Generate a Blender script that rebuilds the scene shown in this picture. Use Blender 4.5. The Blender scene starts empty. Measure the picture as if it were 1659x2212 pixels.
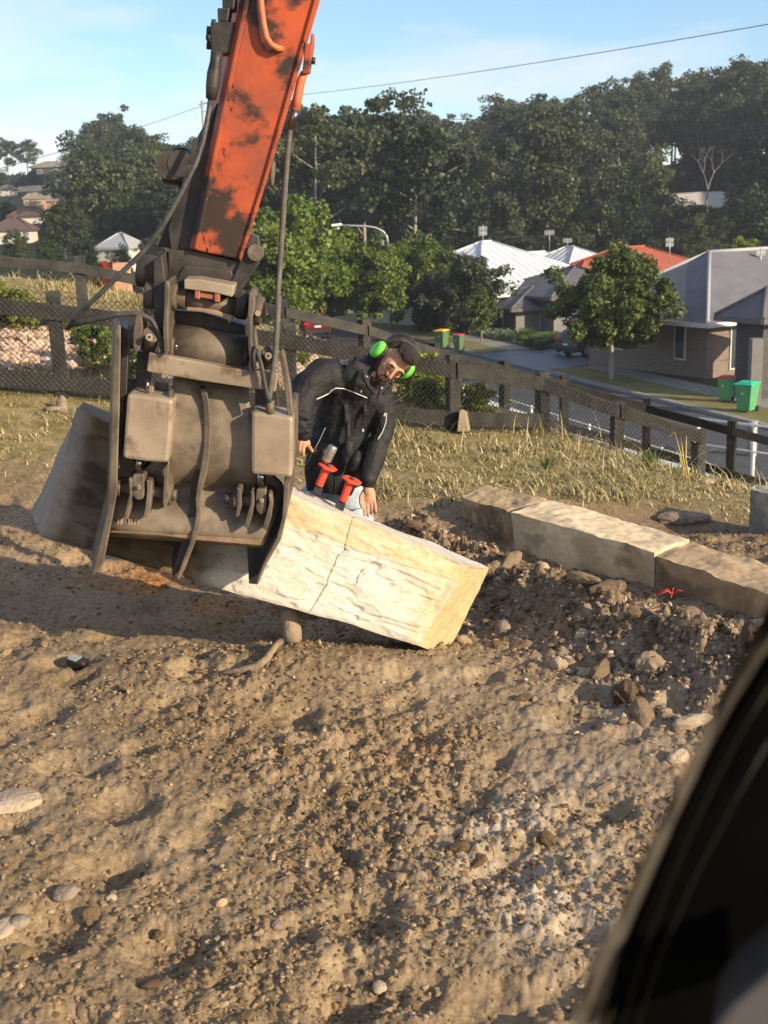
import bpy, bmesh, math, random
import numpy as np
from mathutils import Vector, Matrix, Euler
random.seed(7); np.random.seed(7)
R = math.radians
SC = bpy.context.scene
COL = SC.collection

# ------------------------------------------------------------------ camera
CAM_H = 1.95
FPX = 2450.0                     # focal length in units of a 1659 x 2212 picture
cam_d = bpy.data.cameras.new('camera')
cam = bpy.data.objects.new('camera', cam_d)
COL.objects.link(cam)
cam_d.sensor_fit = 'VERTICAL'
cam_d.sensor_height = 36.0
cam_d.lens = FPX / 2212.0 * 36.0
cam_d.clip_start = 0.02
cam_d.clip_end = 4000
CM = Matrix.Rotation(R(90 - 14.3), 3, 'X') @ Matrix.Rotation(R(-2.2), 3, 'Z')
cam.matrix_world = Matrix.Translation((0, 0, CAM_H)) @ CM.to_4x4()
cam_d.dof.use_dof = True
cam_d.dof.focus_distance = 6.0
cam_d.dof.aperture_fstop = 6.0
SC.camera = cam

# ------------------------------------------------------------------ light
SUN_EL = 20.0
sun_from = Vector((0.80, -0.60, 0)).normalized() * math.cos(R(SUN_EL)) + Vector((0, 0, math.sin(R(SUN_EL))))
sd = bpy.data.lights.new('sun', 'SUN'); sd.energy = 4.4; sd.angle = R(0.6); sd.color = (1.0, 0.83, 0.60)
sun = bpy.data.objects.new('sun', sd); COL.objects.link(sun)
sun.rotation_euler = (-sun_from).to_track_quat('-Z', 'Y').to_euler()
sun.location = sun_from * 60
W = bpy.data.worlds.new('World'); SC.world = W; W.use_nodes = True
nt = W.node_tree; nt.nodes.clear()
n_out = nt.nodes.new('ShaderNodeOutputWorld'); n_bg = nt.nodes.new('ShaderNodeBackground')
n_sky = nt.nodes.new('ShaderNodeTexSky'); n_sky.sky_type = 'NISHITA'; n_sky.sun_disc = False
n_sky.sun_elevation = R(SUN_EL)
n_sky.sun_rotation = math.atan2(sun_from.x, sun_from.y)
n_sky.air_density = 1.0; n_sky.dust_density = 0.5; n_sky.ozone_density = 3.0
tc = nt.nodes.new('ShaderNodeTexCoord')
mp = nt.nodes.new('ShaderNodeMapping'); mp.inputs['Scale'].default_value = (1.3, 1.3, 5.5)
mp.inputs['Location'].default_value = (0.35, 0.1, 0.2)
nz = nt.nodes.new('ShaderNodeTexNoise'); nz.inputs['Scale'].default_value = 2.6; nz.inputs['Detail'].default_value = 6; nz.inputs['Roughness'].default_value = 0.55
rp = nt.nodes.new('ShaderNodeValToRGB'); rp.color_ramp.elements[0].position = 0.43; rp.color_ramp.elements[1].position = 0.68
rp.color_ramp.elements[1].color = (0.78, 0.78, 0.78, 1)
mx = nt.nodes.new('ShaderNodeMix'); mx.data_type = 'RGBA'
mx.inputs[7].default_value = (5.4, 5.1, 5.4, 1)
L = nt.links.new
L(tc.outputs['Generated'], mp.inputs['Vector']); L(mp.outputs[0], nz.inputs['Vector']); L(nz.outputs[0], rp.inputs[0])
L(rp.outputs[0], mx.inputs[0]); hsv = nt.nodes.new('ShaderNodeHueSaturation'); hsv.inputs['Saturation'].default_value = 1.08; L(n_sky.outputs[0], hsv.inputs['Color']); L(hsv.outputs[0], mx.inputs[6]); L(mx.outputs[2], n_bg.inputs[0])
n_bg.inputs[1].default_value = 0.116
L(n_bg.outputs[0], n_out.inputs[0])
SC.view_settings.view_transform = 'Standard'; SC.view_settings.look = 'None'
SC.view_settings.gamma = 1.0; SC.view_settings.use_curve_mapping = False
SC.view_settings.exposure = 0.84
SC.cycles.max_bounces = 6; SC.cycles.transparent_max_bounces = 8

# ------------------------------------------------------------------ helpers
def ray(x, y):
    return CM @ Vector(((x - 829.5) / FPX, -(y - 1106) / FPX, -1))
def P(x, y, d):
    v = ray(x, y); return Vector((0, 0, CAM_H)) + v * (d / v.y)
def G(x, y, z=0.0):
    v = ray(x, y); return Vector((0, 0, CAM_H)) + v * ((z - CAM_H) / v.z)

def tag(o, label=None, cat=None, group=None, kind=None):
    if label: o['label'] = label
    if cat: o['category'] = cat
    if group: o['group'] = group
    if kind: o['kind'] = kind
    return o
def empty(name, loc=(0, 0, 0), label=None, cat=None, group=None, rz=0):
    o = bpy.data.objects.new(name, None); COL.objects.link(o)
    o.location = loc; o.rotation_euler = (0, 0, rz); o.empty_display_size = 0.1
    return tag(o, label, cat, group)
def copy_tree(o, parent=None):
    c = o.copy(); COL.objects.link(c); c.parent = parent
    for ch in list(o.children): copy_tree(ch, c)
    return c

class MB:
    """collects shapes, then links them as one mesh object"""
    def __init__(s): s.v = []; s.f = []; s.sm = []
    def add(s, vs, fs, smooth=False):
        b = len(s.v); s.v += [tuple(p) for p in vs]; s.f += [tuple(i + b for i in f) for f in fs]; s.sm += [smooth] * len(fs); return s
    def box(s, c, size, rot=None):
        c = Vector(c); h = Vector(size) / 2; vs = []
        for z in (-1, 1):
            for y in (-1, 1):
                for x in (-1, 1):
                    p = Vector((x * h.x, y * h.y, z * h.z))
                    if rot is not None: p = rot @ p
                    vs.append(c + p)
        return s.add(vs, [(0, 2, 3, 1), (4, 5, 7, 6), (0, 1, 5, 4), (2, 6, 7, 3), (0, 4, 6, 2), (1, 3, 7, 5)])
    def prism(s, pts, vec):
        pts = [Vector(p) for p in pts]; vec = Vector(vec); n = len(pts)
        vs = pts + [p + vec for p in pts]
        fs = [tuple(range(n)), tuple(range(2 * n - 1, n - 1, -1))]
        fs += [(i, i + n, (i + 1) % n + n, (i + 1) % n) for i in range(n)]
        return s.add(vs, fs)
    def tube(s, pts, rad, seg=8, cap=True):
        pts = [Vector(p) for p in pts]; n = len(pts)
        if not hasattr(rad, '__len__'): rad = [rad] * n
        vs = []; prev = None
        for i, p in enumerate(pts):
            t = (pts[min(i + 1, n - 1)] - pts[max(i - 1, 0)])
            if t.length < 1e-9: t = Vector((0, 0, 1))
            t.normalize()
            a = prev if prev is not None else (Vector((0, 0, 1)) if abs(t.z) < .9 else Vector((1, 0, 0)))
            u = t.cross(a)
            if u.length < 1e-6: u = t.orthogonal()
            u.normalize(); w = u.cross(t).normalized(); prev = w
            for k in range(seg):
                an = 2 * math.pi * k / seg
                vs.append(p + (u * math.cos(an) + w * math.sin(an)) * rad[i])
        fs = []
        for i in range(n - 1):
            for k in range(seg):
                a = i * seg + k; b = i * seg + (k + 1) % seg
                fs.append((a, b, b + seg, a + seg))
        s.add(vs, fs, True)
        if cap:
            b = len(s.v) - len(vs)
            s.f.append(tuple(b + k for k in range(seg - 1, -1, -1))); s.sm.append(False)
            s.f.append(tuple(b + (n - 1) * seg + k for k in range(seg))); s.sm.append(False)
        return s
    def cyl(s, a, b, r, seg=16, r2=None):
        return s.tube([a, b], [r, r if r2 is None else r2], seg)
    def ell(s, c, rad, rot=None, seg=16, rings=10):
        c = Vector(c); vs = []; fs = []
        for i in range(rings + 1):
            th = math.pi * i / rings
            for k in range(seg):
                ph = 2 * math.pi * k / seg
                p = Vector((rad[0] * math.sin(th) * math.cos(ph), rad[1] * math.sin(th) * math.sin(ph), rad[2] * math.cos(th)))
                if rot is not None: p = rot @ p
                vs.append(c + p)
        for i in range(rings):
            for k in range(seg):
                a = i * seg + k; b = i * seg + (k + 1) % seg
                fs.append((a, a + seg, b + seg, b))
        return s.add(vs, fs, True)
    def build(s, name, m, parent=None, bevel=0, seg=2, base=None):
        me = bpy.data.meshes.new(name)
        off = Vector((0, 0, 0))
        if parent is not None:
            off = parent.location.copy()
            if parent.parent is not None: off += parent.parent.location
        rz = parent.rotation_euler.z if parent is not None and parent.type == 'EMPTY' else 0
        vs = s.v
        if base is not None: off = Vector(base)
        if off.length > 0: vs = [tuple(Vector(p) - off) for p in vs]
        me.from_pydata(vs, [], s.f)
        me.polygons.foreach_set('use_smooth', s.sm)
        me.materials.append(m); me.update()
        o = bpy.data.objects.new(name, me); COL.objects.link(o)
        if parent is not None: o.parent = parent
        elif base is not None: o.location = base
        if bevel:
            b = o.modifiers.new('bevel', 'BEVEL'); b.width = bevel; b.segments = seg; b.limit_method = 'ANGLE'; b.angle_limit = R(35)
        return o
def raw(name, m, parent=None):           # mesh already in the parent's local frame
    pass
def local_build(mb, name, m, parent, bevel=0):
    me = bpy.data.meshes.new(name); me.from_pydata(mb.v, [], mb.f); me.polygons.foreach_set('use_smooth', mb.sm)
    me.materials.append(m); me.update()
    o = bpy.data.objects.new(name, me); COL.objects.link(o); o.parent = parent
    if bevel:
        b = o.modifiers.new('bevel', 'BEVEL'); b.width = bevel; b.segments = 2; b.limit_method = 'ANGLE'; b.angle_limit = R(35)
    return o
def np_mesh(name, V, Fq, m, smooth=False, cols=None, sides=4):
    me = bpy.data.meshes.new(name)
    V = np.asarray(V, dtype=np.float32); Fq = np.asarray(Fq, dtype=np.int32)
    me.vertices.add(len(V)); me.vertices.foreach_set('co', V.ravel())
    me.loops.add(Fq.size); me.loops.foreach_set('vertex_index', Fq.ravel())
    me.polygons.add(len(Fq)); me.polygons.foreach_set('loop_start', np.arange(0, Fq.size, sides, dtype=np.int32))
    me.polygons.foreach_set('loop_total', np.full(len(Fq), sides, dtype=np.int32))
    me.polygons.foreach_set('use_smooth', np.full(len(Fq), smooth))
    me.update(calc_edges=True)
    if cols is not None:
        ca = me.color_attributes.new('mask', 'FLOAT_COLOR', 'POINT')
        ca.data.foreach_set('color', np.asarray(cols, dtype=np.float32).ravel())
    me.materials.append(m)
    return me
def link_mesh(name, me, parent=None, loc=None):
    o = bpy.data.objects.new(name, me); COL.objects.link(o)
    if parent is not None: o.parent = parent
    if loc is not None: o.location = loc
    return o

# ---- numpy noise
def _h(ix, iy, s):
    n = (ix.astype(np.int64) * 374761393 + iy.astype(np.int64) * 668265263 + s * 1274126177) & 0x7fffffff
    n = ((n ^ (n >> 13)) * 1274126177) & 0x7fffffff
    return ((n ^ (n >> 16)) & 0xffff) / 65535.0
def vnoise(x, y, s=0):
    ix = np.floor(x); iy = np.floor(y); fx = x - ix; fy = y - iy
    fx = fx * fx * (3 - 2 * fx); fy = fy * fy * (3 - 2 * fy)
    a = _h(ix, iy, s); b = _h(ix + 1, iy, s); c = _h(ix, iy + 1, s); d = _h(ix + 1, iy + 1, s)
    return (a * (1 - fx) + b * fx) * (1 - fy) + (c * (1 - fx) + d * fx) * fy
def fbm(x, y, s=0, o=4, g=.5):
    t = 0; a = 1.; n = 0
    for i in range(o):
        t = t + a * vnoise(x * 2 ** i + 17.3 * i, y * 2 ** i + 5.1 * i, s + i); n += a; a *= g
    return t / n - .5
def worley(x, y, s=0):
    ix = np.floor(x); iy = np.floor(y); best = np.full(np.shape(x), 9.); idv = np.zeros(np.shape(x))
    for dx in (-1, 0, 1):
        for dy in (-1, 0, 1):
            cx = ix + dx; cy = iy + dy
            d = np.hypot(cx + _h(cx, cy, s) - x, cy + _h(cx, cy, s + 7) - y)
            m = d < best; best = np.where(m, d, best); idv = np.where(m, _h(cx, cy, s + 13), idv)
    return best, idv
def sstep(a, b, x):
    t = np.clip((x - a) / (b - a), 0, 1); return t * t * (3 - 2 * t)

# ---- materials
def newmat(name):
    m = bpy.data.materials.new(name); m.use_nodes = True
    return m, m.node_tree, m.node_tree.nodes['Principled BSDF']
def mat(name, c1, c2=None, scale=8, rough=.8, metal=0, bump=0, bscale=None, c3=None, s3=2.0, t3=.55, spec=.3, coord='Object', detail=6, stretch=None, lo=.35, hi=.65):
    m, t, b = newmat(name); N = t.nodes.new; K = t.links.new
    b.inputs['Roughness'].default_value = rough; b.inputs['Metallic'].default_value = metal
    b.inputs['Specular IOR Level'].default_value = spec
    c1 = tuple(c1) + (1,)
    tcn = N('ShaderNodeTexCoord'); vec = tcn.outputs[coord]
    if stretch:
        mpn = N('ShaderNodeMapping'); mpn.inputs['Scale'].default_value = stretch; K(vec, mpn.inputs[0]); vec = mpn.outputs[0]
    b.inputs['Base Color'].default_value = c1
    if c2 is not None:
        nz = N('ShaderNodeTexNoise'); nz.inputs['Scale'].default_value = scale; nz.inputs['Detail'].default_value = detail; nz.inputs['Roughness'].default_value = .6
        K(vec, nz.inputs['Vector'])
        rr = N('ShaderNodeValToRGB'); rr.color_ramp.elements[0].position = lo; rr.color_ramp.elements[1].position = hi
        rr.color_ramp.elements[0].color = c1; rr.color_ramp.elements[1].color = tuple(c2) + (1,)
        K(nz.outputs[0], rr.inputs[0]); out = rr.outputs[0]
        if c3 is not None:
            n3 = N('ShaderNodeTexNoise'); n3.inputs['Scale'].default_value = s3; n3.inputs['Detail'].default_value = 7; n3.inputs['Roughness'].default_value = .65
            K(vec, n3.inputs['Vector'])
            r3 = N('ShaderNodeValToRGB'); r3.color_ramp.elements[0].position = t3; r3.color_ramp.elements[1].position = t3 + .09
            K(n3.outputs[0], r3.inputs[0])
            mm = N('ShaderNodeMix'); mm.data_type = 'RGBA'; K(r3.outputs[0], mm.inputs[0]); K(out, mm.inputs[6]); mm.inputs[7].default_value = tuple(c3) + (1,)
            out = mm.outputs[2]
        K(out, b.inputs['Base Color'])
    if bump:
        nb = N('ShaderNodeTexNoise'); nb.inputs['Scale'].default_value = bscale or scale * 4; nb.inputs['Detail'].default_value = 5
        K(vec, nb.inputs['Vector']); bp = N('ShaderNodeBump'); bp.inputs['Strength'].default_value = bump; bp.inputs['Distance'].default_value = .02
        K(nb.outputs[0], bp.inputs['Height']); K(bp.outputs[0], b.inputs['Normal'])
    return m
def leafmat(name, c1, c2, scale=.6, trans=.25, rand=.35):
    m, t, b = newmat(name); N = t.nodes.new; K = t.links.new
    tcn = N('ShaderNodeTexCoord'); nz = N('ShaderNodeTexNoise'); nz.inputs['Scale'].default_value = scale; nz.inputs['Detail'].default_value = 5
    K(tcn.outputs['Object'], nz.inputs['Vector'])
    oi = N('ShaderNodeObjectInfo'); gi = N('ShaderNodeNewGeometry')
    ad = N('ShaderNodeMath'); ad.operation = 'MULTIPLY_ADD'; ad.inputs[1].default_value = rand; K(gi.outputs['Random Per Island'], ad.inputs[0]); K(nz.outputs[0], ad.inputs[2])
    rr = N('ShaderNodeValToRGB'); rr.color_ramp.elements[0].position = .45; rr.color_ramp.elements[1].position = .85
    rr.color_ramp.elements[0].color = tuple(c1) + (1,); rr.color_ramp.elements[1].color = tuple(c2) + (1,)
    K(ad.outputs[0], rr.inputs[0])
    hs = N('ShaderNodeHueSaturation'); mr = N('ShaderNodeMapRange'); mr.inputs[3].default_value = .75; mr.inputs[4].default_value = 1.25
    K(oi.outputs['Random'], mr.inputs[0]); K(mr.outputs[0], hs.inputs['Value']); K(rr.outputs[0], hs.inputs['Color'])
    K(hs.outputs[0], b.inputs['Base Color']); b.inputs['Roughness'].default_value = .5; b.inputs['Specular IOR Level'].default_value = .35
    tr = N('ShaderNodeBsdfTranslucent'); K(hs.outputs[0], tr.inputs[0]); ms = N('ShaderNodeMixShader'); ms.inputs[0].default_value = trans
    K(b.outputs[0], ms.inputs[1]); K(tr.outputs[0], ms.inputs[2]); K(ms.outputs[0], t.nodes['Material Output'].inputs[0])
    return m
# ------------------------------------------------------------------ terrain
SA = np.array([13.3, 38.5]); SU = np.array([-.30, .954]); SU = SU / np.linalg.norm(SU); SN = np.array([SU[1], -SU[0]])
def st(x, y):                      # street frame: s along the kerb, t towards the houses
    dx = x - SA[0]; dy = y - SA[1]
    return dx * SU[0] + dy * SU[1], dx * SN[0] + dy * SN[1]
def sxy(s, t):
    p = SA + SU * s + SN * t; return float(p[0]), float(p[1])
ctrl = np.array([(0, 0, 0), (-3, 0, 0), (3, 0, 0), (0, 3, 0), (2, 3, 0), (-2, 3, 0), (-1, 5, 0), (1, 5, 0), (3.5, 5, -.05), (-4, 5, .05), (-.3, 6.3, -.12), (0, 7.5, -.05), (-2.4, 7.2, .12),
                 (2.2, 7.5, -.12), (-5, 10, .65), (-3.1, 10.5, .52), (-1.2, 10.7, .25), (.67, 11, -.05), (1.65, 11.7, -.24), (2.4, 11.7, -.46), (3.1, 12, -.74), (4.5, 9, -.6),
                 (-3.6, 13.5, .88), (-1.2, 13.5, .53), (-.2, 14, .25), (.7, 15, -.25), (1.8, 16, -.75), (2.7, 16.5, -1.1), (3.8, 16.5, -1.5), (4.8, 16, -1.9),
                 (-6, 17, 1.42), (-8, 18, 1.5), (-3.5, 17.5, 1.0), (-1.5, 18, .3), (-12, 14, 1.3), (8, 14, -2.6), (-8, 8, .5), (8, 6, -.8), (-14, 22, 1.2)])
def _phi(r): return np.sqrt(r * r + 1.0)
_D = _phi(np.hypot(ctrl[:, None, 0] - ctrl[None, :, 0], ctrl[:, None, 1] - ctrl[None, :, 1])) + np.eye(len(ctrl)) * .01
_n = len(ctrl); _A = np.zeros((_n + 3, _n + 3)); _A[:_n, :_n] = _D; _A[:_n, _n] = 1; _A[:_n, _n + 1:] = ctrl[:, :2]; _A[_n:, :_n] = _A[:_n, _n:].T
_w = np.linalg.solve(_A, np.concatenate([ctrl[:, 2], [0, 0, 0]]))
def site(x, y):
    o = _w[_n] + _w[_n + 1] * x + _w[_n + 2] * y
    for i in range(_n): o = o + _w[i] * _phi(np.hypot(x - ctrl[i, 0], y - ctrl[i, 1]))
    return o
STREET = -5.4
def segd(x, y, pts):               # distance to polyline
    best = np.full(np.shape(x), 1e9); par = np.zeros(np.shape(x)); L0 = 0
    for (ax, ay), (bx, by) in zip(pts[:-1], pts[1:]):
        dx, dy = bx - ax, by - ay; l2 = dx * dx + dy * dy
        u = np.clip(((x - ax) * dx + (y - ay) * dy) / l2, 0, 1)
        d = np.hypot(x - ax - u * dx, y - ay - u * dy); m = d < best
        best = np.where(m, d, best); par = np.where(m, L0 + u * math.sqrt(l2), par); L0 += math.sqrt(l2)
    return best, par
g0 = lambda x, y, z=0: tuple(G(x, y, z)[:2])
RIDGE = [g0(880, 1120, .1), g0(1010, 1165, .15), g0(1160, 1225, .16), g0(1330, 1325, .16), g0(1480, 1400, .12), g0(1640, 1470, .1)]
WALLL = [g0(1000, 1100, .0), g0(1415, 1300, .0), g0(1690, 1450, .0)]
def Hbase(x, y):
    s, t = st(x, y)
    xs = np.clip(x, -14, 9); ys = np.clip(y, -6, 20)
    z = site(xs, ys)
    # left bank drops into the valley behind its crest
    v = sstep(18, 62, y); z = z * (1 - v) + (-7.0) * v
    # slope down to the street
    w = sstep(-19.5, -7.2, t) * sstep(12, 19, y + .3 * np.maximum(x, 0))
    z = z * (1 - w) + STREET * w
    far = sstep(60, 85, y); z = z * (1 - far) + STREET * far
    # the wooded hill behind the houses
    a = x / np.maximum(y, 1)
    amp = 12 + 6 * sstep(.05, .3, a)
    y0 = 96 + 44 * sstep(-.12, -.25, a)
    z = z + amp * sstep(y0, 285 - 20 * sstep(0, .3, a), y)
    lf = sstep(.16, .225, -a) * sstep(70, 100, y)
    z = z * (1 - lf) + np.interp(y, [60, 105, 130, 160, 190, 250, 300, 400], [-7, -.6, 1.2, 3.6, 6.2, 10.8, 17.2, 18.5]) * lf
    # the hill bends round, unseen on the right, raised there to shade the wood
    z = z + 46 * sstep(.46, .80, a) * sstep(95, 150, y)
    return z
def Hn(x, y):
    z = Hbase(x, y)
    near = 1 - sstep(9, 16, y)
    dirt = 1 - sstep(7.2, 9.5, y + .35 * (x + .5) * (x > -.5))
    rd, rp_ = segd(x, y, RIDGE)
    ridge = np.exp(-(rd / .23) ** 2) * (.17 + .10 * fbm(x * 3, y * 3, 40, 3))
    wd, _ = segd(x, y, WALLL)
    rid2 = np.exp(-(rd / .36) ** 2)
    z = z + near * (.05 * fbm(x * .9, y * .9, 3, 4) + .0)
    z = z + near * dirt * (.040 * fbm(x * 2.6, y * 2.6, 8, 5, .6) + ridge)
    # footprints and track marks: shallow pits
    pw, pid = worley(x * 2.1 + 3, y * 2.1, 77)
    z = z - near * dirt * .045 * (1 - sstep(.10, .32, pw)) * (pid > .45)
    pw, pid = worley(x * 3.7 + 1, y * 3.7, 79)
    z = z - near * dirt * .030 * (1 - sstep(.12, .36, pw)) * (pid > .6)
    # clods at three sizes
    patch = sstep(-.12, .18, fbm(x * 1.3, y * 1.3, 21, 3)) * .7 + .48
    amp = near * dirt * (patch + 2.2 * rid2)
    w1, i1 = worley(x * 9, y * 9, 5); z = z + amp * .038 * np.clip(.62 - w1, 0, 1) * i1
    w2, i2 = worley(x * 22 + .3, y * 22, 6); z = z + amp * .025 * np.clip(.6 - w2, 0, 1) * (i2 > .25)
    w3, i3 = worley(x * 48, y * 48, 9); z = z + amp * .014 * np.clip(.6 - w3, 0, 1)
    z = z + near * dirt * .018 * fbm(x * 30, y * 30, 11, 3)
    rough = amp * rid2
    z = z + rough * .05 * fbm(x * 7, y * 7, 31, 4, .6)
    # soil banked up below the split block
    mx_, my_ = G(640, 1395, .12)[:2]
    z = z + .11 * np.exp(-(((x - mx_) / .75) ** 2 + ((y - my_) / .30) ** 2))
    # shallow dug pit behind the stone wall
    px, py = G(1440, 1120, -.15)[:2]
    z = z - .16 * np.exp(-(((x - px) / .9) ** 2 + ((y - py) / .42) ** 2))
    return z
def Hs(x, y):
    return float(Hn(np.array([x], float), np.array([y], float))[0])
def Hb(x, y):
    return float(Hbase(np.array([x], float), np.array([y], float))[0])

_ds = np.concatenate([np.arange(2, 12, .02), np.geomspace(12, 500, 900)])
def hit(px, py):
    v = ray(px, py); k = _ds / v.y
    x = v.x * k; y = _ds; z = CAM_H + v.z * k; h = Hn(x, y)
    b_ = np.nonzero(z <= h)[0]
    if len(b_) == 0: return None
    i = b_[0]; 
    if i > 0:
        f0 = z[i - 1] - h[i - 1]; f1 = z[i] - h[i]; u = f0 / (f0 - f1 + 1e-9); return Vector((x[i - 1] + (x[i] - x[i - 1]) * u, y[i - 1] + (y[i] - y[i - 1]) * u, h[i - 1] + (h[i] - h[i - 1]) * u))
    return Vector((x[i], y[i], h[i]))

def bedf(t):
    a_ = t.nodes.new('ShaderNodeAttribute'); a_.attribute_name = 'bed'; return a_.outputs['Fac']
def ground_mat():
    m, t, b = newmat('ground_soil_and_grass'); N = t.nodes.new; K = t.links.new
    b.inputs['Roughness'].default_value = .95; b.inputs['Specular IOR Level'].default_value = .12
    at = N('ShaderNodeAttribute'); at.attribute_name = 'mask'; sep = N('ShaderNodeSeparateColor'); K(at.outputs['Color'], sep.inputs[0])
    tcn = N('ShaderNodeTexCoord')
    def noise(sc, det=8, ro=.62):
        n = N('ShaderNodeTexNoise'); n.inputs['Scale'].default_value = sc; n.inputs['Detail'].default_value = det; n.inputs['Roughness'].default_value = ro
        K(tcn.outputs['Object'], n.inputs['Vector']); return n.outputs[0]
    def ramp(f, *st_):
        r_ = N('ShaderNodeValToRGB'); e = r_.color_ramp.elements
        e[0].position, e[0].color = st_[0][0], st_[0][1] + (1,); e[1].position, e[1].color = st_[-1][0], st_[-1][1] + (1,)
        for p, c in st_[1:-1]:
            q = e.new(p); q.color = c + (1,)
        K(f, r_.inputs[0]); return r_.outputs[0]
    def mixc(f, a, c):
        q = N('ShaderNodeMix'); q.data_type = 'RGBA'
        K(f, q.inputs[0]); K(a, q.inputs[6])
        if isinstance(c, tuple): q.inputs[7].default_value = c + (1,)
        else: K(c, q.inputs[7])
        return q.outputs[2]
    soil = ramp(noise(1.7), (.34, (.155, .105, .056)), (.5, (.265, .187, .105)), (.66, (.375, .278, .168)))
    fine = ramp(noise(38, 6, .7), (.36, (.085, .055, .03)), (.62, (.42, .31, .185)))
    q = N('ShaderNodeMix'); q.data_type = 'RGBA'; q.inputs[0].default_value = .45; K(soil, q.inputs[6]); K(fine, q.inputs[7]); soil = q.outputs[2]
    pale = ramp(noise(24), (.4, (.34, .27, .19)), (.62, (.52, .43, .32)))
    soil = mixc(sep.outputs[1], soil, pale)
    orange = ramp(noise(30), (.38, (.22, .085, .025)), (.62, (.44, .23, .09)))
    soil = mixc(sep.outputs[2], soil, orange)
    wt = N('ShaderNodeAttribute'); wt.attribute_name = 'wet'
    soil = mixc(wt.outputs['Fac'], soil, ramp(noise(26), (.36, (.085, .055, .032)), (.64, (.27, .19, .115))))
    soil = mixc(bedf(t), soil, (.34, .25, .18))
    grass = ramp(noise(6), (.3, (.11, .10, .03)), (.5, (.24, .185, .08)), (.7, (.36, .27, .14)))
    col = mixc(sep.outputs[0], soil, grass)
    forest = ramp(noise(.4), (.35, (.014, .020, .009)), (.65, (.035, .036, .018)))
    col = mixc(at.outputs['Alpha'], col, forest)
    K(col, b.inputs['Base Color'])
    bp = N('ShaderNodeBump'); bp.inputs['Strength'].default_value = .7; bp.inputs['Distance'].default_value = .012
    K(noise(70, 5, .7), bp.inputs['Height']); K(bp.outputs[0], b.inputs['Normal'])
    return m
BED = None
def bedmask(x, y):
    global BED
    if BED is None:
        BED = [tuple(hit(px, py)[:2]) for px, py in ((-150, 755), (20, 758), (130, 768), (290, 790), (480, 800), (655, 812), (780, 850), (905, 872), (1000, 890))]
    d_, _ = segd(x, y, BED); return 1 - sstep(.45, .75, d_ + .3 * fbm(x * 2, y * 2, 12, 2))
M = {}
M['ground'] = ground_mat()
# one sheet in a fan that is fine near the excavator and coarse at the hill
ys = [-6, -3, -1, .4, 1.2]
d = 1.9
while d < 9.5: ys.append(d); d *= 1.0042
while d < 20: ys.append(d); d *= 1.008
while d < 120: ys.append(d); d *= 1.03
while d < 425: ys.append(d); d *= 1.04
ys = np.array(ys)
an = np.concatenate([np.linspace(-1.3, -.42, 30, endpoint=False), np.linspace(-.42, .42, 560), np.linspace(.42, 1.3, 31)[1:]])
YY, AA = np.meshgrid(ys, an, indexing='ij')
XX = AA * np.maximum(YY, 3.0) * np.where(YY < 1.9, 1.0 + (1.9 - YY) * .6, 1)
XX = AA * np.where(YY < 1.9, 1.9 + (1.9 - YY) * .5, YY) * 1.0
ZZ = Hn(XX, YY)
cell = np.maximum(YY, 1.9)
S_, T_ = st(XX, YY)
gr = sstep(7.3, 9.3, YY + .30 * (XX + .5) * (XX > -.5) + 1.2 * fbm(XX * 1.5, YY * 1.5, 61, 4)) * (1 - .0 * YY)
dug = np.exp(-(((XX - G(1440, 1130, -.15).x) / 1.15) ** 2 + ((YY - G(1440, 1130, -.15).y) / .7) ** 2))
gr = np.clip(gr - 1.4 * dug, 0, 1)
bed = bedmask(XX, YY); gr = gr * (1 - bed)
rd_, _q = segd(XX, YY, RIDGE); wet = np.clip(.75 * np.exp(-(rd_ / .36) ** 2) + dug * .9, 0, 1) * (YY < 9.5) * sstep(-.25, .1, fbm(XX * 2, YY * 2, 88, 3) + .12)
pale = np.zeros_like(gr)
for px, py, r_, w_ in ((1090, 1800, .24, 1), (1190, 1960, .24, 1), (1300, 1560, .35, .6), (1400, 1380, .6, .85), (1500, 1480, .45, .8), (1250, 1700, .3, .5), (940, 1480, .4, .25), (1150, 1880, .3, .8)):
    c = G(px, py); pale = np.maximum(pale, w_ * np.exp(-(((XX - c.x) ** 2 + ((YY - c.y) * 1.1) ** 2) / r_ ** 2)) * sstep(-.28, .05, fbm(XX * 4, YY * 4, 66, 4)))
org = np.zeros_like(gr)
for px, py, r_, w_ in ((330, 1250, .42, 1.0), (480, 1290, .3, .9), (120, 1190, .3, .5), (1250, 1240, .22, .7), (1330, 1330, .2, .5), (640, 1600, .3, .3), (900, 1640, .25, .4), (1050, 1190, .2, .6)):
    c = G(px, py); org = np.maximum(org, w_ * np.exp(-(((XX - c.x) ** 2 + (YY - c.y) ** 2) / r_ ** 2)) * sstep(-.15, .2, fbm(XX * 5, YY * 5, 68, 4)))
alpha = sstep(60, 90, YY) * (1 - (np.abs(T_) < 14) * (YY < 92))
cols = np.stack([gr, pale, org, alpha], -1).reshape(-1, 4)
nr, nc = XX.shape
idx = np.arange(nr * nc).reshape(nr, nc)
quads = np.stack([idx[:-1, :-1], idx[:-1, 1:], idx[1:, 1:], idx[1:, :-1]], -1).reshape(-1, 4)
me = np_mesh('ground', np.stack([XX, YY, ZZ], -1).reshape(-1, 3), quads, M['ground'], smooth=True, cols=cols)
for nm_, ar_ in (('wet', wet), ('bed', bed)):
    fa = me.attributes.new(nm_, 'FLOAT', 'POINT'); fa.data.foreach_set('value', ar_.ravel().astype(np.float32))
tag(link_mesh('ground', me), 'bare brown clods of soil turning to dry grass and a wooded hill', kind='structure')

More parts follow.
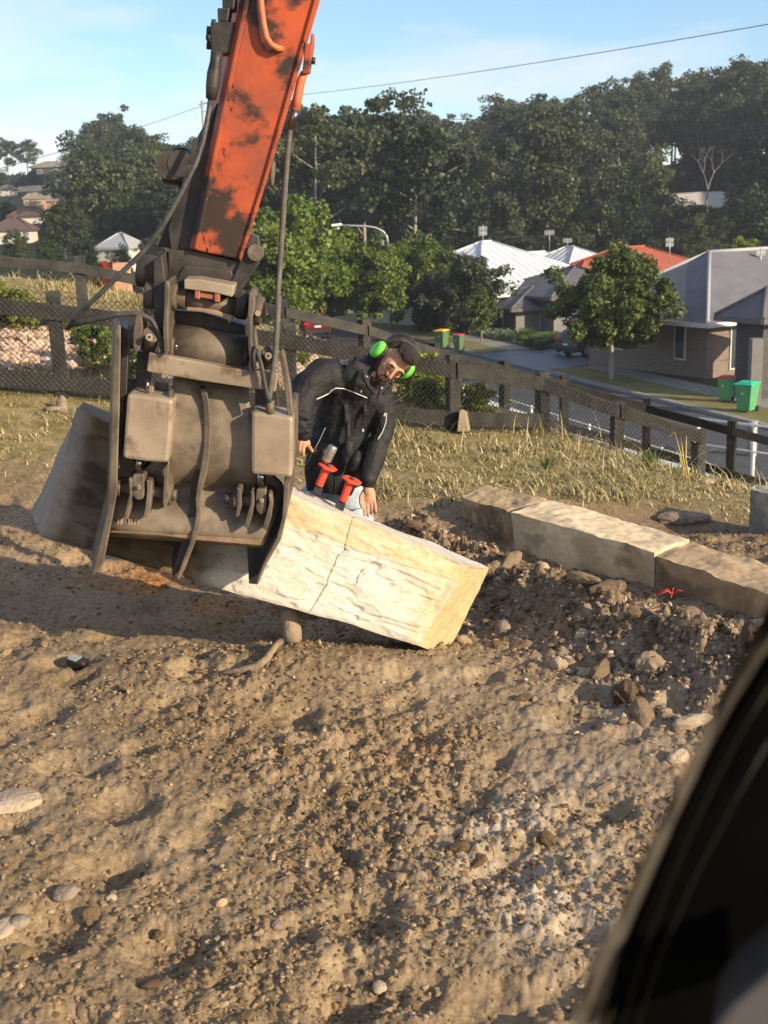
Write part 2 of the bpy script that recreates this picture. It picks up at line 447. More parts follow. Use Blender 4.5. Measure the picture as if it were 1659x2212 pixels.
# ---- pebble protos
def ico(sub=1, seed=0, jit=.25, squash=(1, 1, 1)):
    bm = bmesh.new(); bmesh.ops.create_icosphere(bm, subdivisions=sub, radius=1)
    rr = random.Random(seed)
    ph = [rr.uniform(0, 6) for _ in range(6)]
    for v in bm.verts:
        k = 1 + jit * (math.sin(v.co.x * 2.7 + ph[0]) * .5 + math.sin(v.co.y * 3.1 + ph[1]) * .5 + rr.uniform(-.5, .5) * (1 if sub < 2 else .5))
        v.co = Vector((v.co.x * squash[0], v.co.y * squash[1], v.co.z * squash[2])) * k
    V = np.array([v.co[:] for v in bm.verts]); Fc = np.array([[v.index for v in f.verts] for f in bm.faces]); bm.free()
    return V, Fc
def scatter(name, n, pos_fn, size_fn, m, protos, label, zoff=.2, col=None):
    allV = []; allF = []; base = 0
    pts = pos_fn(n); zz = Hn(pts[:, 0], pts[:, 1]); sz = size_fn(n)
    for k in range(len(protos)):
        V, Fc = protos[k]; sel = np.arange(k, n, len(protos)); q = len(sel)
        ang = np.random.uniform(0, 6.28, q); tl = np.random.uniform(-.6, .6, q)
        ca, sa = np.cos(ang), np.sin(ang); ct, s2 = np.cos(tl), np.sin(tl)
        Vx = V[None, :, 0] * ca[:, None] - V[None, :, 1] * sa[:, None]; Vy = V[None, :, 0] * sa[:, None] + V[None, :, 1] * ca[:, None]; Vz = np.repeat(V[None, :, 2], q, 0)
        Vy2 = Vy * ct[:, None] - Vz * s2[:, None]; Vz2 = Vy * s2[:, None] + Vz * ct[:, None]
        W_ = np.stack([Vx, Vy2, Vz2], -1) * sz[sel][:, None, None]
        W_ += np.stack([pts[sel, 0], pts[sel, 1], zz[sel] + sz[sel] * zoff], -1)[:, None, :]
        allV.append(W_.reshape(-1, 3)); allF.append((Fc[None] + (np.arange(q) * len(V))[:, None, None] + base).reshape(-1, 3)); base += q * len(V)
    me = np_mesh(name, np.concatenate(allV), np.concatenate(allF), m, sides=3)
    return tag(link_mesh(name, me), label, kind='stuff')
def islandmat(name, stops, rough=.95, bump=.5, bs=60):
    m, t, b = newmat(name); N = t.nodes.new; K = t.links.new
    gi = N('ShaderNodeNewGeometry'); oi = N('ShaderNodeObjectInfo'); tcn = N('ShaderNodeTexCoord')
    ad = N('ShaderNodeMath'); ad.operation = 'ADD'; K(gi.outputs['Random Per Island'], ad.inputs[0]); K(oi.outputs['Random'], ad.inputs[1])
    fr = N('ShaderNodeMath'); fr.operation = 'FRACT'; K(ad.outputs[0], fr.inputs[0])
    r_ = N('ShaderNodeValToRGB'); e = r_.color_ramp.elements
    e[0].position, e[0].color = stops[0][0], stops[0][1] + (1,); e[1].position, e[1].color = stops[-1][0], stops[-1][1] + (1,)
    for p, c in stops[1:-1]:
        q = e.new(p); q.color = c + (1,)
    K(fr.outputs[0], r_.inputs[0])
    nz = N('ShaderNodeTexNoise'); nz.inputs['Scale'].default_value = bs; nz.inputs['Detail'].default_value = 5; K(tcn.outputs['Object'], nz.inputs['Vector'])
    mr = N('ShaderNodeMapRange'); mr.inputs[1].default_value = .3; mr.inputs[2].default_value = .7; mr.inputs[3].default_value = .7; mr.inputs[4].default_value = 1.25; K(nz.outputs[0], mr.inputs[0])
    hs = N('ShaderNodeHueSaturation'); K(r_.outputs[0], hs.inputs['Color']); K(mr.outputs[0], hs.inputs['Value']); K(hs.outputs[0], b.inputs['Base Color'])
    bp = N('ShaderNodeBump'); bp.inputs['Strength'].default_value = bump; bp.inputs['Distance'].default_value = .01; K(nz.outputs[0], bp.inputs['Height']); K(bp.outputs[0], b.inputs['Normal'])
    b.inputs['Roughness'].default_value = rough; b.inputs['Specular IOR Level'].default_value = .15
    return m
M['clod'] = islandmat('soil_clod', [(0, (.11, .07, .036)), (.4, (.21, .142, .075)), (.8, (.28, .195, .108)), (.985, (.36, .265, .16)), (1, (.48, .38, .27))])
M['clod_dark'] = islandmat('damp_soil_clod', [(0, (.10, .065, .038)), (.4, (.20, .14, .085)), (.75, (.32, .235, .15)), (1, (.46, .36, .25))])
M['pinkstone'] = islandmat('pink_rubble', [(0, (.40, .27, .19)), (.5, (.55, .38, .28)), (.85, (.62, .48, .37)), (1, (.38, .16, .10))], bs=20)
protos = [ico(1, k, .35, (1, random.uniform(.6, 1), random.uniform(.5, .8))) for k in range(8)]
def near_pts(n, y0=2.0, y1=7.6, bias=1.6):
    out = np.zeros((0, 2))
    while len(out) < n:
        y = y0 + (y1 - y0) * np.random.rand(n * 2) ** bias; x = np.random.uniform(-.40, .38, n * 2) * y
        keep = (fbm(x * 1.3, y * 1.3, 21, 3) + .5 + .35 * fbm(x * 6, y * 6, 22, 2)) * 1.5 > .32 + np.random.rand(n * 2) * .95
        out = np.concatenate([out, np.stack([x, y], -1)[keep]])
    return out[:n]
scatter('crumbled_soil', 27000, near_pts, lambda n: .0028 + .0105 * np.random.rand(n) ** 2.4, M['clod'], protos[:4], 'loose crumbs of brown soil covering the foreground')
def ridge_pts(n):
    pts = np.array(RIDGE); k = np.random.randint(0, len(pts) - 1, n); u = np.random.rand(n)[:, None]
    p = pts[k] * (1 - u) + pts[k + 1] * u; return p + np.random.randn(n, 2) * .28 + np.array([-.05, -.12])
scatter('spoil_rubble', 5000, ridge_pts, lambda n: .005 + .016 * np.random.rand(n) ** 2.5, M['clod_dark'], protos, 'crumbly clods heaped along the spoil ridge by the stone wall')
# the larger clods and stones are single things
clod_me = []
for k in range(6):
    V, Fc = ico(3, 50 + k, .32, (1, random.uniform(.65, .95), random.uniform(.5, .75)))
    V = V * (1 + .35 * fbm(V[:, 0] * 2.5 + V[:, 2] * 1.7 + k, V[:, 1] * 2.5 - V[:, 2], 300 + k, 4))[:, None]
    clod_me.append(np_mesh('soil_clod', V, Fc, M['clod'] if k < 4 else M['clod_dark'], sides=3))
cp = np.concatenate([near_pts(180, 2.1, 7.0, 1.2), ridge_pts(110)])
for i, (x, y) in enumerate(cp):
    s_ = .012 + .024 * random.random() ** 2 if i < 180 else .022 + .062 * random.random() ** 2
    o = link_mesh('soil_clod', clod_me[i % 4 if i < 180 else 4 + i % 2]); o.location = (x, y, Hs(x, y) + s_ * .15)
    o.scale = (s_ * random.uniform(.8, 1.3), s_ * random.uniform(.8, 1.2), s_ * random.uniform(.7, 1)); o.rotation_euler = (random.uniform(-.5, .5), random.uniform(-.5, .5), random.uniform(0, 6))
    if i < 180:
        fx = x / y; zone = ('near the bottom edge' if y < 2.9 else ('in the middle of the bare dirt' if y < 4.2 else 'just in front of the grab and block')); sd_ = 'left' if fx < -.12 else ('centre' if fx < .1 else 'right')
        tag(o, ('large' if s_ > .020 else 'small') + ' brown soil clod ' + zone + ', ' + sd_, 'soil clod', 'clods ' + zone + ', ' + sd_)
    else:
        zone = 'far end' if y > 6.3 else ('middle' if y > 5.2 else 'near end'); bg = 'big' if s_ > .045 else 'smaller'
        tag(o, bg + ' rough soil lump on the ' + zone + ' of the spoil ridge by the stone wall', 'soil lump', 'lumps on the ' + zone + ' of the spoil ridge')
M['greyrock'] = mat('grey_brown_stone', (.16, .12, .085), (.28, .22, .16), 14, .9, bump=.5)
M['palerock'] = mat('pale_stone', (.33, .25, .165), (.44, .345, .24), 14, .9, bump=.5)
M['orangerock'] = mat('orange_stone', (.45, .26, .12), (.5, .33, .18), 14, .9, bump=.5)
def stone(px, py, wpx, m, label, sq=(1, .8, .7), seed=0, z=None, cat='stone'):
    p = G(px, py, 0); z = Hs(p.x, p.y); p = G(px, py, z); r = wpx / 2 / FPX * p.y
    V, Fc = ico(3, seed + 900, .18, sq)
    o = link_mesh('stone', np_mesh('stone', V * r, Fc, m, sides=3)); o.location = (p.x, p.y, Hs(p.x, p.y) + r * sq[2] * .35); o.rotation_euler = (0, 0, seed)
    return tag(o, label, cat)
stone(1088, 1362, 46, M['greyrock'], 'rounded grey-brown stone to the right of the split sandstone block', (1, .9, .8), 1)
stone(1072, 1396, 24, M['palerock'], 'small pale stone just below the rounded grey-brown stone', seed=2)
stone(885, 1797, 42, M['greyrock'], 'dark rounded stone half sunk in the middle foreground soil', seed=3)
stone(862, 1835, 20, M['palerock'], 'narrow pale upright stone below the dark rounded stone', (.6, .6, 1.1), 4)
stone(590, 2095, 30, M['orangerock'], 'small orange-tan stone in the bottom middle of the dirt', seed=5) if False else None
stone(577, 1660, 22, M['orangerock'], 'small orange-tan stone left of centre in the foreground dirt', seed=6)
stone(480, 2010 - 60, 30, M['orangerock'], 'warm tan stone near the lower middle of the dirt', seed=7)
stone(820, 2140, 44, M['palerock'], 'chunky pale stone near the bottom edge of the dirt', seed=8)
stone(1248, 2028, 30, M['palerock'], 'flat pale stone close to the black window frame', (1, .7, .35), 9)
stone(1465, 1640, 60, M['palerock'], 'large pale lump beside the black window frame', (1, .7, .6), 10)
stone(1407, 1634, 15, M['palerock'], 'bright white chip on the dirt near the window frame', (1, .8, .3), 11)
stone(600, 2010, 34, M['greyrock'], 'brown stone in a dip of the lower dirt', seed=12)
stone(40, 2000, 60, M['greyrock'], 'large earthy lump at the lower left of the dirt', (1, .8, .5), 13)
stone(140, 1935, 66, M['greyrock'], 'broad earthy lump near the lower left edge', (1, .8, .45), 14)
stone(240, 1940, 30, M['palerock'], 'mid-sized tan lump right of the broad earthy lump', (1, .8, .6), 15)
stone(18, 1735, 150, M['palerock'], 'large flat pale slab added for a smudge on the cab glass, left edge', (1, .75, .28), 16)  # two flat slabs added in place of a pale smudge on the cab glass
stone(5, 2010, 90, M['palerock'], 'second pale slab added for a smudge on the cab glass, lower left edge', (1, .75, .3), 17)
# straw bits
mb = MB()
for _ in range(420):
    y = 2.1 + 5.2 * random.random() ** 1.2; x = random.uniform(-.38, .36) * y; a = random.uniform(0, 3.14); l = random.uniform(.015, .06)
    z = Hs(x, y) + .008; dx, dy = math.cos(a) * l, math.sin(a) * l
    mb.tube([(x, y, z), (x + dx * .5, y + dy * .5, z + .004), (x + dx, y + dy, Hs(x + dx, y + dy) + .006)], .0011, 3, False)
M['straw'] = mat('straw', (.45, .33, .17), (.30, .2, .1), 4)
tag(mb.build('straw_litter', M['straw']), 'scattered bits of straw and twigs on the dirt', kind='stuff')
# ------------------------------------------------------------------ excavator
def wornmetal(name, base, dust, rust, lo=.4, hi=.62, rough=.6, t3=.62, metal=.15, scale=7):
    m = mat(name, base, dust, scale, rough, metal, bump=.12, bscale=140, c3=rust, s3=5, t3=t3, spec=.35, lo=lo, hi=hi)
    t = m.node_tree; N = t.nodes.new; K = t.links.new; b = t.nodes['Principled BSDF']
    # scraped metal along exposed edges
    bv = N('ShaderNodeBevel'); bv.samples = 4; bv.inputs['Radius'].default_value = .004
    ge = N('ShaderNodeNewGeometry'); dt = N('ShaderNodeVectorMath'); dt.operation = 'DOT_PRODUCT'; K(bv.outputs[0], dt.inputs[0]); K(ge.outputs['Normal'], dt.inputs[1])
    tc_ = N('ShaderNodeTexCoord'); nn = N('ShaderNodeTexNoise'); nn.inputs['Scale'].default_value = 28; nn.inputs['Detail'].default_value = 5; K(tc_.outputs['Object'], nn.inputs['Vector'])
    ms = N('ShaderNodeMath'); ms.operation = 'MULTIPLY_ADD'; ms.inputs[1].default_value = .16; K(nn.outputs[0], ms.inputs[0]); K(dt.outputs['Value'], ms.inputs[2])
    mr = N('ShaderNodeMapRange'); mr.inputs[1].default_value = 1.045; mr.inputs[2].default_value = .93; K(ms.outputs[0], mr.inputs[0])
    old = b.inputs['Base Color'].links[0].from_socket; mm = N('ShaderNodeMix'); mm.data_type = 'RGBA'; K(mr.outputs[0], mm.inputs[0]); K(old, mm.inputs[6]); mm.inputs[7].default_value = tuple(min(.42, c * 1.5 + .05) for c in dust) + (1,)
    K(mm.outputs[2], b.inputs['Base Color'])
    return m
M['steel'] = wornmetal('dusty_brown_steel', (.065, .05, .037), (.165, .128, .09), (.04, .03, .023))
M['steel_mid'] = wornmetal('dusty_shell_steel', (.12, .095, .068), (.235, .185, .13), (.07, .05, .036), t3=.58)
M['steel_light'] = wornmetal('dusty_tan_steel', (.23, .175, .12), (.33, .26, .185), (.13, .085, .055), rough=.5, scale=4, t3=.57)
M['steel_dark'] = wornmetal('greasy_dark_steel', (.022, .019, .017), (.06, .05, .042), (.035, .028, .022), rough=.5)
M['rustlip'] = wornmetal('rusty_edge', (.20, .12, .07), (.28, .19, .12), (.10, .06, .035), scale=14)
M['chrome'] = mat('chrome_rod', (.25, .25, .25), rough=.15, metal=1.0)
M['rubber'] = mat('black_rubber_hose', (.028, .027, .026), (.07, .065, .06), 20, .5, bump=.2)
M['hosegrey'] = mat('dusty_grey_hose', (.12, .105, .085), (.07, .062, .05), 30, .6)
def armpaint():
    m, t, b = newmat('worn_orange_paint'); N = t.nodes.new; K = t.links.new
    tcn = N('ShaderNodeTexCoord')
    def noise(sc, det=7, ro=.62, stt=(1, 1, 1)):
        mpn = N('ShaderNodeMapping'); mpn.inputs['Scale'].default_value = stt; K(tcn.outputs['Object'], mpn.inputs[0])
        n = N('ShaderNodeTexNoise'); n.inputs['Scale'].default_value = sc; n.inputs['Detail'].default_value = det; n.inputs['Roughness'].default_value = ro
        K(mpn.outputs[0], n.inputs['Vector']); return n.outputs[0]
    def thr(f, a, c):
        r_ = N('ShaderNodeMapRange'); r_.inputs[1].default_value = a; r_.inputs[2].default_value = c; K(f, r_.inputs[0]); return r_.outputs[0]
    def mx_(f, a, c):
        q = N('ShaderNodeMix'); q.data_type = 'RGBA'; K(f, q.inputs[0])
        if isinstance(a, tuple): q.inputs[6].default_value = a + (1,)
        else: K(a, q.inputs[6])
        if isinstance(c, tuple): q.inputs[7].default_value = c + (1,)
        else: K(c, q.inputs[7])
        return q.outputs[2]
    paint = mx_(thr(noise(3, 8, .7), .38, .60), (.44, .078, .022), (.25, .060, .030))
    # grease stains: denser towards the foot of the arm
    sx = N('ShaderNodeSeparateXYZ'); K(tcn.outputs['Object'], sx.inputs[0])
    low = N('ShaderNodeMapRange'); low.inputs[1].default_value = 1.45; low.inputs[2].default_value = 2.2; low.inputs[3].default_value = .11; low.inputs[4].default_value = 0.0; K(sx.outputs[2], low.inputs[0])
    sm = N('ShaderNodeMath'); sm.operation = 'ADD'; K(noise(4.2, 6, .6, (1, 1, 1.2)), sm.inputs[0]); K(low.outputs[0], sm.inputs[1])
    c = mx_(thr(sm.outputs[0], .535, .62), paint, (.035, .022, .016))
    c = mx_(thr(noise(16, 5, .7, (1, 1, .5)), .62, .66), c, (.02, .014, .011))
    c = mx_(thr(noise(22, 4, .6, (1, 1, .12)), .66, .70), c, (.10, .045, .028))
    c = mx_(thr(noise(60, 4, .7), .68, .74), c, (.30, .16, .09))
    q = N('ShaderNodeMix'); q.data_type = 'RGBA'; q.inputs[0].default_value = .02; K(c, q.inputs[6]); q.inputs[7].default_value = (.17, .10, .065, 1)
    K(q.outputs[2], b.inputs['Base Color']); b.inputs['Roughness'].default_value = .5; b.inputs['Specular IOR Level'].default_value = .3
    bp = N('ShaderNodeBump'); bp.inputs['Strength'].default_value = .15; bp.inputs['Distance'].default_value = .004
    K(noise(40), bp.inputs['Height']); K(bp.outputs[0], b.inputs['Normal'])
    return m
M['orange'] = armpaint()
M['red_clamp'] = wornmetal('red_brown_paint', (.30, .10, .05), (.38, .17, .10), (.15, .07, .04))
M['orange_pipe'] = mat('orange_painted_pipe', (.55, .15, .06), (.42, .11, .05), 20, .45)
EX = empty('excavator', (-.75, 4.6, .3), 'orange excavator arm and brown hydraulic bucket grab gripping the sandstone block, seen from its cab', 'excavator')
def C1(x, y): return 109.7 + .3968 * x, .3968 * y
def C2(x, y): return 164.6 + .3306 * x, 603.4 + .3306 * y
def C6(x, y): return 329.1 + .1984 * x, 521.1 + .1984 * y       # close crop of the linkage
def PP(fn, pts, d): return [P(*fn(p[0], p[1]), (p[2] if len(p) > 2 else d)) for p in pts]
YB = Vector((0, 1, .08))
def part(name, m, pts, d, th, parent=EX, fn=C2, bevel=.004, vec=None):
    mb = MB().prism(PP(fn, pts, d), (vec or YB) * th)
    return mb.build(name, m, parent, bevel=bevel)
def pin(name, m, a, b, r, parent=EX, fn=C2, seg=20, bevel=0):
    return MB().cyl(P(*fn(*a[:2]), a[2]), P(*fn(*b[:2]), b[2]), r, seg).build(name, m, parent, bevel=bevel)
# arm: a tapered box section
D0 = 4.62
arm_f = PP(C1, [(1092, -60), (1458, -60), (1035, 1415), (790, 1362)], D0)
depth = Vector((.0, .34, .0)); 
mb = MB(); back = [p + Vector((-.115, .30, 0)) * k for p, k in zip(arm_f, (1.15, 1.15, .75, .75))]
mb.add(arm_f + back, [(0, 1, 2, 3), (7, 6, 5, 4), (0, 4, 5, 1), (1, 5, 6, 2), (2, 6, 7, 3), (3, 7, 4, 0)])
arm = mb.build('arm', M['orange'], EX, bevel=.006)
tag(arm, 'worn orange box section with black grease stains')
# flanges that stand proud at both edges
right_fl = PP(C1, [(1452, -60), (1486, -60), (1216, 860), (1078, 1300), (1036, 1425), (1022, 1400), (1150, 1000)], D0 - .014)
MB().prism(right_fl, Vector((-.02, .05, 0))).build('edge_flange', M['orange'], EX, bevel=.004)
left_fl = PP(C1, [(1070, -60), (1096, -60), (940, 700), (800, 1362), (782, 1352), (880, 860)], D0 - .010)
MB().prism(left_fl, Vector((-.03, .05, 0))).build('edge_flange', M['orange'], EX, bevel=.004)
# steel pipe bent down the face
pp = PP(C1, [(1140, -60), (1146, 40), (1158, 130), (1172, 200), (1200, 245), (1235, 262)], D0 - .03) + [P(*C1(1262, 268), D0 + .01)]
MB().tube(pp, .0125, 10).build('pipe', M['orange_pipe'], EX)
# left valve and pipe stack
mb = MB(); 
for (x0, y0, x1, y1) in ((868, 118, 1000, 290), (905, 42, 975, 118), (930, -60, 1010, 50)):
    mb.prism(PP(C1, [(x0, y0), (x1, y0), (x1 - 12, y1), (x0 + 4, y1)], D0 + .02), (0, .09, 0))
vb = mb.build('valve_block', M['steel_dark'], EX, bevel=.006)
for y in (165, 245): 
    MB().cyl(P(*C1(850, y), D0 + .06), P(*C1(880, y + 4), D0 + .06), .017, 6).build('bolt', M['steel_dark'], vb)
for (x, y, r) in ((900, 122, .012), (870, 205, .012)):
    MB().cyl(P(*C1(x - 24, y), D0 + .03), P(*C1(x, y), D0 + .03), r, 6).build('bolt', M['steel_dark'], vb)
MB().tube(PP(C1, [(905, 285), (897, 340), (888, 400), (880, 470), (872, 540)], D0 + .03), [.024, .022, .027, .026, .02], 12).build('hose_fitting', M['steel_dark'], EX)
# orange block and hose on the right of the arm
rb = part('hose_block', M['orange'], [(1418, 180), (1432, 182), (1430, 240), (1408, 400), (1368, 400), (1385, 240), (1410, 236)], D0 + .0, .08, fn=C1)
MB().cyl(P(*C1(1418, 330), D0 + .03), P(*C1(1440, 332), D0 + .03), .014, 6).build('bolt', M['steel_dark'], rb)
MB().tube(PP(C1, [(1382, 395), (1362, 440), (1345, 520), (1330, 600)], D0 + .03), [.015, .017, .018, .02], 12).build('hose_fitting', M['orange_pipe'], EX)
hs = PP(C1, [(1330, 590), (1318, 630), (1305, 690), (1296, 760), (1284, 900), (1272, 1060), (1262, 1220), (1250, 1420), (1232, 1640)], D0 + .02) + PP(C2, [(1322, 120), (1312, 330), (1300, 500), (1280, 640), (1262, 760), (1258, 800)], 4.48)
h1 = MB().tube(hs, .0118, 10).build('hydraulic_hose', M['hosegrey'], EX)
MB().tube(PP(C1, [(1334, 600), (1322, 640), (1310, 700)], D0 + .015), [.019, .0165, .015], 6).build('crimp', M['chrome'], h1)
MB().tube(PP(C2, [(1262, 805), (1245, 740), (1225, 640), (1205, 540), (1185, 470), (1168, 445), (1158, 500), (1166, 600)], 4.47), .009, 8).build('hydraulic_hose', M['rubber'], EX)
# left hose: down the arm, out to the side in a loop, back to the cylinder
lh = PP(C1, [(872, 520), (862, 600), (848, 680), (826, 780), (790, 890), (740, 990), (690, 1090), (610, 1230), (500, 1380), (400, 1480), (300, 1580), (230, 1650)], D0 + .0)
lh = [P(*C1(x, y), D0 + dd) for x, y, dd in ((872, 520, .03), (862, 600, .02), (848, 680, 0), (826, 780, -.03), (790, 890, -.05), (740, 990, -.06), (690, 1090, -.07), (610, 1230, -.08), (500, 1375, -.09), (390, 1480, -.09), (290, 1578, -.09), (190, 1675, -.08), (130, 1725, -.04))]
lh += [P(x, y, 4.60) for x, y in ((146, 709), (149, 703), (170, 699))] + PP(C2, [(100, 270), (220, 240), (320, 222), (420, 226), (490, 262), (535, 330), (555, 400), (566, 480)], 4.5)
MB().tube(lh, .0105, 9).build('hydraulic_hose', M['rubber'], EX)
# dark linkage beside the arm
part('link_arm', M['steel_dark'], [(770, 790), (905, 560), (885, 700), (840, 1000), (800, 1380), (660, 1390), (640, 1250), (700, 1050)], D0 + .06, .05, fn=C1)
lk = part('link_arm', M['steel_dark'], [(640, 812), (720, 800), (780, 830), (830, 860), (800, 1380), (580, 1340), (640, 1180), (700, 1050), (690, 1000), (620, 960), (612, 860)], D0 + .16, .06, fn=C1)
for x, y, r in ((650, 900, .055), (705, 890, .05)): MB().cyl(P(*C1(x, y), D0 + .05), P(*C1(x + 10, y + 2), D0 + .22), r, 18).build('pin_boss', M['steel_dark'], lk)
MB().cyl(P(*C1(618, 905), D0 + .12), P(*C1(780, 925), D0 + .12), .068, 20).build('upper_pin', M['steel_dark'], EX, bevel=.006)
rk = part('link_arm', M['steel_dark'], [(1090, 1270), (1130, 1290), (1146, 1400), (1125, 1450), (1000, 1620), (960, 1590), (1030, 1430), (1060, 1340)], D0 + .01, .05, fn=C1)
MB().cyl(P(*C1(1115, 1375), D0 - .01), P(*C1(1120, 1375), D0 + .09), .032, 16).build('pin_boss', M['steel'], rk)
MB().cyl(P(*C1(1196, 945), D0 + .14), P(*C1(1216, 948), D0 + .14), .05, 20).build('upper_pin', M['steel'], EX, bevel=.006)
part('arm_end_plate', M['steel_dark'], [(640, 1360), (800, 1370), (1035, 1425), (1060, 1400), (1050, 1560), (1000, 1640), (860, 1600), (640, 1560)], D0 + .03, .14, fn=C1)
# left outer bosses of the hitch
MB().cyl(P(*C1(476, 1470), 4.66), P(*C1(600, 1490), 4.66), .066, 24).build('hitch_boss', M['steel_dark'], EX, bevel=.008)
MB().cyl(P(*C2(452, 95), 4.62), P(*C2(520, 105), 4.62), .058, 24).build('hitch_boss', M['steel'], EX, bevel=.008)
part('hitch_side', M['steel_dark'], [(505, -120), (560, -160), (590, 60), (585, 330), (540, 400), (505, 220)], 4.56, .16)
# lit housing, clamp, pins
part('hitch_housing', M['steel_light'], [(705, 0), (800, 0), (1032, 42), (1020, 116), (905, 88), (705, 62)], 4.52, .11)
MB().cyl(P(*C2(655, 118), 4.60), P(*C2(1045, 190), 4.60), .034, 24).build('hitch_pin', M['steel'], EX)
MB().cyl(P(*C2(655, 118), 4.60), P(*C2(722, 130), 4.60), .042, 24).build('pin_collar', M['steel'], EX, bevel=.004)
cl = part('clamp', M['red_clamp'], [(800, 80), (912, 98), (905, 135), (800, 118)], 4.535, .03)
part('clamp_ear', M['red_clamp'], [(776, 64), (810, 70), (806, 132), (772, 122)], 4.525, .04, parent=cl)
part('clamp_ear', M['red_clamp'], [(905, 86), (940, 92), (936, 152), (902, 146)], 4.525, .04, parent=cl)
part('hook_plate', M['rustlip'], [(720, 183), (800, 186), (900, 200), (985, 226), (1030, 240), (1002, 290), (988, 262), (930, 240), (820, 214), (720, 206)], 4.56, .09)
part('hitch_core', M['steel_dark'], [(600, 200), (720, 210), (820, 216), (985, 266), (1100, 300), (1130, 590), (870, 540), (600, 480)], 4.68, .16)
part('hitch_core', M['steel_dark'], [(640, 20), (710, -90), (1010, -60), (1060, 50), (1040, 150), (660, 110)], 4.64, .14)
# two link plates seen edge on, with their bosses
for pts, b1, b2 in (([(578, 10), (606, 14), (612, 60), (604, 180), (602, 320), (606, 470), (592, 492), (574, 480), (566, 330), (574, 180)], (640, 118), (628, 440)),
                    ([(1128, 86), (1160, 98), (1170, 170), (1150, 260), (1148, 400), (1170, 560), (1158, 592), (1135, 585), (1122, 420), (1120, 260)], (1192, 190), (1118, 500))):
    lp = part('link_plate', M['steel'], pts, 4.47, .20, bevel=.005)
MB().cyl(P(*C2(602, 105), 4.56), P(*C2(662, 115), 4.56), .052, 24).build('link_boss', M['steel'], EX, bevel=.006)
MB().cyl(P(*C2(602, 435), 4.56), P(*C2(642, 440), 4.56), .036, 20).build('link_boss', M['steel'], EX, bevel=.005)
MB().cyl(P(*C2(642, 438), 4.56), P(*C2(664, 441), 4.56), .016, 12).build('grease_nipple', M['chrome'], EX)
MB().cyl(P(*C2(1050, 165), 4.58), P(*C2(1122, 178), 4.58), .055, 24).build('link_boss', M['steel_dark'], EX, bevel=.006)
rbs = MB().cyl(P(*C2(1165, 200), 4.56), P(*C2(1218, 212), 4.56), .058, 24).build('link_boss', M['steel'], EX, bevel=.006)
MB().cyl(P(*C2(1186, 222), 4.485), P(*C2(1188, 222), 4.53), .012, 6).build('bolt', M['steel_light'], rbs)
part('lock_plate', M['steel'], [(1205, 170), (1240, 180), (1240, 250), (1212, 258), (1200, 215)], 4.52, .05)
MB().cyl(P(*C2(1095, 500), 4.56), P(*C2(1130, 505), 4.56), .04, 20).build('link_boss', M['steel_dark'], EX, bevel=.005)
# torque tube and cross bar
MB().cyl(P(*C2(618, 428), 4.64), P(*C2(1120, 520), 4.64), .092, 40).build('torque_tube', M['steel'], EX)
part('cross_bar', M['steel_light'], [(474, 478), (560, 496), (620, 508), (760, 534), (1000, 580), (1205, 602), (1320, 616), (1302, 736), (1060, 700), (760, 655), (460, 602)], 4.50, .05, bevel=.005)
# bosses at the shoulders
for x, y in ((478, 377), (1256, 500)):
    bb = MB().cyl(P(*C2(x - 10, y + 60), 4.58), P(*C2(x + 12, y - 20), 4.50), .034, 18).build('swivel_boss', M['steel'], EX, bevel=.005)
    MB().tube([P(*C2(x, y), 4.455), P(*C2(x, y), 4.50)], .0135, 12).build('bolt', M['steel_light'], bb)
    MB().tube([P(*C2(x, y), 4.452), P(*C2(x, y), 4.456)], .0065, 8).build('bolt_socket', M['steel_dark'], bb)
part('shoulder_ear', M['steel'], [(395, 232), (430, 225), (432, 400), (410, 462), (385, 480), (372, 440), (372, 330)], 4.49, .10)
MB().cyl(P(*C2(360, 370), 4.56), P(*C2(420, 380), 4.56), .05, 20).build('shoulder_pin', M['steel_dark'], EX, bevel=.006)
part('inner_strut', M['steel_dark'], [(398, 470), (470, 480), (462, 740), (385, 735)], 4.60, .10)
part('inner_strut', M['steel_dark'], [(1170, 600), (1310, 640), (1330, 880), (1168, 860)], 4.64, .06)
part('inner_strut', M['steel_light'], [(470, 670), (506, 676), (502, 760), (470, 752)], 4.58, .05)
part('inner_strut', M['steel'], [(1060, 770), (1096, 776), (1096, 905), (1072, 912)], 4.62, .05)
MB().cyl(P(*C2(467, 650), 4.545), P(*C2(462, 750), 4.545), .008, 10).build('hose_tail', M['chrome'], EX)
MB().cyl(P(*C2(1268, 790), 4.52), P(*C2(1264, 880), 4.52), .018, 10).build('hose_tail', M['steel'], EX)
# ---- bucket shell: curved sheet between the side plates
rows = []
prof = [(640, 600, 1120, 690, 4.70), (632, 700, 1130, 800, 4.63), (600, 820, 1150, 900, 4.61), (560, 1000, 1200, 1080, 4.60), (520, 1160, 1260, 1240, 4.61), (380, 1275, 1350, 1330, 4.66), (300, 1310, 1356, 1370, 4.71),
        (262, 1360, 1350, 1430, 4.70), (250, 1450, 1330, 1510, 4.66), (240, 1540, 1290, 1600, 4.62), (232, 1600, 1262, 1650, 4.60), (222, 1655, 1226, 1735, 4.62)]
mb = MB(); VS = []; n = len(prof); mcols = 14
for x0, y0, x1, y1, dd in prof:
    for k in range(mcols + 1):
        u = k / mcols; VS.append(P(*C2(x0 + (x1 - x0) * u, y0 + (y1 - y0) * u), dd))
FS = [(i * (mcols + 1) + k, i * (mcols + 1) + k + 1, (i + 1) * (mcols + 1) + k + 1, (i + 1) * (mcols + 1) + k) for i in range(n - 1) for k in range(mcols)]
mb.add(VS, FS, True); sh = mb.build('bucket_shell', M['steel_mid'], EX)
so = sh.modifiers.new('thick', 'SOLIDIFY'); so.thickness = .025; so.offset = -1
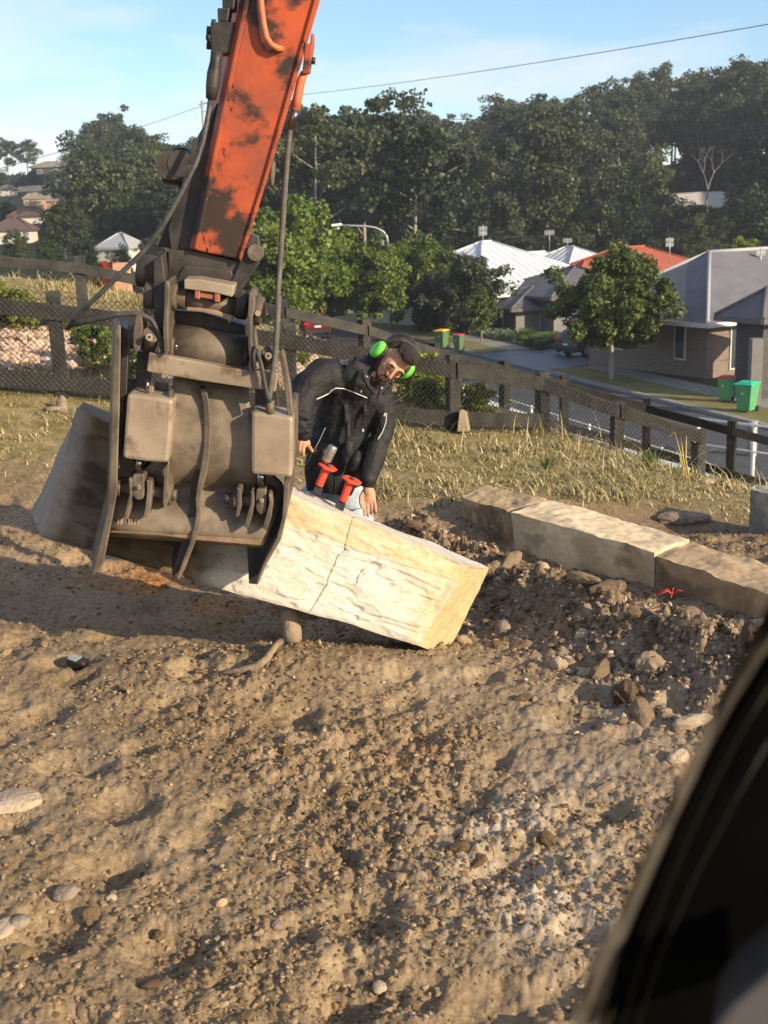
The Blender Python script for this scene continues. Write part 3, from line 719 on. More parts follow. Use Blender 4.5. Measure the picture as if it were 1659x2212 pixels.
# upper left part of the shell wall behind the left box
part('shell_wall', M['steel_mid'], [(290, 640), (600, 680), (600, 1290), (270, 1290)], 4.66, .02)
part('lip_edge', M['rustlip'], [(240, 1592), (420, 1612), (700, 1628), (1258, 1640), (1222, 1742), (800, 1706), (500, 1668), (222, 1655)], 4.585, .03)
mb = MB()
for x, w in ((272, 10), (292, 12), (344, 10), (362, 10), (382, 12), (402, 9)): mb.prism(PP(C2, [(x, 1566), (x + w, 1566), (x + w - 5, 1612 + w), (x - 6, 1608)], 4.578), (0, .005, 0))
tag(mb.build('weld_scar', mat('bare_weld', (.52, .40, .28), (.35, .2, .1), 60, .4, .4), EX), 'pale ground-off weld marks')
# ribs and side plates
part('side_plate', M['steel'], [(250, 340), (264, 300), (292, 304), (290, 560), (282, 900), (272, 1250), (268, 1400), (240, 1550), (215, 1680), (178, 1862), (118, 1930), (98, 1932), (112, 1890), (160, 1700), (206, 1500), (216, 1250), (226, 1000), (236, 600)], 4.50, .38, bevel=.006, vec=Vector((-.23, 1, .04)))
part('wear_strip', M['steel_dark'], [(292, 304), (335, 330), (340, 500), (330, 760), (316, 760), (300, 1000), (285, 1240), (272, 1240), (284, 900), (290, 560)], 4.56, .26, vec=Vector((-.17, 1, .04)))
cr = part('centre_rib', M['steel'], [(808, 712), (850, 716), (868, 800), (878, 900), (880, 1000), (872, 1150), (850, 1290), (822, 1380), (812, 1460), (820, 1530), (808, 1620), (770, 1740), (712, 1890), (672, 1962), (654, 1952), (690, 1860), (742, 1720), (772, 1600), (784, 1520), (778, 1440), (790, 1350), (812, 1240), (830, 1100), (836, 960), (828, 820)], 4.565, .30, bevel=.005, vec=Vector((-.15, 1, .04)))
part('centre_rib_foot', M['steel_dark'], [(812, 712), (828, 720), (834, 960), (826, 1100), (808, 1240), (788, 1350), (776, 1440), (782, 1520), (770, 1600), (740, 1720), (690, 1850), (640, 1950), (625, 1930), (700, 1690), (740, 1500), (770, 1290), (806, 1000)], 4.60, .25, vec=Vector((-.17, 1, .04)))
part('side_plate', M['steel'], [(1378, 880), (1416, 890), (1412, 1290), (1392, 1330), (1386, 1500), (1372, 1560), (1340, 1700), (1252, 1850), (1190, 1990), (1172, 2004), (1180, 1960), (1236, 1830), (1310, 1690), (1345, 1560), (1352, 1460), (1356, 1330), (1376, 1290)], 4.53, .40, bevel=.006)
part('inner_cheek', M['steel_dark'], [(1352, 1400), (1345, 1560), (1310, 1690), (1238, 1836), (1176, 1995), (1128, 1990), (1114, 1735), (1250, 1720), (1270, 1600), (1330, 1440)], 4.66, .22, bevel=.004)
part('brace_strip', M['steel'], [(1326, 480), (1346, 464), (1362, 500), (1400, 700), (1416, 890), (1378, 884), (1360, 700)], 4.52, .05)
# cylinder guards, rods, clevises
def guard(pts, side):
    g = part('cylinder_guard', M['steel_light'], pts, 4.50, .15, bevel=.014)
    return g
guard([(332, 748), (430, 758), (632, 788), (622, 1000), (600, 1202), (450, 1192), (302, 1170), (316, 960)], 0)
guard([(1146, 866), (1280, 880), (1416, 902), (1416, 1100), (1410, 1298), (1280, 1286), (1144, 1274), (1143, 1060)], 1)
part('guard_flange', M['steel'], [(602, 730), (622, 732), (632, 790), (628, 1000), (606, 1205), (600, 1300), (606, 1420), (590, 1480), (572, 1490), (566, 1460), (572, 1300), (560, 1250), (598, 1205)], 4.53, .16)
for gx, gy, bx, by, kx0, kx1, bolt in ((412, 1200, 406, 1275, 360, 452, (410, 1357)), (1206, 1284, 1208, 1370, 1172, 1246, (1214, 1446))):
    MB().cyl(P(*C2(gx, gy - 60), 4.58), P(*C2(bx, by), 4.58), .019, 20).build('cylinder_rod', M['chrome'], EX)
    kn = MB().prism(PP(C2, [(kx0 + 8, by), (kx1 - 8, by), (kx1, by + 60), (kx1 - 4, by + 150), (kx1 - 30, by + 168), (kx0 + 30, by + 168), (kx0 + 4, by + 140), (kx0, by + 50)], 4.54), (0, .08, 0)).build('rod_eye', M['steel'], EX, bevel=.008)
    MB().cyl(P(*C2(bolt[0], bolt[1]), 4.515), P(*C2(bolt[0], bolt[1]), 4.55), .0085, 12).build('bolt', M['steel_light'], kn)
    MB().cyl(P(*C2(bolt[0], bolt[1]), 4.512), P(*C2(bolt[0], bolt[1]), 4.516), .004, 8).build('bolt_socket', M['steel_dark'], kn)
part('clevis_lug', M['steel'], [(342, 1300), (362, 1304), (366, 1400), (352, 1500), (340, 1562), (312, 1552), (330, 1480), (346, 1400)], 4.53, .15)
part('clevis_lug', M['steel'], [(458, 1312), (490, 1318), (496, 1360), (484, 1480), (470, 1562), (438, 1556), (452, 1480), (462, 1380)], 4.53, .15)
part('clevis_lug', M['steel'], [(1142, 1386), (1160, 1396), (1164, 1470), (1146, 1560), (1124, 1626), (1096, 1620), (1118, 1540), (1140, 1460)], 4.52, .15)
part('clevis_lug', M['steel'], [(1254, 1402), (1276, 1408), (1286, 1450), (1274, 1560), (1246, 1638), (1216, 1630), (1242, 1540), (1262, 1460)], 4.52, .15)
pn = MB().cyl(P(*C2(270, 1360), 4.59), P(*C2(600, 1395), 4.59), .022, 20).build('clevis_pin', M['steel'], EX)
MB().cyl(P(*C2(575, 1400), 4.59), P(*C2(628, 1406), 4.59), .046, 24).build('pin_head', M['steel'], pn, bevel=.005)
MB().cyl(P(*C2(628, 1408), 4.59), P(*C2(656, 1411), 4.59), .026, 6).build('pin_nut', M['steel'], pn, bevel=.003)
MB().cyl(P(*C2(262, 1365), 4.59), P(*C2(295, 1368), 4.59), .034, 24).build('pin_head', M['steel'], pn, bevel=.005)
pn = MB().cyl(P(*C2(1000, 1436), 4.59), P(*C2(1300, 1470), 4.59), .022, 20).build('clevis_pin', M['steel'], EX)
MB().cyl(P(*C2(1030, 1440), 4.59), P(*C2(1068, 1444), 4.59), .044, 24).build('pin_head', M['steel'], pn, bevel=.005)
MB().cyl(P(*C2(968, 1430), 4.59), P(*C2(1000, 1434), 4.59), .026, 6).build('pin_nut', M['steel_dark'], pn, bevel=.003)
part('lug_plate', M['steel'], [(1050, 1360), (1078, 1366), (1082, 1480), (1062, 1550), (1040, 1552), (1052, 1470)], 4.54, .12)
# cab window frame beside the lens
def S2(x, y): return 822.8 + .504 * x, 1316.5 + .504 * y
m_out = mat('dusty_grey_rubber', (.045, .038, .029), (.075, .062, .046), 9, .9, bump=.2)
m_in = mat('black_window_rubber', (.0015, .0015, .0015), (.003, .003, .0025), 12, 1.0, spec=0)  # near-black rubber, the shade inside the cab put into its colour
outer = [(1680, -60), (1582, 120), (1440, 400), (1268, 750), (1138, 1020), (1022, 1290), (962, 1430), (925, 1447), (900, 1500), (862, 1640), (800, 1850)]
inner = [(1720, 180), (1620, 300), (1470, 540), (1330, 800), (1230, 1040), (1130, 1290), (1085, 1400), (1070, 1430), (1050, 1480), (1010, 1640), (960, 1850)]
mb = MB(); VS = [P(*S2(*p), .52) for p in outer] + [P(*S2(*p), .60) for p in inner]; q = len(outer)
VS += [v + Vector((.02, .03, 0)) for v in VS]
FS = [(i, i + 1, q + i + 1, q + i) for i in range(q - 1)] + [(2 * q + i, 3 * q + i, 3 * q + i + 1, 2 * q + i + 1) for i in range(q - 1)] + [(i, 2 * q + i, 2 * q + i + 1, i + 1) for i in range(q - 1)]
mb.add(VS, FS, True); mb.build('window_seal', m_out, EX)
mb = MB(); far_ = [(2300, 100), (2300, 1850)]
mb.prism([P(*S2(*p), .57) for p in inner] + [P(*S2(*p), .57) for p in [(2300, 1850), (2300, -200), (1760, -200)]], (.02, .05, 0))
mb.build('window_frame', m_in, EX)
for a_, w_ in (([(1665, 560), (1500, 850), (1340, 1160), (1200, 1480), (1075, 1850)], .0006), ([(1668, 330), (1560, 500), (1430, 740), (1290, 1050), (1150, 1400), (1010, 1850)], .0005)):
    MB().tube([P(*S2(*p), .563) for p in a_], w_, 6).build('frame_highlight', mat('highlight_grey', (.015, .013, .009), rough=.5), EX)  # thin grey tubes standing in for faint highlights on the frame
mb = MB(); mb.prism([P(*S2(*p), .50) for p in [(1760, 1500), (1659, 1560), (1620, 1600), (1560, 1650), (1500, 1700), (1440, 1777), (1400, 1850), (1760, 1850)]], (.02, .05, 0))
mb.build('cab_fabric', mat('grey_cab_fabric', (.045, .042, .042), (.06, .056, .055), 5, .8), EX, bevel=.004)  # piece of grey fabric low in the right corner of the view
# ------------------------------------------------------------------ sandstone blocks
def stonemat(name):
    m, t, b = newmat(name); N = t.nodes.new; K = t.links.new
    at = N('ShaderNodeAttribute'); at.attribute_name = 'mask'
    tcn = N('ShaderNodeTexCoord'); nz = N('ShaderNodeTexNoise'); nz.inputs['Scale'].default_value = 45; nz.inputs['Detail'].default_value = 6; nz.inputs['Roughness'].default_value = .7
    K(tcn.outputs['Object'], nz.inputs['Vector'])
    mr = N('ShaderNodeMapRange'); mr.inputs[1].default_value = .3; mr.inputs[2].default_value = .7; mr.inputs[3].default_value = .82; mr.inputs[4].default_value = 1.12; K(nz.outputs[0], mr.inputs[0])
    hs = N('ShaderNodeHueSaturation'); K(at.outputs['Color'], hs.inputs['Color']); K(mr.outputs[0], hs.inputs['Value']); K(hs.outputs[0], b.inputs['Base Color'])
    bp = N('ShaderNodeBump'); bp.inputs['Strength'].default_value = .5; bp.inputs['Distance'].default_value = .006
    K(nz.outputs[0], bp.inputs['Height']); K(bp.outputs[0], b.inputs['Normal'])
    b.inputs['Roughness'].default_value = .92; b.inputs['Specular IOR Level'].default_value = .15
    return m
M['stone'] = stonemat('sandstone')
def lerp3(a, b, t): return tuple(a[i] + (b[i] - a[i]) * t for i in range(3))
def gridblock(name, c, nx, ny, nz, disp, colf):
    """c: 8 corners [front-bottom-left, fbr, ftr, ftl, bbl, bbr, btr, btl]; each side gridded and displaced"""
    c = [np.array(p[:]) for p in c]
    def tri(u, v, w):
        f = (c[0] * (1 - u) * (1 - v) + c[1] * u * (1 - v) + c[2] * u * v + c[3] * (1 - u) * v)
        k = (c[4] * (1 - u) * (1 - v) + c[5] * u * (1 - v) + c[6] * u * v + c[7] * (1 - u) * v)
        return f * (1 - w) + k * w
    V = []; Fq = []; Cc = []; base = 0
    faces = (('front', nx, nz), ('back', nx, nz), ('left', ny, nz), ('right', ny, nz), ('top', nx, ny), ('bottom', nx, ny))
    for nm, a_, b_ in faces:
        if nm in ('back', 'bottom'): a_ = a_ // 4; b_ = b_ // 2
        A, B = np.meshgrid(np.linspace(0, 1, a_ + 1), np.linspace(0, 1, b_ + 1), indexing='ij'); A = A.ravel(); B = B.ravel(); O = np.zeros_like(A); I = O + 1
        u, v, w = {'front': (A, B, O), 'back': (A, B, I), 'left': (O, B, A), 'right': (I, B, A), 'top': (A, I, B), 'bottom': (A, O, B)}[nm]
        p = tri(u[:, None], v[:, None], w[:, None])
        e1 = tri(u[:, None] + (.01 if nm not in ('left', 'right') else 0), v[:, None], w[:, None] + (.01 if nm in ('left', 'right') else 0)) - p
        e2 = tri(u[:, None], v[:, None] + (.01 if nm not in ('top', 'bottom') else 0), w[:, None] + (.01 if nm in ('top', 'bottom') else 0)) - p
        nn = np.cross(e1, e2); nn /= np.linalg.norm(nn, axis=1)[:, None] + 1e-12
        if nm in ('back', 'left', 'bottom'): nn = -nn
        if nm in ('bottom',): nn = nn
        edge = np.minimum.reduce([A, 1 - A, B, 1 - B]); ed = sstep(0, .03, edge)
        dz = disp(nm, A, B, p) * ed
        p = p + nn * dz[:, None]
        X_, Y_, Z_ = p[:, 0], p[:, 1], p[:, 2]; w1_ = X_ * 1.3 + Z_; w2_ = Y_ * 1.7 - Z_ * .6
        p = p + np.stack([fbm(w1_ * 4, w2_ * 4 + 3, 201, 5), fbm(w1_ * 4 + 9, w2_ * 4, 205, 5), fbm(w1_ * 4, w2_ * 4 - 7, 209, 5)], -1) * .034
        V.append(p); Cc.append(colf(nm, A, B, p, dz))
        ix = np.arange((a_ + 1) * (b_ + 1)).reshape(a_ + 1, b_ + 1) + base
        q = np.stack([ix[:-1, :-1], ix[1:, :-1], ix[1:, 1:], ix[:-1, 1:]], -1).reshape(-1, 4)
        if nm in ('back', 'left', 'bottom'): q = q[:, ::-1]
        Fq.append(q); base += (a_ + 1) * (b_ + 1)
    col4 = np.concatenate(Cc); col4 = np.concatenate([col4, np.ones((len(col4), 1))], 1)
    return np_mesh(name, np.concatenate(V), np.concatenate(Fq), M['stone'], smooth=True, cols=col4)
FTL = P(165, 884, 5.02); FTR = P(1012, 1222, 5.00); FBR = P(903, 1393, 4.82); FBL = P(88, 1160, 4.86)
BTR = P(1056, 1225, 5.28); BTL = P(182, 868, 5.42); BBR = P(968, 1412, 5.06); BBL = P(70, 1108, 5.22)
BK = [FBL, FBR, FTR, FTL, BBL, BBR, BTR, BTL]
crk = lambda v: np.interp(v, [0, .33, .6, .7, .83, 1], [.708, .708, .703, .712, .703, .690])
def bdisp(nm, A, B, p):
    if nm == 'front':
        r_ = .022 * fbm(A * 5, B * 3, 1, 4) + .010 * fbm(A * 18, B * 12, 2, 5, .6)
        # broken bedding ledges
        n0 = fbm(A * 3.0 + .6 * B, B * 3.6, 101, 4, .5) * 6.5 + fbm(A * 12, B * 9, 104, 4) * .6
        f0 = n0 - np.floor(n0); r_ = r_ + .008 * (np.floor(n0) + sstep(.80, 1, f0)) * sstep(1.02, .7, B + .05 * fbm(A * 6, A * 0, 8, 3)) * .8
        rg = 1 - np.abs(fbm(A * 10, B * 16, 106, 4) * 4); r_ = r_ - .0012 * np.clip(rg, 0, 1) ** 3
        lay = B * 7 + 1.1 * fbm(A * 4, B * 2, 3, 3) + A * .4
        fr = lay - np.floor(lay); lid = _h(np.floor(lay), np.floor(A * 6 + 2 * fbm(A * 5, B * 5, 9, 2)), 4)
        lower = 1 - sstep(.68, .80, B + .06 * fbm(A * 6, A * 0, 8, 3))
        r_ = r_ + lower * .010 * (fr ** 3) * lid
        ch, ci = worley(A * 22, B * 10, 14); r_ = r_ - lower * .010 * (1 - sstep(.15, .5, ch)) * (ci > .85)
        d = np.abs(A - crk(B) + .006 * fbm(B * 9, B * 0, 5, 3))
        r_ = r_ - .006 * (1 - sstep(.0008, .0022, d))
        # small second fracture
        d2 = np.abs(A - (.79 + .02 * np.sin(B * 9)) ); r_ = r_ - .008 * (1 - sstep(.001, .004, d2)) * (B > .42) * (B < .72)
        return r_
    if nm in ('right',): return .014 * fbm(A * 7, B * 7, 20, 6, .6)
    if nm == 'top': return .012 * fbm(A * 8, B * 3, 22, 5)
    return .02 * fbm(A * 6, B * 4, 25, 5)
def bcol(nm, A, B, p, dz):
    n1 = fbm(A * 9, B * 5, 30, 5); n2 = fbm(A * 30, B * 22, 33, 4)
    white = np.array([.54, .50, .42]); yel = np.array([.50, .36, .16]); cream = np.array([.53, .47, .35]); dirt = np.array([.125, .082, .043]); moss = np.array([.055, .045, .03])
    def mixm(c1, c2, f): return c1 * (1 - f[:, None]) + c2 * f[:, None]
    c = np.repeat(white[None], len(A), 0)
    if nm == 'front':
        c = mixm(c, cream, sstep(-.1, .2, n1))
        top = sstep(.70, .80, B + .05 * fbm(A * 8, B * 3, 41, 3) - .10 * sstep(.85, 1, A) * 0)
        c = mixm(c, yel, np.clip(top * (.75 + n2), 0, 1) * .85)
        c = mixm(c, yel, sstep(.93, .97, A + .03 * n1) * .5)
        streak = sstep(.02, .22, fbm(A * 3, B * 30, 44, 4)); c = mixm(c, np.array([.50, .45, .38]), streak * .45)
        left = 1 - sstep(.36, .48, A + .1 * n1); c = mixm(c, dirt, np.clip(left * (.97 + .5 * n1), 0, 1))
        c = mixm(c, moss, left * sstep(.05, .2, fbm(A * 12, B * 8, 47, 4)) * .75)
        c = mixm(c, np.array([.58, .50, .40]), (1 - sstep(.01, .06, A)) * .45)  # pale left strip puts the sunlit edge beside the grab's shadow into the colour
        # dark line in the split
        d = np.abs(A - crk(B) + .006 * fbm(B * 9, B * 0, 5, 3)); c = mixm(c, np.array([.24, .21, .16]), 1 - sstep(.0005, .0019, d))
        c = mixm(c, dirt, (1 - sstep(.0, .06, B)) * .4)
    elif nm == 'right': c = mixm(np.repeat(np.array([.46, .345, .175])[None], len(A), 0), cream, sstep(0, .3, n2) * .4)
    elif nm == 'top':
        c = mixm(np.repeat(np.array([.50, .45, .39])[None], len(A), 0), np.array([.33, .26, .2]), sstep(0, .25, fbm(A * 14, B * 3, 50, 4)) * .7)
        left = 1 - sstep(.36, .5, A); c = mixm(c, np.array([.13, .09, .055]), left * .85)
        d = np.abs(A - .690 - .05 * (B - .0)); c = mixm(c, np.array([.15, .12, .1]), (1 - sstep(.001, .003, d)) * (B < .6))
    else: c = mixm(c, dirt, .6 + .3 * n1)
    return c
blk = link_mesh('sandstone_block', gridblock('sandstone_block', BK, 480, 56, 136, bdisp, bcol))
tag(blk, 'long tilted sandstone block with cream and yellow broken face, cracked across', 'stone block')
# stone that props the block, root beside it
p = P(632, 1366, 4.95); mb = MB()
mb.tube([P(620, 1316, 4.98), P(628, 1340, 4.96), P(632, 1368, 4.93), P(634, 1390, 4.92)], [.035, .043, .046, .040], 14)
pr = mb.build('prop_stone', mat('prop_stone_tan', (.30, .22, .14), (.20, .15, .10), 9, .85, bump=.5), base=(p.x, p.y, Hs(p.x, p.y))); tag(pr, 'stubby tan stone propping up the underside of the cracked block', 'stone')
bv = pr.modifiers.new('bevel', 'BEVEL'); bv.width = .018; bv.segments = 3
ds = pr.modifiers.new('s', 'SUBSURF'); ds.levels = 1; ds.render_levels = 1
def gp(px, py, lift=0):
    q = hit(px, py); return q + Vector((0, 0, lift))
rt = MB().tube([gp(482, 1459, .012), gp(520, 1457, .018), gp(556, 1450, .022), gp(578, 1436, .03), gp(594, 1414, .035), gp(606, 1400, .03)], [.012, .016, .018, .017, .014, .02], 9)
tag(rt.build('tree_root', mat('root_bark', (.20, .14, .085), (.30, .22, .14), 30, .9, bump=.4), base=tuple(gp(540, 1455))), 'bent piece of root lying in the shadow left of the prop stone', 'root')
rt = MB().tube([gp(500, 1385 + 545, .004), gp(520, 1940, .01), gp(548, 1965, .01), gp(590, 2000, .006)], [.004, .005, .004, .003], 6)
# battery pack
q = gp(170, 1442, .0); bt = empty('battery_pack', tuple(q), 'small black and red cordless tool battery lying on the dirt', 'battery')
rm = Matrix.Rotation(R(-20), 3, 'Z') @ Matrix.Rotation(R(14), 3, 'Y')
mb = MB(); mb.box(q + Vector((0, 0, .026)), (.085, .07, .036), rm); mb.build('casing', mat('black_plastic', (.02, .02, .02), rough=.4), bt, bevel=.005)
mb = MB(); mb.box(q + Vector((-.014, .0, .048)), (.045, .055, .012), rm); mb.build('contact_rail', mat('grey_plastic', (.25, .25, .24), rough=.4), bt, bevel=.002)
mb = MB(); mb.box(q + Vector((.033, -.036, .024)), (.016, .004, .022), rm); mb.build('release_tab', mat('red_plastic', (.45, .05, .03), rough=.4), bt)
# ---- stone wall of long blocks behind the spoil
def wallblock(tl, tr, br_, bl_, hgt, name, label, colr, cat='stone block', seed=0, below=.12):
    """tl,tr: front top edge (px,py,z); br_,bl_: back top edge"""
    ft = [G(*tl), G(*tr)]; bt_ = [G(*bl_), G(*br_)]
    dn = Vector((0, 0, -(hgt + below)))
    fwd = Vector((0, 0, 0))
    c = [ft[0] + dn, ft[1] + dn, ft[1], ft[0], bt_[0] + dn, bt_[1] + dn, bt_[1], bt_[0]]
    def disp(nm, A, B, p): return .03 * fbm(A * 6 + seed, B * 3, 70 + seed, 5) + (.008 * fbm(A * 22, B * 12, 72 + seed, 4))
    def cf(nm, A, B, p, dz):
        n1 = fbm(A * 7 + seed, B * 4, 80 + seed, 5); a_ = np.array(colr); b2 = a_ * np.array([.55, .52, .50])
        f = sstep(-.1, .2, n1 + (0 if nm == 'top' else .08)); k_ = .35 if nm == 'top' else .6  # tops darkened less than the sides, their sunlit look put into the colour
        c_ = a_ * (1 - f[:, None] * k_) + b2 * f[:, None] * k_
        if nm != 'top': c_ = c_ * 1.02
        d = sstep(.08, .2, fbm(A * 5, B * 5, 90 + seed, 4)); return c_ * (1 - d[:, None] * (.2 if nm == 'top' else .4))
    o = link_mesh(name, gridblock(name, c, 90, 24, 30, disp, cf)); return tag(o, label, cat)
zt = .14
wallblock((998, 1072, zt - .04), (1104, 1108, zt - .04), (1178, 1079, zt - .04), (1050, 1048, zt - .04), .4, 'sandstone_block', 'short dull brown wall block at the far left end of the stone wall', (.44, .315, .18), seed=1)
wallblock((1106, 1108, zt + .02), (1412, 1192, zt + .02), (1490, 1164, zt + .02), (1184, 1078, zt + .02), .45, 'sandstone_block', 'longest wall block with a bright cream top, middle of the stone wall', (.76, .60, .37), seed=2)
wallblock((1416, 1200, zt - .0), (1760, 1320, zt - .0), (1810, 1268, zt - .0), (1492, 1170, zt - .0), .45, 'sandstone_block', 'brown wall block at the right edge of the photo, next to the cream one', (.48, .345, .20), seed=3)
wallblock((1622, 1056, .05), (1760, 1090, .05), (1790, 1066, .05), (1634, 1046, .05), .30, 'sandstone_block', 'lone grey block standing behind the stone wall at the right edge', (.36, .33, .27), seed=4)
q = gp(1480, 1125, .02); V, Fc = ico(3, 333, .3, (1, .6, .3))
tag(link_mesh('grey_stone', np_mesh('grey_stone', V * .17, Fc, M['greyrock'], sides=3), loc=q), 'flat grey broken stone lying in the pit behind the stone wall', 'stone')
q = gp(1530, 1046, .02); V, Fc = ico(3, 334, .2, (1, .6, .5))
tag(link_mesh('white_stone', np_mesh('white_stone', V * .07, Fc, M['palerock'], sides=3), loc=q), 'pale stone in the grass at the foot of the fence, right side', 'stone')
q = gp(268 / 2 + 0, 886, .02); V, Fc = ico(2, 335, .2, (.5, .35, 1))
tag(link_mesh('grey_stone', np_mesh('grey_stone', V * .12, Fc, M['greyrock'], sides=3), loc=q), 'pointed grey stone standing in dry grass behind the left end of the block', 'stone')
q = gp(112, 888, .02); V, Fc = ico(2, 336, .2, (1, .5, .3))
tag(link_mesh('grey_stone', np_mesh('grey_stone', V * .09, Fc, M['greyrock'], sides=3), loc=q), 'low grey slab of stone left of the pointed grey stone', 'stone')
# red string tangle on the spoil
q = gp(1452, 1302, .04); mb = MB()
for k in range(9):
    a = random.uniform(0, 6.28); mb.tube([q + Vector((.0, 0, 0)), q + Vector((math.cos(a) * .03, math.sin(a) * .03, .03)), q + Vector((math.cos(a) * .09, math.sin(a) * .06, random.uniform(-.01, .02)))], .0028, 5)
tag(mb.build('red_string', mat('red_cord', (.55, .05, .04), rough=.6), base=tuple(q)), 'tangle of red string on the spoil heap by the stone wall', 'string')
# ------------------------------------------------------------------ the worker
def C3(x, y): return 603.4 + .1984 * x, 702.1 + .1984 * y
def Q(x, y, d): return P(*C3(x, y), d)
def caps(mb, a, b, ra, rb=None, seg=14):
    rb = ra if rb is None else rb
    a = Vector(a); b = Vector(b)
    mb.tube([a, b], [ra, rb], seg); mb.ell(a, (ra,) * 3, seg=seg, rings=8); mb.ell(b, (rb,) * 3, seg=seg, rings=8)
def chain(mb, pts, rs, seg=14):
    for i in range(len(pts) - 1): caps(mb, pts[i], pts[i + 1], rs[i], rs[i + 1], seg)
def loft(mb, secs, seg=28):
    """secs: (centre, right axis vector, forward axis vector) ellipse sections"""
    vs = []; 
    for c, a, b in secs:
        for k in range(seg):
            t = 2 * math.pi * k / seg; vs.append(Vector(c) + Vector(a) * math.cos(t) + Vector(b) * math.sin(t))
    fs = [(i * seg + k, i * seg + (k + 1) % seg, (i + 1) * seg + (k + 1) % seg, (i + 1) * seg + k) for i in range(len(secs) - 1) for k in range(seg)]
    n = len(secs); fs.append(tuple(range(seg - 1, -1, -1))); fs.append(tuple((n - 1) * seg + k for k in range(seg)))
    mb.add(vs, fs, True)
def sculpt(mb, name, m, parent, voxel, smooth=4, disp=None):
    o = mb.build(name, m, parent)
    r = o.modifiers.new('remesh', 'REMESH'); r.mode = 'VOXEL'; r.voxel_size = voxel; r.use_smooth_shade = True
    s_ = o.modifiers.new('smooth', 'SMOOTH'); s_.factor = .5; s_.iterations = smooth
    for k, (tex_scale, strength, typ) in enumerate(disp or []):
        t = bpy.data.textures.new(name + '_fold', typ)
        if typ in ('CLOUDS', 'MUSGRAVE', 'DISTORTED_NOISE', 'MARBLE', 'WOOD', 'STUCCI'): 
            t.noise_scale = tex_scale
        d_ = o.modifiers.new('fold', 'DISPLACE'); d_.texture = t; d_.strength = strength; d_.mid_level = .5; d_.texture_coords = 'GLOBAL'
    return o
M['skin'] = mat('warm_skin', (.42, .215, .13), (.52, .29, .19), 30, .55, bump=.18, bscale=260)
M['skin'].node_tree.nodes['Principled BSDF'].inputs['Subsurface Weight'].default_value = .08
M['skin'].node_tree.nodes['Principled BSDF'].inputs['Subsurface Radius'].default_value = (.02, .008, .004)
M['hair'] = mat('dark_brown_hair', (.009, .006, .004), (.028, .017, .011), 60, .45, bump=.7, bscale=220, stretch=(1, 1, .3))
M['beard'] = mat('short_dark_beard', (.045, .026, .018), (.10, .06, .04), 150, .8, bump=.6, bscale=400)
M['jacket'] = mat('black_nylon', (.011, .011, .012), (.017, .017, .018), 5, .68, bump=.45, bscale=38, spec=.3)
M['cuffmat'] = mat('black_knit', (.012, .012, .013), (.03, .03, .03), 200, .9, bump=.5)
M['greypatch'] = mat('charcoal_yoke', (.055, .058, .064), (.07, .072, .08), 30, .6)
M['piping'] = mat('silver_piping', (.62, .62, .60), rough=.4)
M['jeans'] = mat('light_blue_denim', (.33, .42, .50), (.48, .56, .62), 25, .85, bump=.4, bscale=300)
M['shirt'] = mat('dark_tshirt', (.03, .025, .025), rough=.9)
hipc = Vector((-.27, 5.84, .55))
pz = Hs(-.2, 5.95)
PE = empty('person', (-.2, 5.9, pz), 'man in black jacket, jeans and green ear muffs bending over the block with a hammer', 'person')
DB = 5.55
# joints
neck = Q(930, 600, 5.55); shR = Q(440, 520, 5.50); shL = Q(1120, 760, 5.62)
elR = Q(215, 830, 5.42); wrR = Q(262, 1225, 5.36)
elL = Q(1130, 1180, 5.62); wrL = Q(965, 1750, 5.52)
chest = (shR + shL) * .5 * .5 + Q(760, 850, 5.66) * .5
# head frame
E = Vector((.70, .35, -.60)).normalized()          # towards his left ear
U = Vector((.40, -.52, .74)); U = (U - E * U.dot(E)).normalized()
FW = E.cross(U).normalized()
HC = Q(1235, 385, 5.50) 
HM = Matrix((E, FW, U)).transposed()                # local (x: left, y: forward, z: up)
def hp(x, y, z): return HC + HM @ Vector((x, y, z))
def head_shapes(mb):
    mb.ell(hp(0, -.012, .028), (.073, .092, .088), HM, 28, 20)              # skull
    mb.ell(hp(0, .030, .005), (.062, .060, .075), HM, 24, 16)               # face
    mb.ell(hp(0, .038, -.045), (.052, .048, .048), HM, 24, 14)              # jaw
    mb.ell(hp(0, .066, -.086), (.026, .022, .022), HM, 14, 10)              # chin
    mb.ell(hp(0, .020, -.070), (.048, .04, .025), HM, 16, 10)
    for sx in (-1, 1):
        mb.ell(hp(sx * .036, .066, -.012), (.020, .018, .018), HM, 14, 10)   # cheek
        mb.ell(hp(sx * .028, .081, .030), (.024, .011, .009), HM, 14, 8)     # brow
        mb.ell(hp(sx * .011, .094, -.022), (.009, .010, .008), HM, 10, 8)    # nostril
        mb.ell(hp(sx * .029, .076, .010), (.014, .012, .009), HM, 12, 8)     # eyelid
        mb.ell(hp(sx * .076, -.004, .0), (.010, .020, .032), HM, 12, 8)      # ear
    mb.tube([hp(0, .086, .030), hp(0, .096, .010), hp(0, .106, -.012), hp(0, .110, -.020)], [.008, .009, .011, .010], 12)
    mb.ell(hp(0, .107, -.021), (.011, .011, .009), HM, 12, 8)
    mb.tube([hp(-.022, .083, -.050), hp(0, .092, -.046), hp(.022, .083, -.050)], [.004, .006, .004], 8)
    mb.tube([hp(-.020, .082, -.058), hp(0, .091, -.060), hp(.020, .082, -.058)], [.004, .0065, .004], 8)
body = MB(); head_shapes(body)
caps(body, hp(0, -.02, -.03), neck, .056, .062)
def finger(mb, pts, r0, r1):
    chain(mb, pts, np.linspace(r0, r1, len(pts)), 8)
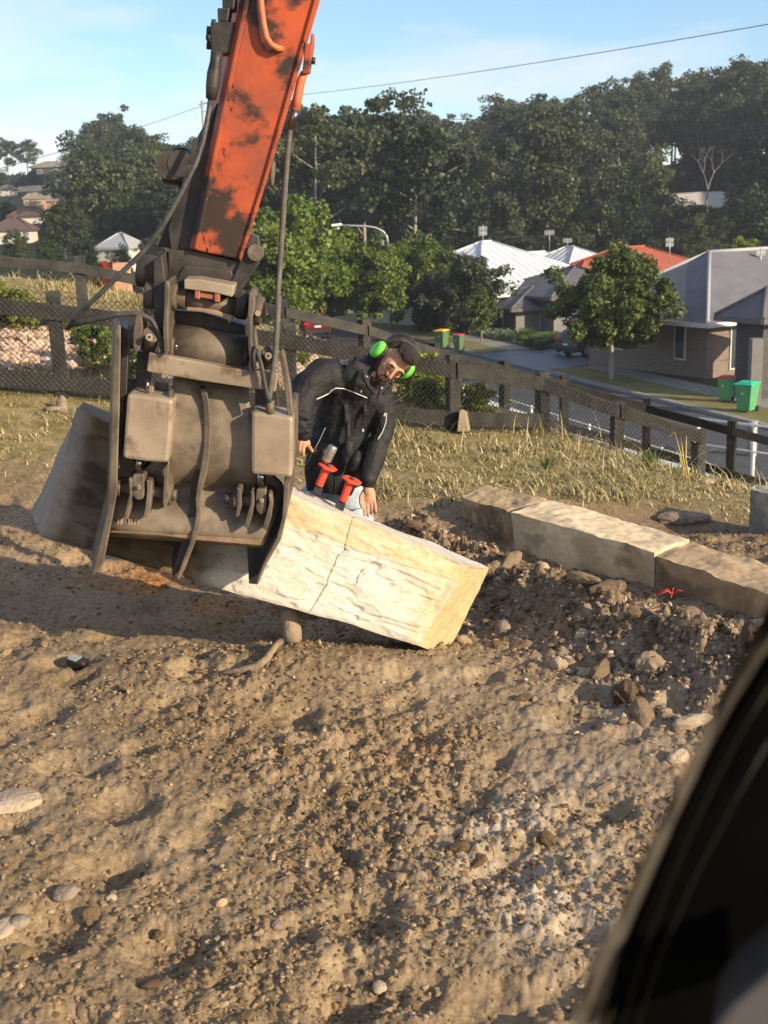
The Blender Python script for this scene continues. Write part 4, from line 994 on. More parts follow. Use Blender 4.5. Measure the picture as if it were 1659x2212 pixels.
# torso inside the jacket
tax = (neck - hipc).normalized(); rgt = (shL - shR).normalized()
fwdb = rgt.cross(tax).normalized()
if fwdb.y > 0: fwdb = -fwdb
loft(body, [(hipc, rgt * .13, fwdb * .08), (Q(610, 1560, 5.80), rgt * .11, fwdb * .07), (Q(690, 1130, 5.78), rgt * .11, fwdb * .07), (Q(790, 800, 5.74), rgt * .08, fwdb * .05), (neck + Vector((0, .05, 0)), rgt * .06, fwdb * .05)])
chain(body, [neck.lerp(shR, .2), shR, elR, wrR], [.04, .038, .032, .026])
chain(body, [neck.lerp(shL, .2) + Vector((0, .04, 0)), shL + Vector((0, .03, 0)), elL, wrL], [.04, .036, .032, .026])
# legs, knees bent, feet on the ground behind the block
legs = []
for sx in (-1, 1):
    hj = hipc + Vector((sx * .10, 0, -.03)); ft = Vector((hipc.x + sx * .13, 5.98, 0)); ft.z = Hs(ft.x, ft.y) + .09
    kn = (hj + ft) / 2 + Vector((sx * .04, -.10, .03)); legs.append((hj, kn, ft))
    chain(body, [hj, kn, ft], [.085, .058, .042]); 
# hands -------------------------------------------------------------
# right fist round the hammer handle
hA = Q(300, 1368, 5.33); hB = Q(505, 1402, 5.29); hd = (hB - hA).normalized()
pal = Q(270, 1320, 5.36); toC = Vector((0, -1, 0)); upv = Vector((0, 0, 1))
body.ell(wrR.lerp(pal, .55), (.030, .022, .036), seg=14, rings=10)
body.ell(pal + Vector((-.004, .006, .008)), (.036, .024, .040), seg=16, rings=12)
hc = hA - hd * .020
vv = hd.cross(toC).normalized()
if vv.z < 0: vv = -vv
for k in range(4):                                      # four fingers wrap the handle, knuckles to the camera
    o_ = hc - hd * (.052 - .0185 * k) + Vector((0, 0, .004 * (1.5 - abs(k - 1.5))))
    r_ = (.0085, .0092, .0094, .0088)[k]; L_ = (.9, 1.0, 1.04, .98)[k]
    finger(body, [o_ + vv * .034 * L_ + toC * -.004, o_ + vv * .026 * L_ + toC * .022 * L_, o_ - vv * .002 + toC * .031 * L_, o_ - vv * .024 * L_ + toC * .020, o_ - vv * .027 + toC * .001], r_ * 1.05, r_ * .8)
finger(body, [pal + Vector((.010, .0, -.012)), hc + vv * .024 + hd * .012 - toC * .004, hc + vv * .018 + hd * .036 + toC * .008, hc + vv * .006 + hd * .048 + toC * .016], .0125, .0088)
# left hand hangs, relaxed
wl = wrL; hdn = (Q(985, 1985, 5.50) - wl).normalized(); side = Vector((1, 0, 0)); side = (side - hdn * side.dot(hdn)).normalized(); pn_ = side.cross(hdn).normalized()
if pn_.y > 0: pn_ = -pn_
body.ell(wl + hdn * .045, (.034, .018, .048), Matrix((side, -pn_, hdn)).transposed(), 16, 12)
chain(body, [wl, wl + hdn * .03], [.026, .027])
for k, (off, ln, cu) in enumerate(((-.026, .070, .10), (-.009, .078, .16), (.009, .074, .26), (.025, .060, .38))):
    b0 = wl + hdn * .078 + side * off; f1 = b0 + hdn * ln * .42 + pn_ * cu * .03 + side * off * .12; f2 = f1 + (hdn * .95 + pn_ * (cu + .15)).normalized() * ln * .33; f3 = f2 + (hdn * .8 + pn_ * (cu + .45)).normalized() * ln * .26
    finger(body, [b0 - hdn * .02, b0, f1, f2, f3], .0095, .0070)
t0_ = wl + hdn * .028 - side * .024
finger(body, [t0_, t0_ - side * .016 + hdn * .026 + pn_ * .010, t0_ - side * .020 + hdn * .052 + pn_ * .018, t0_ - side * .014 + hdn * .074 + pn_ * .022], .0125, .0082)
sculpt(body, 'body', M['skin'], PE, .0042, 2)
# beard: a skin-tight shell over jaw and lip
bd = MB()
bd.ell(hp(0, .034, -.052), (.0545, .046, .046), HM, 24, 14); bd.ell(hp(0, .067, -.088), (.029, .023, .023), HM, 14, 10)
for sx in (-1, 1): bd.tube([hp(sx * .062, .010, .012), hp(sx * .058, .022, -.025), hp(sx * .046, .040, -.060)], [.010, .013, .014], 10)
bd.tube([hp(-.026, .080, -.056), hp(-.018, .089, -.040), hp(0, .096, -.0375), hp(.018, .089, -.040), hp(.026, .080, -.056)], .0052, 8)
sculpt(bd, 'beard', M['beard'], PE, .0045, 2)
# eyes, brows, mouth
for sx in (-1, 1):
    MB().tube([hp(sx * .046, .078, .026), hp(sx * .034, .092, .035), hp(sx * .014, .094, .031)], [.0028, .0045, .0032], 8).build('eyebrow', M['hair'], PE)
    MB().tube([hp(sx * .041, .081, .008), hp(sx * .029, .0885, .0035), hp(sx * .017, .086, .006)], [.0012, .0020, .0012], 6).build('eyelash', M['hair'], PE)
MB().tube([hp(-.021, .0855, -.0545), hp(0, .0965, -.0535), hp(.021, .0855, -.0545)], [.0015, .003, .0015], 6).build('mouth', mat('lip', (.30, .11, .08), rough=.5), PE)
# hair: cap with a fringe and cropped sides
hr = MB()
hr.ell(hp(0, -.036, .046), (.080, .090, .088), HM, 28, 18)
hr.ell(hp(.006, .034, .108), (.062, .058, .028), HM, 20, 12); hr.ell(hp(.012, .066, .100), (.046, .030, .020), HM, 16, 10)
for k in range(110):
    a = random.uniform(-1, 1); b_ = random.uniform(-.09, .062)
    st_ = hp(a * .052, b_, .118 - .3 * abs(a) * .05 - (b_ * b_) * 3.2); 
    hr.tube([st_, st_ + HM @ Vector((random.uniform(-.008, .016), .016, .012)), st_ + HM @ Vector((random.uniform(-.010, .030), .040, .014))], [.0065, .005, .0015], 5)
hro = sculpt(hr, 'hair', M['hair'], PE, .004, 1)
# ear muffs
EM = MB()
arc = [hp(.098 * math.cos(t), -.010, .012 + .118 * math.sin(t)) for t in np.linspace(.12, math.pi - .12, 22)]
EM.tube(arc, .0036, 8)
EM.tube([hp(.100 * math.cos(t), -.024, .012 + .119 * math.sin(t)) for t in np.linspace(.12, math.pi - .12, 22)], .0022, 6)
em = EM.build('ear_muff_band', mat('grey_black_band', (.03, .03, .03), (.10, .09, .08), 40, .5), PE)
tag(em, 'grey head band of the ear muffs')
M['neon'] = mat('bright_green_plastic', (.12, .62, .04), (.15, .68, .06), 20, .45, bump=.1, bscale=120, spec=.4)
for sx in (-1, 1):
    c = MB()
    for k, (x0, rr) in enumerate(((.082, 1.0), (.094, 1.0), (.106, .93), (.114, .75), (.118, .4))):
        pass
    ring = []
    prof_ = [(.084, .86), (.088, 1.0), (.100, 1.0), (.108, .94), (.114, .78), (.117, .45), (.118, .02)]
    loft(c, [(hp(sx * x0, -.004, -.002), HM @ Vector((0, .036 * r_, 0)), HM @ Vector((0, 0, .049 * r_))) for x0, r_ in prof_], 26)
    cup = c.build('ear_cup', M['neon'], em)
    c = MB(); loft(c, [(hp(sx * x0, -.004, -.002), HM @ Vector((0, .038 * r_, 0)), HM @ Vector((0, 0, .050 * r_))) for x0, r_ in ((.068, .9), (.073, 1.0), (.082, 1.0), (.086, .95))], 24)
    c.build('ear_cushion', M['rubber'], em)
# jacket -------------------------------------------------------------
jk = MB()
hem = Q(600, 1800, 5.70)
up1 = (neck - hem)
def sec(px_, py_, d_, wpx, dep, tilt=0.0):
    c = Q(px_, py_, d_); w_ = wpx * .1984 / FPX * d_ / 2
    a = Vector((math.cos(tilt) * w_, .0, -math.sin(tilt) * w_)); return (c, a, Vector((.0, -dep, dep * .25)))
loft(jk, [sec(590, 1830, 5.74, 600, .135, .16), sec(600, 1740, 5.74, 640, .15, .16), sec(610, 1560, 5.74, 640, .155, .2), sec(640, 1350, 5.73, 620, .155, .22), sec(690, 1130, 5.71, 620, .155, .26),
          sec(735, 930, 5.68, 680, .16, .34), sec(770, 760, 5.64, 730, .16, .42), sec(800, 640, 5.60, 660, .15, .45), sec(850, 520, 5.58, 480, .13, .45), sec(900, 430, 5.57, 300, .10, .45)], 32)
chain(jk, [Q(640, 560, 5.56), Q(470, 560, 5.52), Q(330, 650, 5.47), Q(235, 800, 5.43), Q(222, 920, 5.40), Q(245, 1080, 5.37), Q(262, 1170, 5.36)], [.10, .092, .080, .070, .062, .052, .040])
chain(jk, [Q(1010, 720, 5.66), Q(1110, 800, 5.65), Q(1150, 940, 5.64), Q(1130, 1140, 5.63), Q(1060, 1330, 5.60), Q(1010, 1520, 5.56), Q(975, 1670, 5.53)], [.085, .072, .066, .062, .056, .050, .038])
jk.tube([Q(880, 560, 5.62), neck + Vector((0, .02, 0)), hp(0, -.045, -.035)], [.115, .094, .082], 18)
# gathered folds
for k in range(10):
    a = Q(250 + random.uniform(-60, 60), 960 + k * 22, 5.32); jk.ell(a, (.038, .020, .009), Matrix.Rotation(random.uniform(-.4, .4), 3, 'Y'), 10, 6)
for x0, y0, x1, y1, r_ in ((480, 480, 380, 690, .016), (560, 430, 520, 660, .016), (650, 420, 620, 640, .014), (700, 620, 720, 1180, .014), (745, 900, 730, 1500, .016), (400, 900, 300, 1010, .016), (860, 1380, 780, 1560, .014), (800, 1250, 700, 1480, .014), (1170, 880, 1090, 1180, .012), (1010, 1560, 1060, 1640, .014), (940, 760, 900, 1100, .012)):
    dd = 5.50 if x0 > 350 else 5.36
    dd = 5.60 if x0 > 1000 else dd
    jk.tube([Q(x0, y0, dd + .045), Q((x0 + x1) / 2 + 8, (y0 + y1) / 2, dd + .02), Q(x1, y1, dd + .04)], [r_ * .6, r_, r_ * .6], 8)
jo = sculpt(jk, 'jacket', M['jacket'], PE, .006, 3, [(.13, .024, 'CLOUDS'), (.16, .014, 'MARBLE')])
# collar, cuffs, zip and trim
cm = MB(); col_pts = [Q(905, 500, 5.46), Q(935, 590, 5.42), Q(1000, 690, 5.42), Q(1130, 720, 5.50), Q(1240, 640, 5.58), Q(1180, 480, 5.66), Q(1000, 400, 5.64), Q(905, 500, 5.50)]
cm.tube([Q(900, 480, 5.44), Q(925, 580, 5.41), Q(985, 690, 5.42), Q(1040, 760, 5.46)], [.008, .012, .012, .008], 10); cm.tube([Q(1235, 600, 5.56), Q(1210, 690, 5.54), Q(1120, 760, 5.52)], [.008, .012, .008], 10); sculpt(cm, 'collar', M['jacket'], PE, .006, 4)
MB().tube([Q(265, 1160, 5.36), Q(258, 1235, 5.355)], [.038, .034], 18).build('cuff', M['cuffmat'], PE)
MB().tube([Q(975, 1655, 5.53), Q(962, 1760, 5.525)], [.038, .034], 18).build('cuff', M['cuffmat'], PE)
def snap_tube(name, pts, r_, m, d0, parent=PE):
    return MB().tube([Q(x, y, d0 if len(p_) == 2 else p_[2]) for p_ in pts for x, y in [p_[:2]]], r_, 6).build(name, m, parent)
jshape = (jo,)
# lay trims on the jacket surface by casting rays at the finished mesh
bpy.context.view_layer.update()
dgp = bpy.context.evaluated_depsgraph_get()
from mathutils.bvhtree import BVHTree
je = jo.evaluated_get(dgp); jm = je.to_mesh()
bvh = BVHTree.FromPolygons([jo.matrix_world @ v.co for v in jm.vertices], [p_.vertices[:] for p_ in jm.polygons])
je.to_mesh_clear()
ORG = Vector((0, 0, CAM_H))
def onj(x, y, lift=.002):
    r_ = ray(*C3(x, y)).normalized(); h = bvh.ray_cast(ORG, r_)
    return (h[0] - r_ * lift) if h[0] is not None else None
def trim(name, pts, r_, m, sub=6, closed=False):
    out = []
    for (a, b) in zip(pts[:-1], pts[1:]):
        for k in range(sub):
            u = k / sub; q_ = onj(a[0] + (b[0] - a[0]) * u, a[1] + (b[1] - a[1]) * u)
            if q_ is not None and (not out or (q_ - out[-1]).length < .05): out.append(q_)
    if len(out) > 1: return MB().tube(out, r_, 6).build(name, m, PE)
trim('piping', [(405, 808), (470, 780), (540, 745), (570, 712), (610, 688), (700, 692), (800, 730), (985, 806)], .0026, M['piping'])
trim('piping', [(1168, 960), (1160, 1060), (1120, 1170), (1062, 1262)], .0022, M['piping'])
trim('piping', [(905, 512), (930, 545), (968, 572)], .0020, M['piping'])
trim('piping', [(500, 1120), (440, 1250), (380, 1360), (300, 1500), (215, 1670)], .0012, M['piping'])
trim('zip', [(1000, 720), (975, 850), (950, 960), (925, 1100), (900, 1180), (950, 1290), (940, 1400), (870, 1500)], .0035, M['cuffmat'])
trim('zip', [(640, 1500), (612, 1660), (600, 1830)], .0035, M['cuffmat'])
q_ = onj(912, 1145, .004); 
if q_: MB().box(q_, (.007, .003, .014)).build('zip_pull', M['piping'], PE)
q_ = onj(1148, 975, .004)
if q_: MB().box(q_, (.006, .003, .018), Matrix.Rotation(R(25), 3, 'Y')).build('zip_pull', M['piping'], PE)
q_ = onj(893, 722, .003)
if q_: MB().box(q_, (.003, .002, .012)).build('logo_tab', M['piping'], PE)
def patch(name, poly, m, nx=8):
    g = []
    for i in range(nx + 1):
        for k in range(nx + 1):
            u, v = i / nx, k / nx
            x = (poly[0][0] * (1 - u) + poly[1][0] * u) * (1 - v) + (poly[3][0] * (1 - u) + poly[2][0] * u) * v
            y = (poly[0][1] * (1 - u) + poly[1][1] * u) * (1 - v) + (poly[3][1] * (1 - u) + poly[2][1] * u) * v
            g.append(onj(x, y, .003))
    if any(q is None for q in g): 
        ok = [q for q in g if q is not None]
        if not ok: return
        g = [q if q is not None else ok[0] for q in g]
    mb = MB(); mb.add(g, [(i * (nx + 1) + k, (i + 1) * (nx + 1) + k, (i + 1) * (nx + 1) + k + 1, i * (nx + 1) + k + 1) for i in range(nx) for k in range(nx)], True)
    o = mb.build(name, m, PE); s_ = o.modifiers.new('t', 'SOLIDIFY'); s_.thickness = .002; return o
patch('shoulder_patch', [(640, 372), (735, 385), (750, 438), (672, 440)], M['greypatch'])
patch('shirt_front', [(1030, 705), (1110, 700), (1040, 800), (985, 810)], M['shirt'])
# jeans and boots
jn = MB()
jn.ell(hipc + Vector((0, 0, -.01)), (.185, .13, .13), seg=20, rings=12)
for hj, kn, ft in legs: chain(jn, [hj, kn, ft], [.105, .078, .065])
jn.tube([Q(770, 1730, 5.72), Q(790, 1980, 5.72)], [.085, .09], 16)
sculpt(jn, 'jeans', M['jeans'], PE, .01, 3, [(.08, .012, 'CLOUDS')])
M['boot'] = mat('tan_boot', (.22, .13, .06), rough=.7)
for hj, kn, ft in legs:
    b_ = MB(); b_.ell(ft + Vector((0, -.06, -.045)), (.048, .13, .045), seg=16, rings=10); b_.ell(ft + Vector((0, 0, -.01)), (.05, .055, .07), seg=14, rings=10)
    sculpt(b_, 'boot', M['boot'], PE, .008, 2)
# hammer and chisels ---------------------------------------------------
hm = empty('lump_hammer', tuple(hA), 'steel lump hammer with a dark handle in the man\'s fist, resting on the left chisel', 'hammer')
MB().tube([hA - hd * .075, hA - hd * .02, hA, hB + hd * .01], [.014, .0155, .015, .012], 12).build('handle', mat('black_rubber_grip', (.02, .016, .014), (.05, .03, .02), 30, .6), hm)
ha_ = Q(588, 1318, 5.27); hb_ = Q(508, 1482, 5.27); ax = (ha_ - hb_).normalized()
hh = MB().tube([hb_, hb_ + ax * .006, ha_ - ax * .006, ha_], [.020, .0235, .0235, .021], 18)
ho = hh.build('head', mat('worn_bright_steel', (.30, .28, .24), (.48, .45, .38), 40, .35, .7), hm, bevel=.001)
hcen = (ha_ + hb_) / 2
MB().tube([hcen - hd * .034, hcen - hd * .012], [.021, .023], 14).build('head_socket', M['steel_dark'], hm)
M['redgrip'] = mat('red_orange_rubber_guard', (.72, .075, .035), (.66, .065, .03), 10, .45)
M['chisel'] = mat('blue_black_chisel_steel', (.035, .035, .045), (.08, .08, .09), 30, .4, .5)
for lab, gc, ga, gb, bl, br, bt_, dep in (('left red handled chisel, its top under the hammer, standing in the split line', (528, 1545), (512, 1562), (432, 1748), (368, 1775), (468, 1790), (446, 1860), 5.27),
                                     ('right red handled chisel with no hammer on it, standing in the crack of the block', (790, 1690), (770, 1712), (690, 1918), (598, 1925), (722, 1938), (690, 2045), 5.23)):
    C_ = empty('chisel', tuple(Q(*bt_, dep)), lab, 'chisel')
    a_, b_ = Q(*ga, dep), Q(*gb, dep); ax = (a_ - b_).normalized(); s1 = ax.cross(Vector((0, 1, 0))).normalized(); s2 = ax.cross(s1).normalized()
    pr_ = [0, .12, .5, .85, 1.0]; 
    MB().tube([b_ + (a_ - b_) * u for u in (0, .06, .5, .92, 1)], [.0185, .0195, .0185, .0195, .017], 16).build('grip', M['redgrip'], C_)
    ctr = Q(*gc, dep); hexr = .049 if dep > 5.25 else .051
    # the guard: six-sided plate, tipped a little towards the lens
    nrm = (ax + Vector((0, -.10, .04))).normalized(); u1 = nrm.cross(Vector((0, 1, 0))).normalized(); u2 = nrm.cross(u1).normalized()
    MB().prism([ctr + (u1 * math.cos(t) + u2 * math.sin(t)) * hexr - nrm * .004 for t in np.arange(6) * math.pi / 3 + .2], nrm * .008).build('guard', M['redgrip'], C_, bevel=.002)
    MB().tube([ctr, ctr + ax * .016], [.011, .0115], 10).build('shank_end', M['chisel'], C_)
    pl = [Q(*p_, dep - .006) for p_ in (((gb[0] - 42, gb[1] + 6), (gb[0] + 34, gb[1] + 10), (br[0], br[1] + 20), bt_, (bl[0], bl[1] + 40)))]
    MB().prism(pl, Vector((0, .012, 0))).build('blade', M['chisel'], C_, bevel=.002)
# ------------------------------------------------------------------ fences and rockery
M['timber'] = mat('dark_stained_timber', (.026, .024, .021), (.058, .053, .046), 5, .8, bump=.4, bscale=30, stretch=(1, 1, 1))
M['timber_black'] = mat('near_black_timber', (.012, .012, .011), (.028, .026, .023), 5, .8, bump=.4, bscale=30)  # darker tone for the right-hand part of the far fence
M['wire'] = mat('galvanised_wire', (.020, .020, .018), (.035, .036, .032), 20, .7)
def fence(name, posts, label, ph, pw, rails, railw, side, mesh=None, lowrail=99, darkfrom=99):
    """posts: (px, py, d) base; side: -1 rails towards the lens"""
    pts = []
    for px, py, d in posts:
        q = P(px, py, d); pts.append(q)
    F = empty(name, tuple(pts[0]), label, 'fence')
    for i, p in enumerate(pts):
        a = pts[max(i - 1, 0)]; b = pts[min(i + 1, len(pts) - 1)]; an_ = math.atan2(b.y - a.y, b.x - a.x)
        h = ph[i] if hasattr(ph, '__len__') else ph
        rt_ = Matrix.Rotation(an_, 3, 'Z') @ Matrix.Rotation(random.uniform(-.02, .02), 3, 'Y')
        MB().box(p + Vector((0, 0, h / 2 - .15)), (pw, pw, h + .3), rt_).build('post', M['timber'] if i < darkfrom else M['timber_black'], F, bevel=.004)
    for i in range(len(pts) - 1):
        a, b = pts[i], pts[i + 1]; dr = (b - a); nrm = Vector((dr.y, -dr.x, 0)).normalized()
        if nrm.y > 0: nrm = -nrm
        ha = ph[i] if hasattr(ph, '__len__') else ph; hb = ph[i + 1] if hasattr(ph, '__len__') else ph
        for fr, rh in rails:
            if fr < .3 and i >= lowrail: continue
            o = nrm * (pw / 2 + .024)
            za = ha * fr; zb = hb * fr; ex = dr.normalized() * .0
            A = a + o + Vector((0, 0, za)); B = b + o + Vector((0, 0, zb)); 
            if fr < .3: A.z = a.z + .10; B.z = b.z + .10
            e_ = dr.normalized() * .002 * (i % 2)
            mb = MB().prism([A + Vector((0, 0, -rh / 2)) + e_, A + Vector((0, 0, rh / 2)) + e_, A - nrm * .045 + Vector((0, 0, rh / 2)) + e_, A - nrm * .045 + Vector((0, 0, -rh / 2)) + e_], B - A - e_ * 2)
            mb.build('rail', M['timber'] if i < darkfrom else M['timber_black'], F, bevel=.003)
    if mesh:
        mb = MB(); ms = mesh; L_ = 0
        for i in range(len(pts) - 1):
            if i >= mesh[1]: break
            a, b = pts[i], pts[i + 1]; dr = b - a; nrm = Vector((dr.y, -dr.x, 0)).normalized()
            if nrm.y > 0: nrm = -nrm
            ha = ph[i] if hasattr(ph, '__len__') else ph; hb = ph[i + 1] if hasattr(ph, '__len__') else ph
            n_ = int(dr.length / ms[0]); base_ = a + nrm * (pw / 2 + .056)
            for k in range(n_):
                u0 = k / n_; du = 1 / n_; h_ = ha + (hb - ha) * u0; top = h_ * mesh[2]; nz_ = int(top / ms[0])
                P0 = []
                for j in range(nz_ + 1):
                    u = u0 + (du if j % 2 else 0) + (0 if k % 2 == 0 else 0)
                    q = base_ + dr * u; q = q + nrm * (.002 if j % 2 else -.002) + Vector((0, 0, .0 + j * top / nz_ - .02 + .012 * math.sin(u * 9 + i)))
                    P0.append(q)
                mb.tube(P0, .0036, 3, False)
                # mirrored strand completes the diamonds
                P1 = [base_ + dr * (u0 + (0 if j % 2 else du)) + Vector((0, 0, j * top / nz_ - .02 + .012 * math.sin((u0 + (0 if j % 2 else du)) * 9 + i))) for j in range(nz_ + 1)]
                mb.tube(P1, .0036, 3, False)
        o = mb.build('chain_mesh', M['wire'], F); tag(o, 'sagging chain wire mesh', kind='stuff')
    return F, pts
NF = [(-260, 812, 10.3), (135, 848, 10.5), (340, 868, 10.6), (632, 892, 10.8), (980, 925, 11.0), (1172, 928, 11.7), (1332, 968, 11.8), (1508, 1002, 12.2)]
fence('chain_wire_fence', NF, 'nearer timber post fence covered in chain wire mesh, behind the man', [.93, .93, .92, .86, .72, .60, .50, .38], .115, ((.80, .145), (.12, .145)), .1, -1, mesh=(.052, 7, 1.0), lowrail=5)
FF = [(-260, 680, 13.2), (185, 714, 13.5), (420, 760, 13.6), (620, 803, 13.6), (792, 839, 14.0), (942, 879, 15.0), (1090, 908, 16.0), (1218, 935, 16.5), (1396, 984, 16.4), (1577, 1037, 15.6), (1760, 1090, 15.2)]
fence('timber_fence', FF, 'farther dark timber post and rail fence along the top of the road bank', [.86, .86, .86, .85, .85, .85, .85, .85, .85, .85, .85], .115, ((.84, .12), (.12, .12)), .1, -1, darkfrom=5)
q = P(997, 930, 10.85); w_ = MB().prism([P(988, 932, 10.8), P(1011, 932, 10.8), P(1004, 892, 10.8), P(993, 888, 10.8)], Vector((.03, .10, 0)))
tag(w_.build('timber_offcut', mat('pale_raw_timber', (.30, .24, .16), (.22, .17, .11), 8, .8), base=tuple(q)), 'pale wedge of timber leaning at the foot of the fence post right of the man', 'timber offcut')
# concrete strip under the left fence
mb = MB(); a = [P(x, y, d) for x, y, d in NF[:4]]
for i in range(3):
    p0, p1 = a[i], a[i + 1]; o = Vector((0, .10, -.02)); mb.prism([p0 + o, p0 + o + Vector((0, .16, 0)), p0 + o + Vector((0, .16, .06)), p0 + o + Vector((0, 0, .06))], p1 - p0)
tag(mb.build('concrete_edging', mat('pale_concrete', (.42, .41, .38), (.34, .33, .30), 10, .8), base=tuple(a[0])), 'low pale concrete edging strip beneath the nearer fence, left side', 'edging')
# rubble stones between the two fences
pk = []
for k in range(6):
    V, Fc = ico(1, 200 + k, .3, (1, random.uniform(.7, 1), random.uniform(.5, .8))); pk.append(np_mesh('rubble_stone', V, Fc, M['pinkstone'], sides=3))
def rubble(px, py): return hit(px, py)
cnt = 0; regs = [((0, 235), (706, 800), 135), ((240, 345), (740, 835), 50), ((625, 680), (765, 850), 50), ((860, 965), (850, 890), 45), ((-40, 120), (770, 800), 15)]
for (xa, xb), (ya, yb), n_ in regs:
    for _ in range(n_):
        px, py = random.uniform(xa, xb), random.uniform(ya, yb); q = rubble(px, py)
        s_ = random.uniform(.035, .075)
        o = link_mesh('rubble_stone', pk[cnt % 6]); o.location = q + Vector((0, 0, s_ * .3)); o.scale = (s_, s_, s_ * random.uniform(.7, 1)); o.rotation_euler = (random.uniform(-.6, .6), random.uniform(-.6, .6), random.uniform(0, 6)); cnt += 1
        side_ = 'left' if px < 400 else ('middle' if px < 800 else 'right')
        tag(o, {'left': 'pinkish stone in the rubble bed behind the left part of the fence', 'middle': 'pinkish stone in the rubble bed between the grab and the man', 'right': 'pinkish stone in the rubble bed just right of the man'}[side_], 'rubble stone', side_ + ' rubble bed stones')
def bed_pts(n):
    out = []
    while len(out) < n:
        (xa, xb), (ya, yb), w = random.choice(regs[:4]); q = rubble(random.uniform(xa, xb), random.uniform(ya, yb)); out.append((q.x, q.y))
    return np.array(out)
scatter('rubble_fill', 2200, bed_pts, lambda n: .016 + .03 * np.random.rand(n), M['pinkstone'], protos, 'smaller pinkish rubble filling the bed behind the fence', .3)
# ------------------------------------------------------------------ street
M['asphalt'] = mat('asphalt', (.055, .056, .060), (.085, .086, .09), 3, .8, bump=.2, bscale=60)
M['drive'] = mat('dark_driveway_concrete', (.075, .085, .10), (.11, .12, .135), 1.5, .45, bump=.1)
M['concrete'] = mat('kerb_concrete', (.30, .28, .24), (.22, .205, .18), 3, .85, bump=.2)
M['verge'] = mat('verge_grass', (.13, .13, .035), (.24, .19, .08), 1.4, .95, bump=.6, bscale=30)
M['lawn'] = mat('garden_bed_soil', (.05, .045, .025), (.09, .075, .04), 2, .95, bump=.5)
M['white'] = mat('white_paint', (.78, .78, .74), (.62, .62, .58), 3, .5)
def sheet(name, st_pts, z, m, label, th=None, kind='structure'):
    pts = [Vector((*sxy(s, t), z)) for s, t in st_pts]
    mb = MB()
    if th: mb.prism([p - Vector((0, 0, th)) for p in pts], (0, 0, th))
    else: mb.add(pts, [tuple(range(len(pts)))])
    return tag(mb.build(name, m), label, kind=kind)
z0 = STREET
def strip(s0, s1, t0, t1): return [(s0, t0), (s1, t0), (s1, t1), (s0, t1)]
sheet('road', strip(-45, 75, -6.0, -.15), z0 + .02, M['asphalt'], 'dark asphalt street running away to the left')
for a, b in ((-45, 17.6), (26.6, 75)):
    sheet('kerb', strip(a, b, -.15, .15), z0 + .14, M['concrete'], 'grey concrete kerb on the house side of the street', th=.3)
    sheet('verge', strip(a, b, .15, 2.1), z0 + .12, M['verge'], 'strip of patchy yellow-green grass between kerb and footpath', th=.3)
sheet('footpath', strip(-45, 17.6, 2.1, 3.5), z0 + .125, M['concrete'], 'pale concrete footpath beside the verge', th=.3)
sheet('footpath', strip(26.6, 75, 2.1, 3.5), z0 + .125, M['concrete'], 'pale concrete footpath beyond the driveway', th=.3)
sheet('driveway', [(17.6, -.15), (26.6, -.15), (26.0, 3.5), (25.6, 9.5), (19.2, 9.5), (18.6, 3.5)], z0 + .06, M['drive'], 'wide dark driveway reflecting the sky', th=.2)
for a, b in ((-45, 18.6), (26.0, 75)): sheet('garden_bed', strip(a, b, 3.5, 9.0), z0 + .13, M['lawn'], 'shaded garden ground between footpath and houses', th=.3)
# near kerb with its white bands
sheet('kerb', strip(-45, 60, -6.42, -6.0), z0 + .10, M['white'], 'white painted concrete kerb on the near side of the street', th=.3)
sheet('kerb', strip(-45, 60, -7.0, -6.62), z0 + .16, M['concrete'], 'second pale concrete strip behind the white kerb', th=.35)
# low white barrier of posts and wire rails
BR = empty('road_barrier', (*sxy(0, -6.82), z0), 'low white post barrier with thin rails along the near edge of the street', 'barrier')
for k in range(-6, 28):
    x, y = sxy(k * 2.2, -6.82); MB().tube([(x, y, z0 + .1), (x, y, z0 + .75)], .045, 8).build('post', M['white'], BR)
for h_ in (.70,):
    a = sxy(-13.2, -6.82); b = sxy(59.4, -6.82); MB().tube([(a[0], a[1], z0 + h_), (b[0], b[1], z0 + h_)], .02, 6).build('rail', M['white'], BR)
RA = empty('handrail', (*sxy(-2, -7.6), z0), 'tall white pipe handrail beside the street at the right edge', 'handrail')
hp_ = []
for px, py, d in ((1506, 1010, 31.5), (1625, 1030, 30.0), (1745, 1052, 28.5)):
    q = P(px, py, d); top = P(px, py, d); top.z += 1.42; hp_.append(top)
    MB().tube([q - Vector((0, 0, .5)), top], .05, 10).build('post', M['white'], RA)
MB().tube(hp_, .035, 8).build('rail', M['white'], RA)
MB().tube([p - Vector((0, 0, .72)) for p in hp_], .025, 8).build('rail', M['white'], RA)
q = P(1625, 932, 34); gpst = MB().tube([q, q + Vector((0, 0, .35))], .16, 12); gpst.tube([q - Vector((0, 0, 1.0)), q], .16, 12)
tag(gpst.build('bollard', M['concrete'], base=tuple(q)), 'short grey concrete bollard at the street edge behind the white handrail', 'bollard')
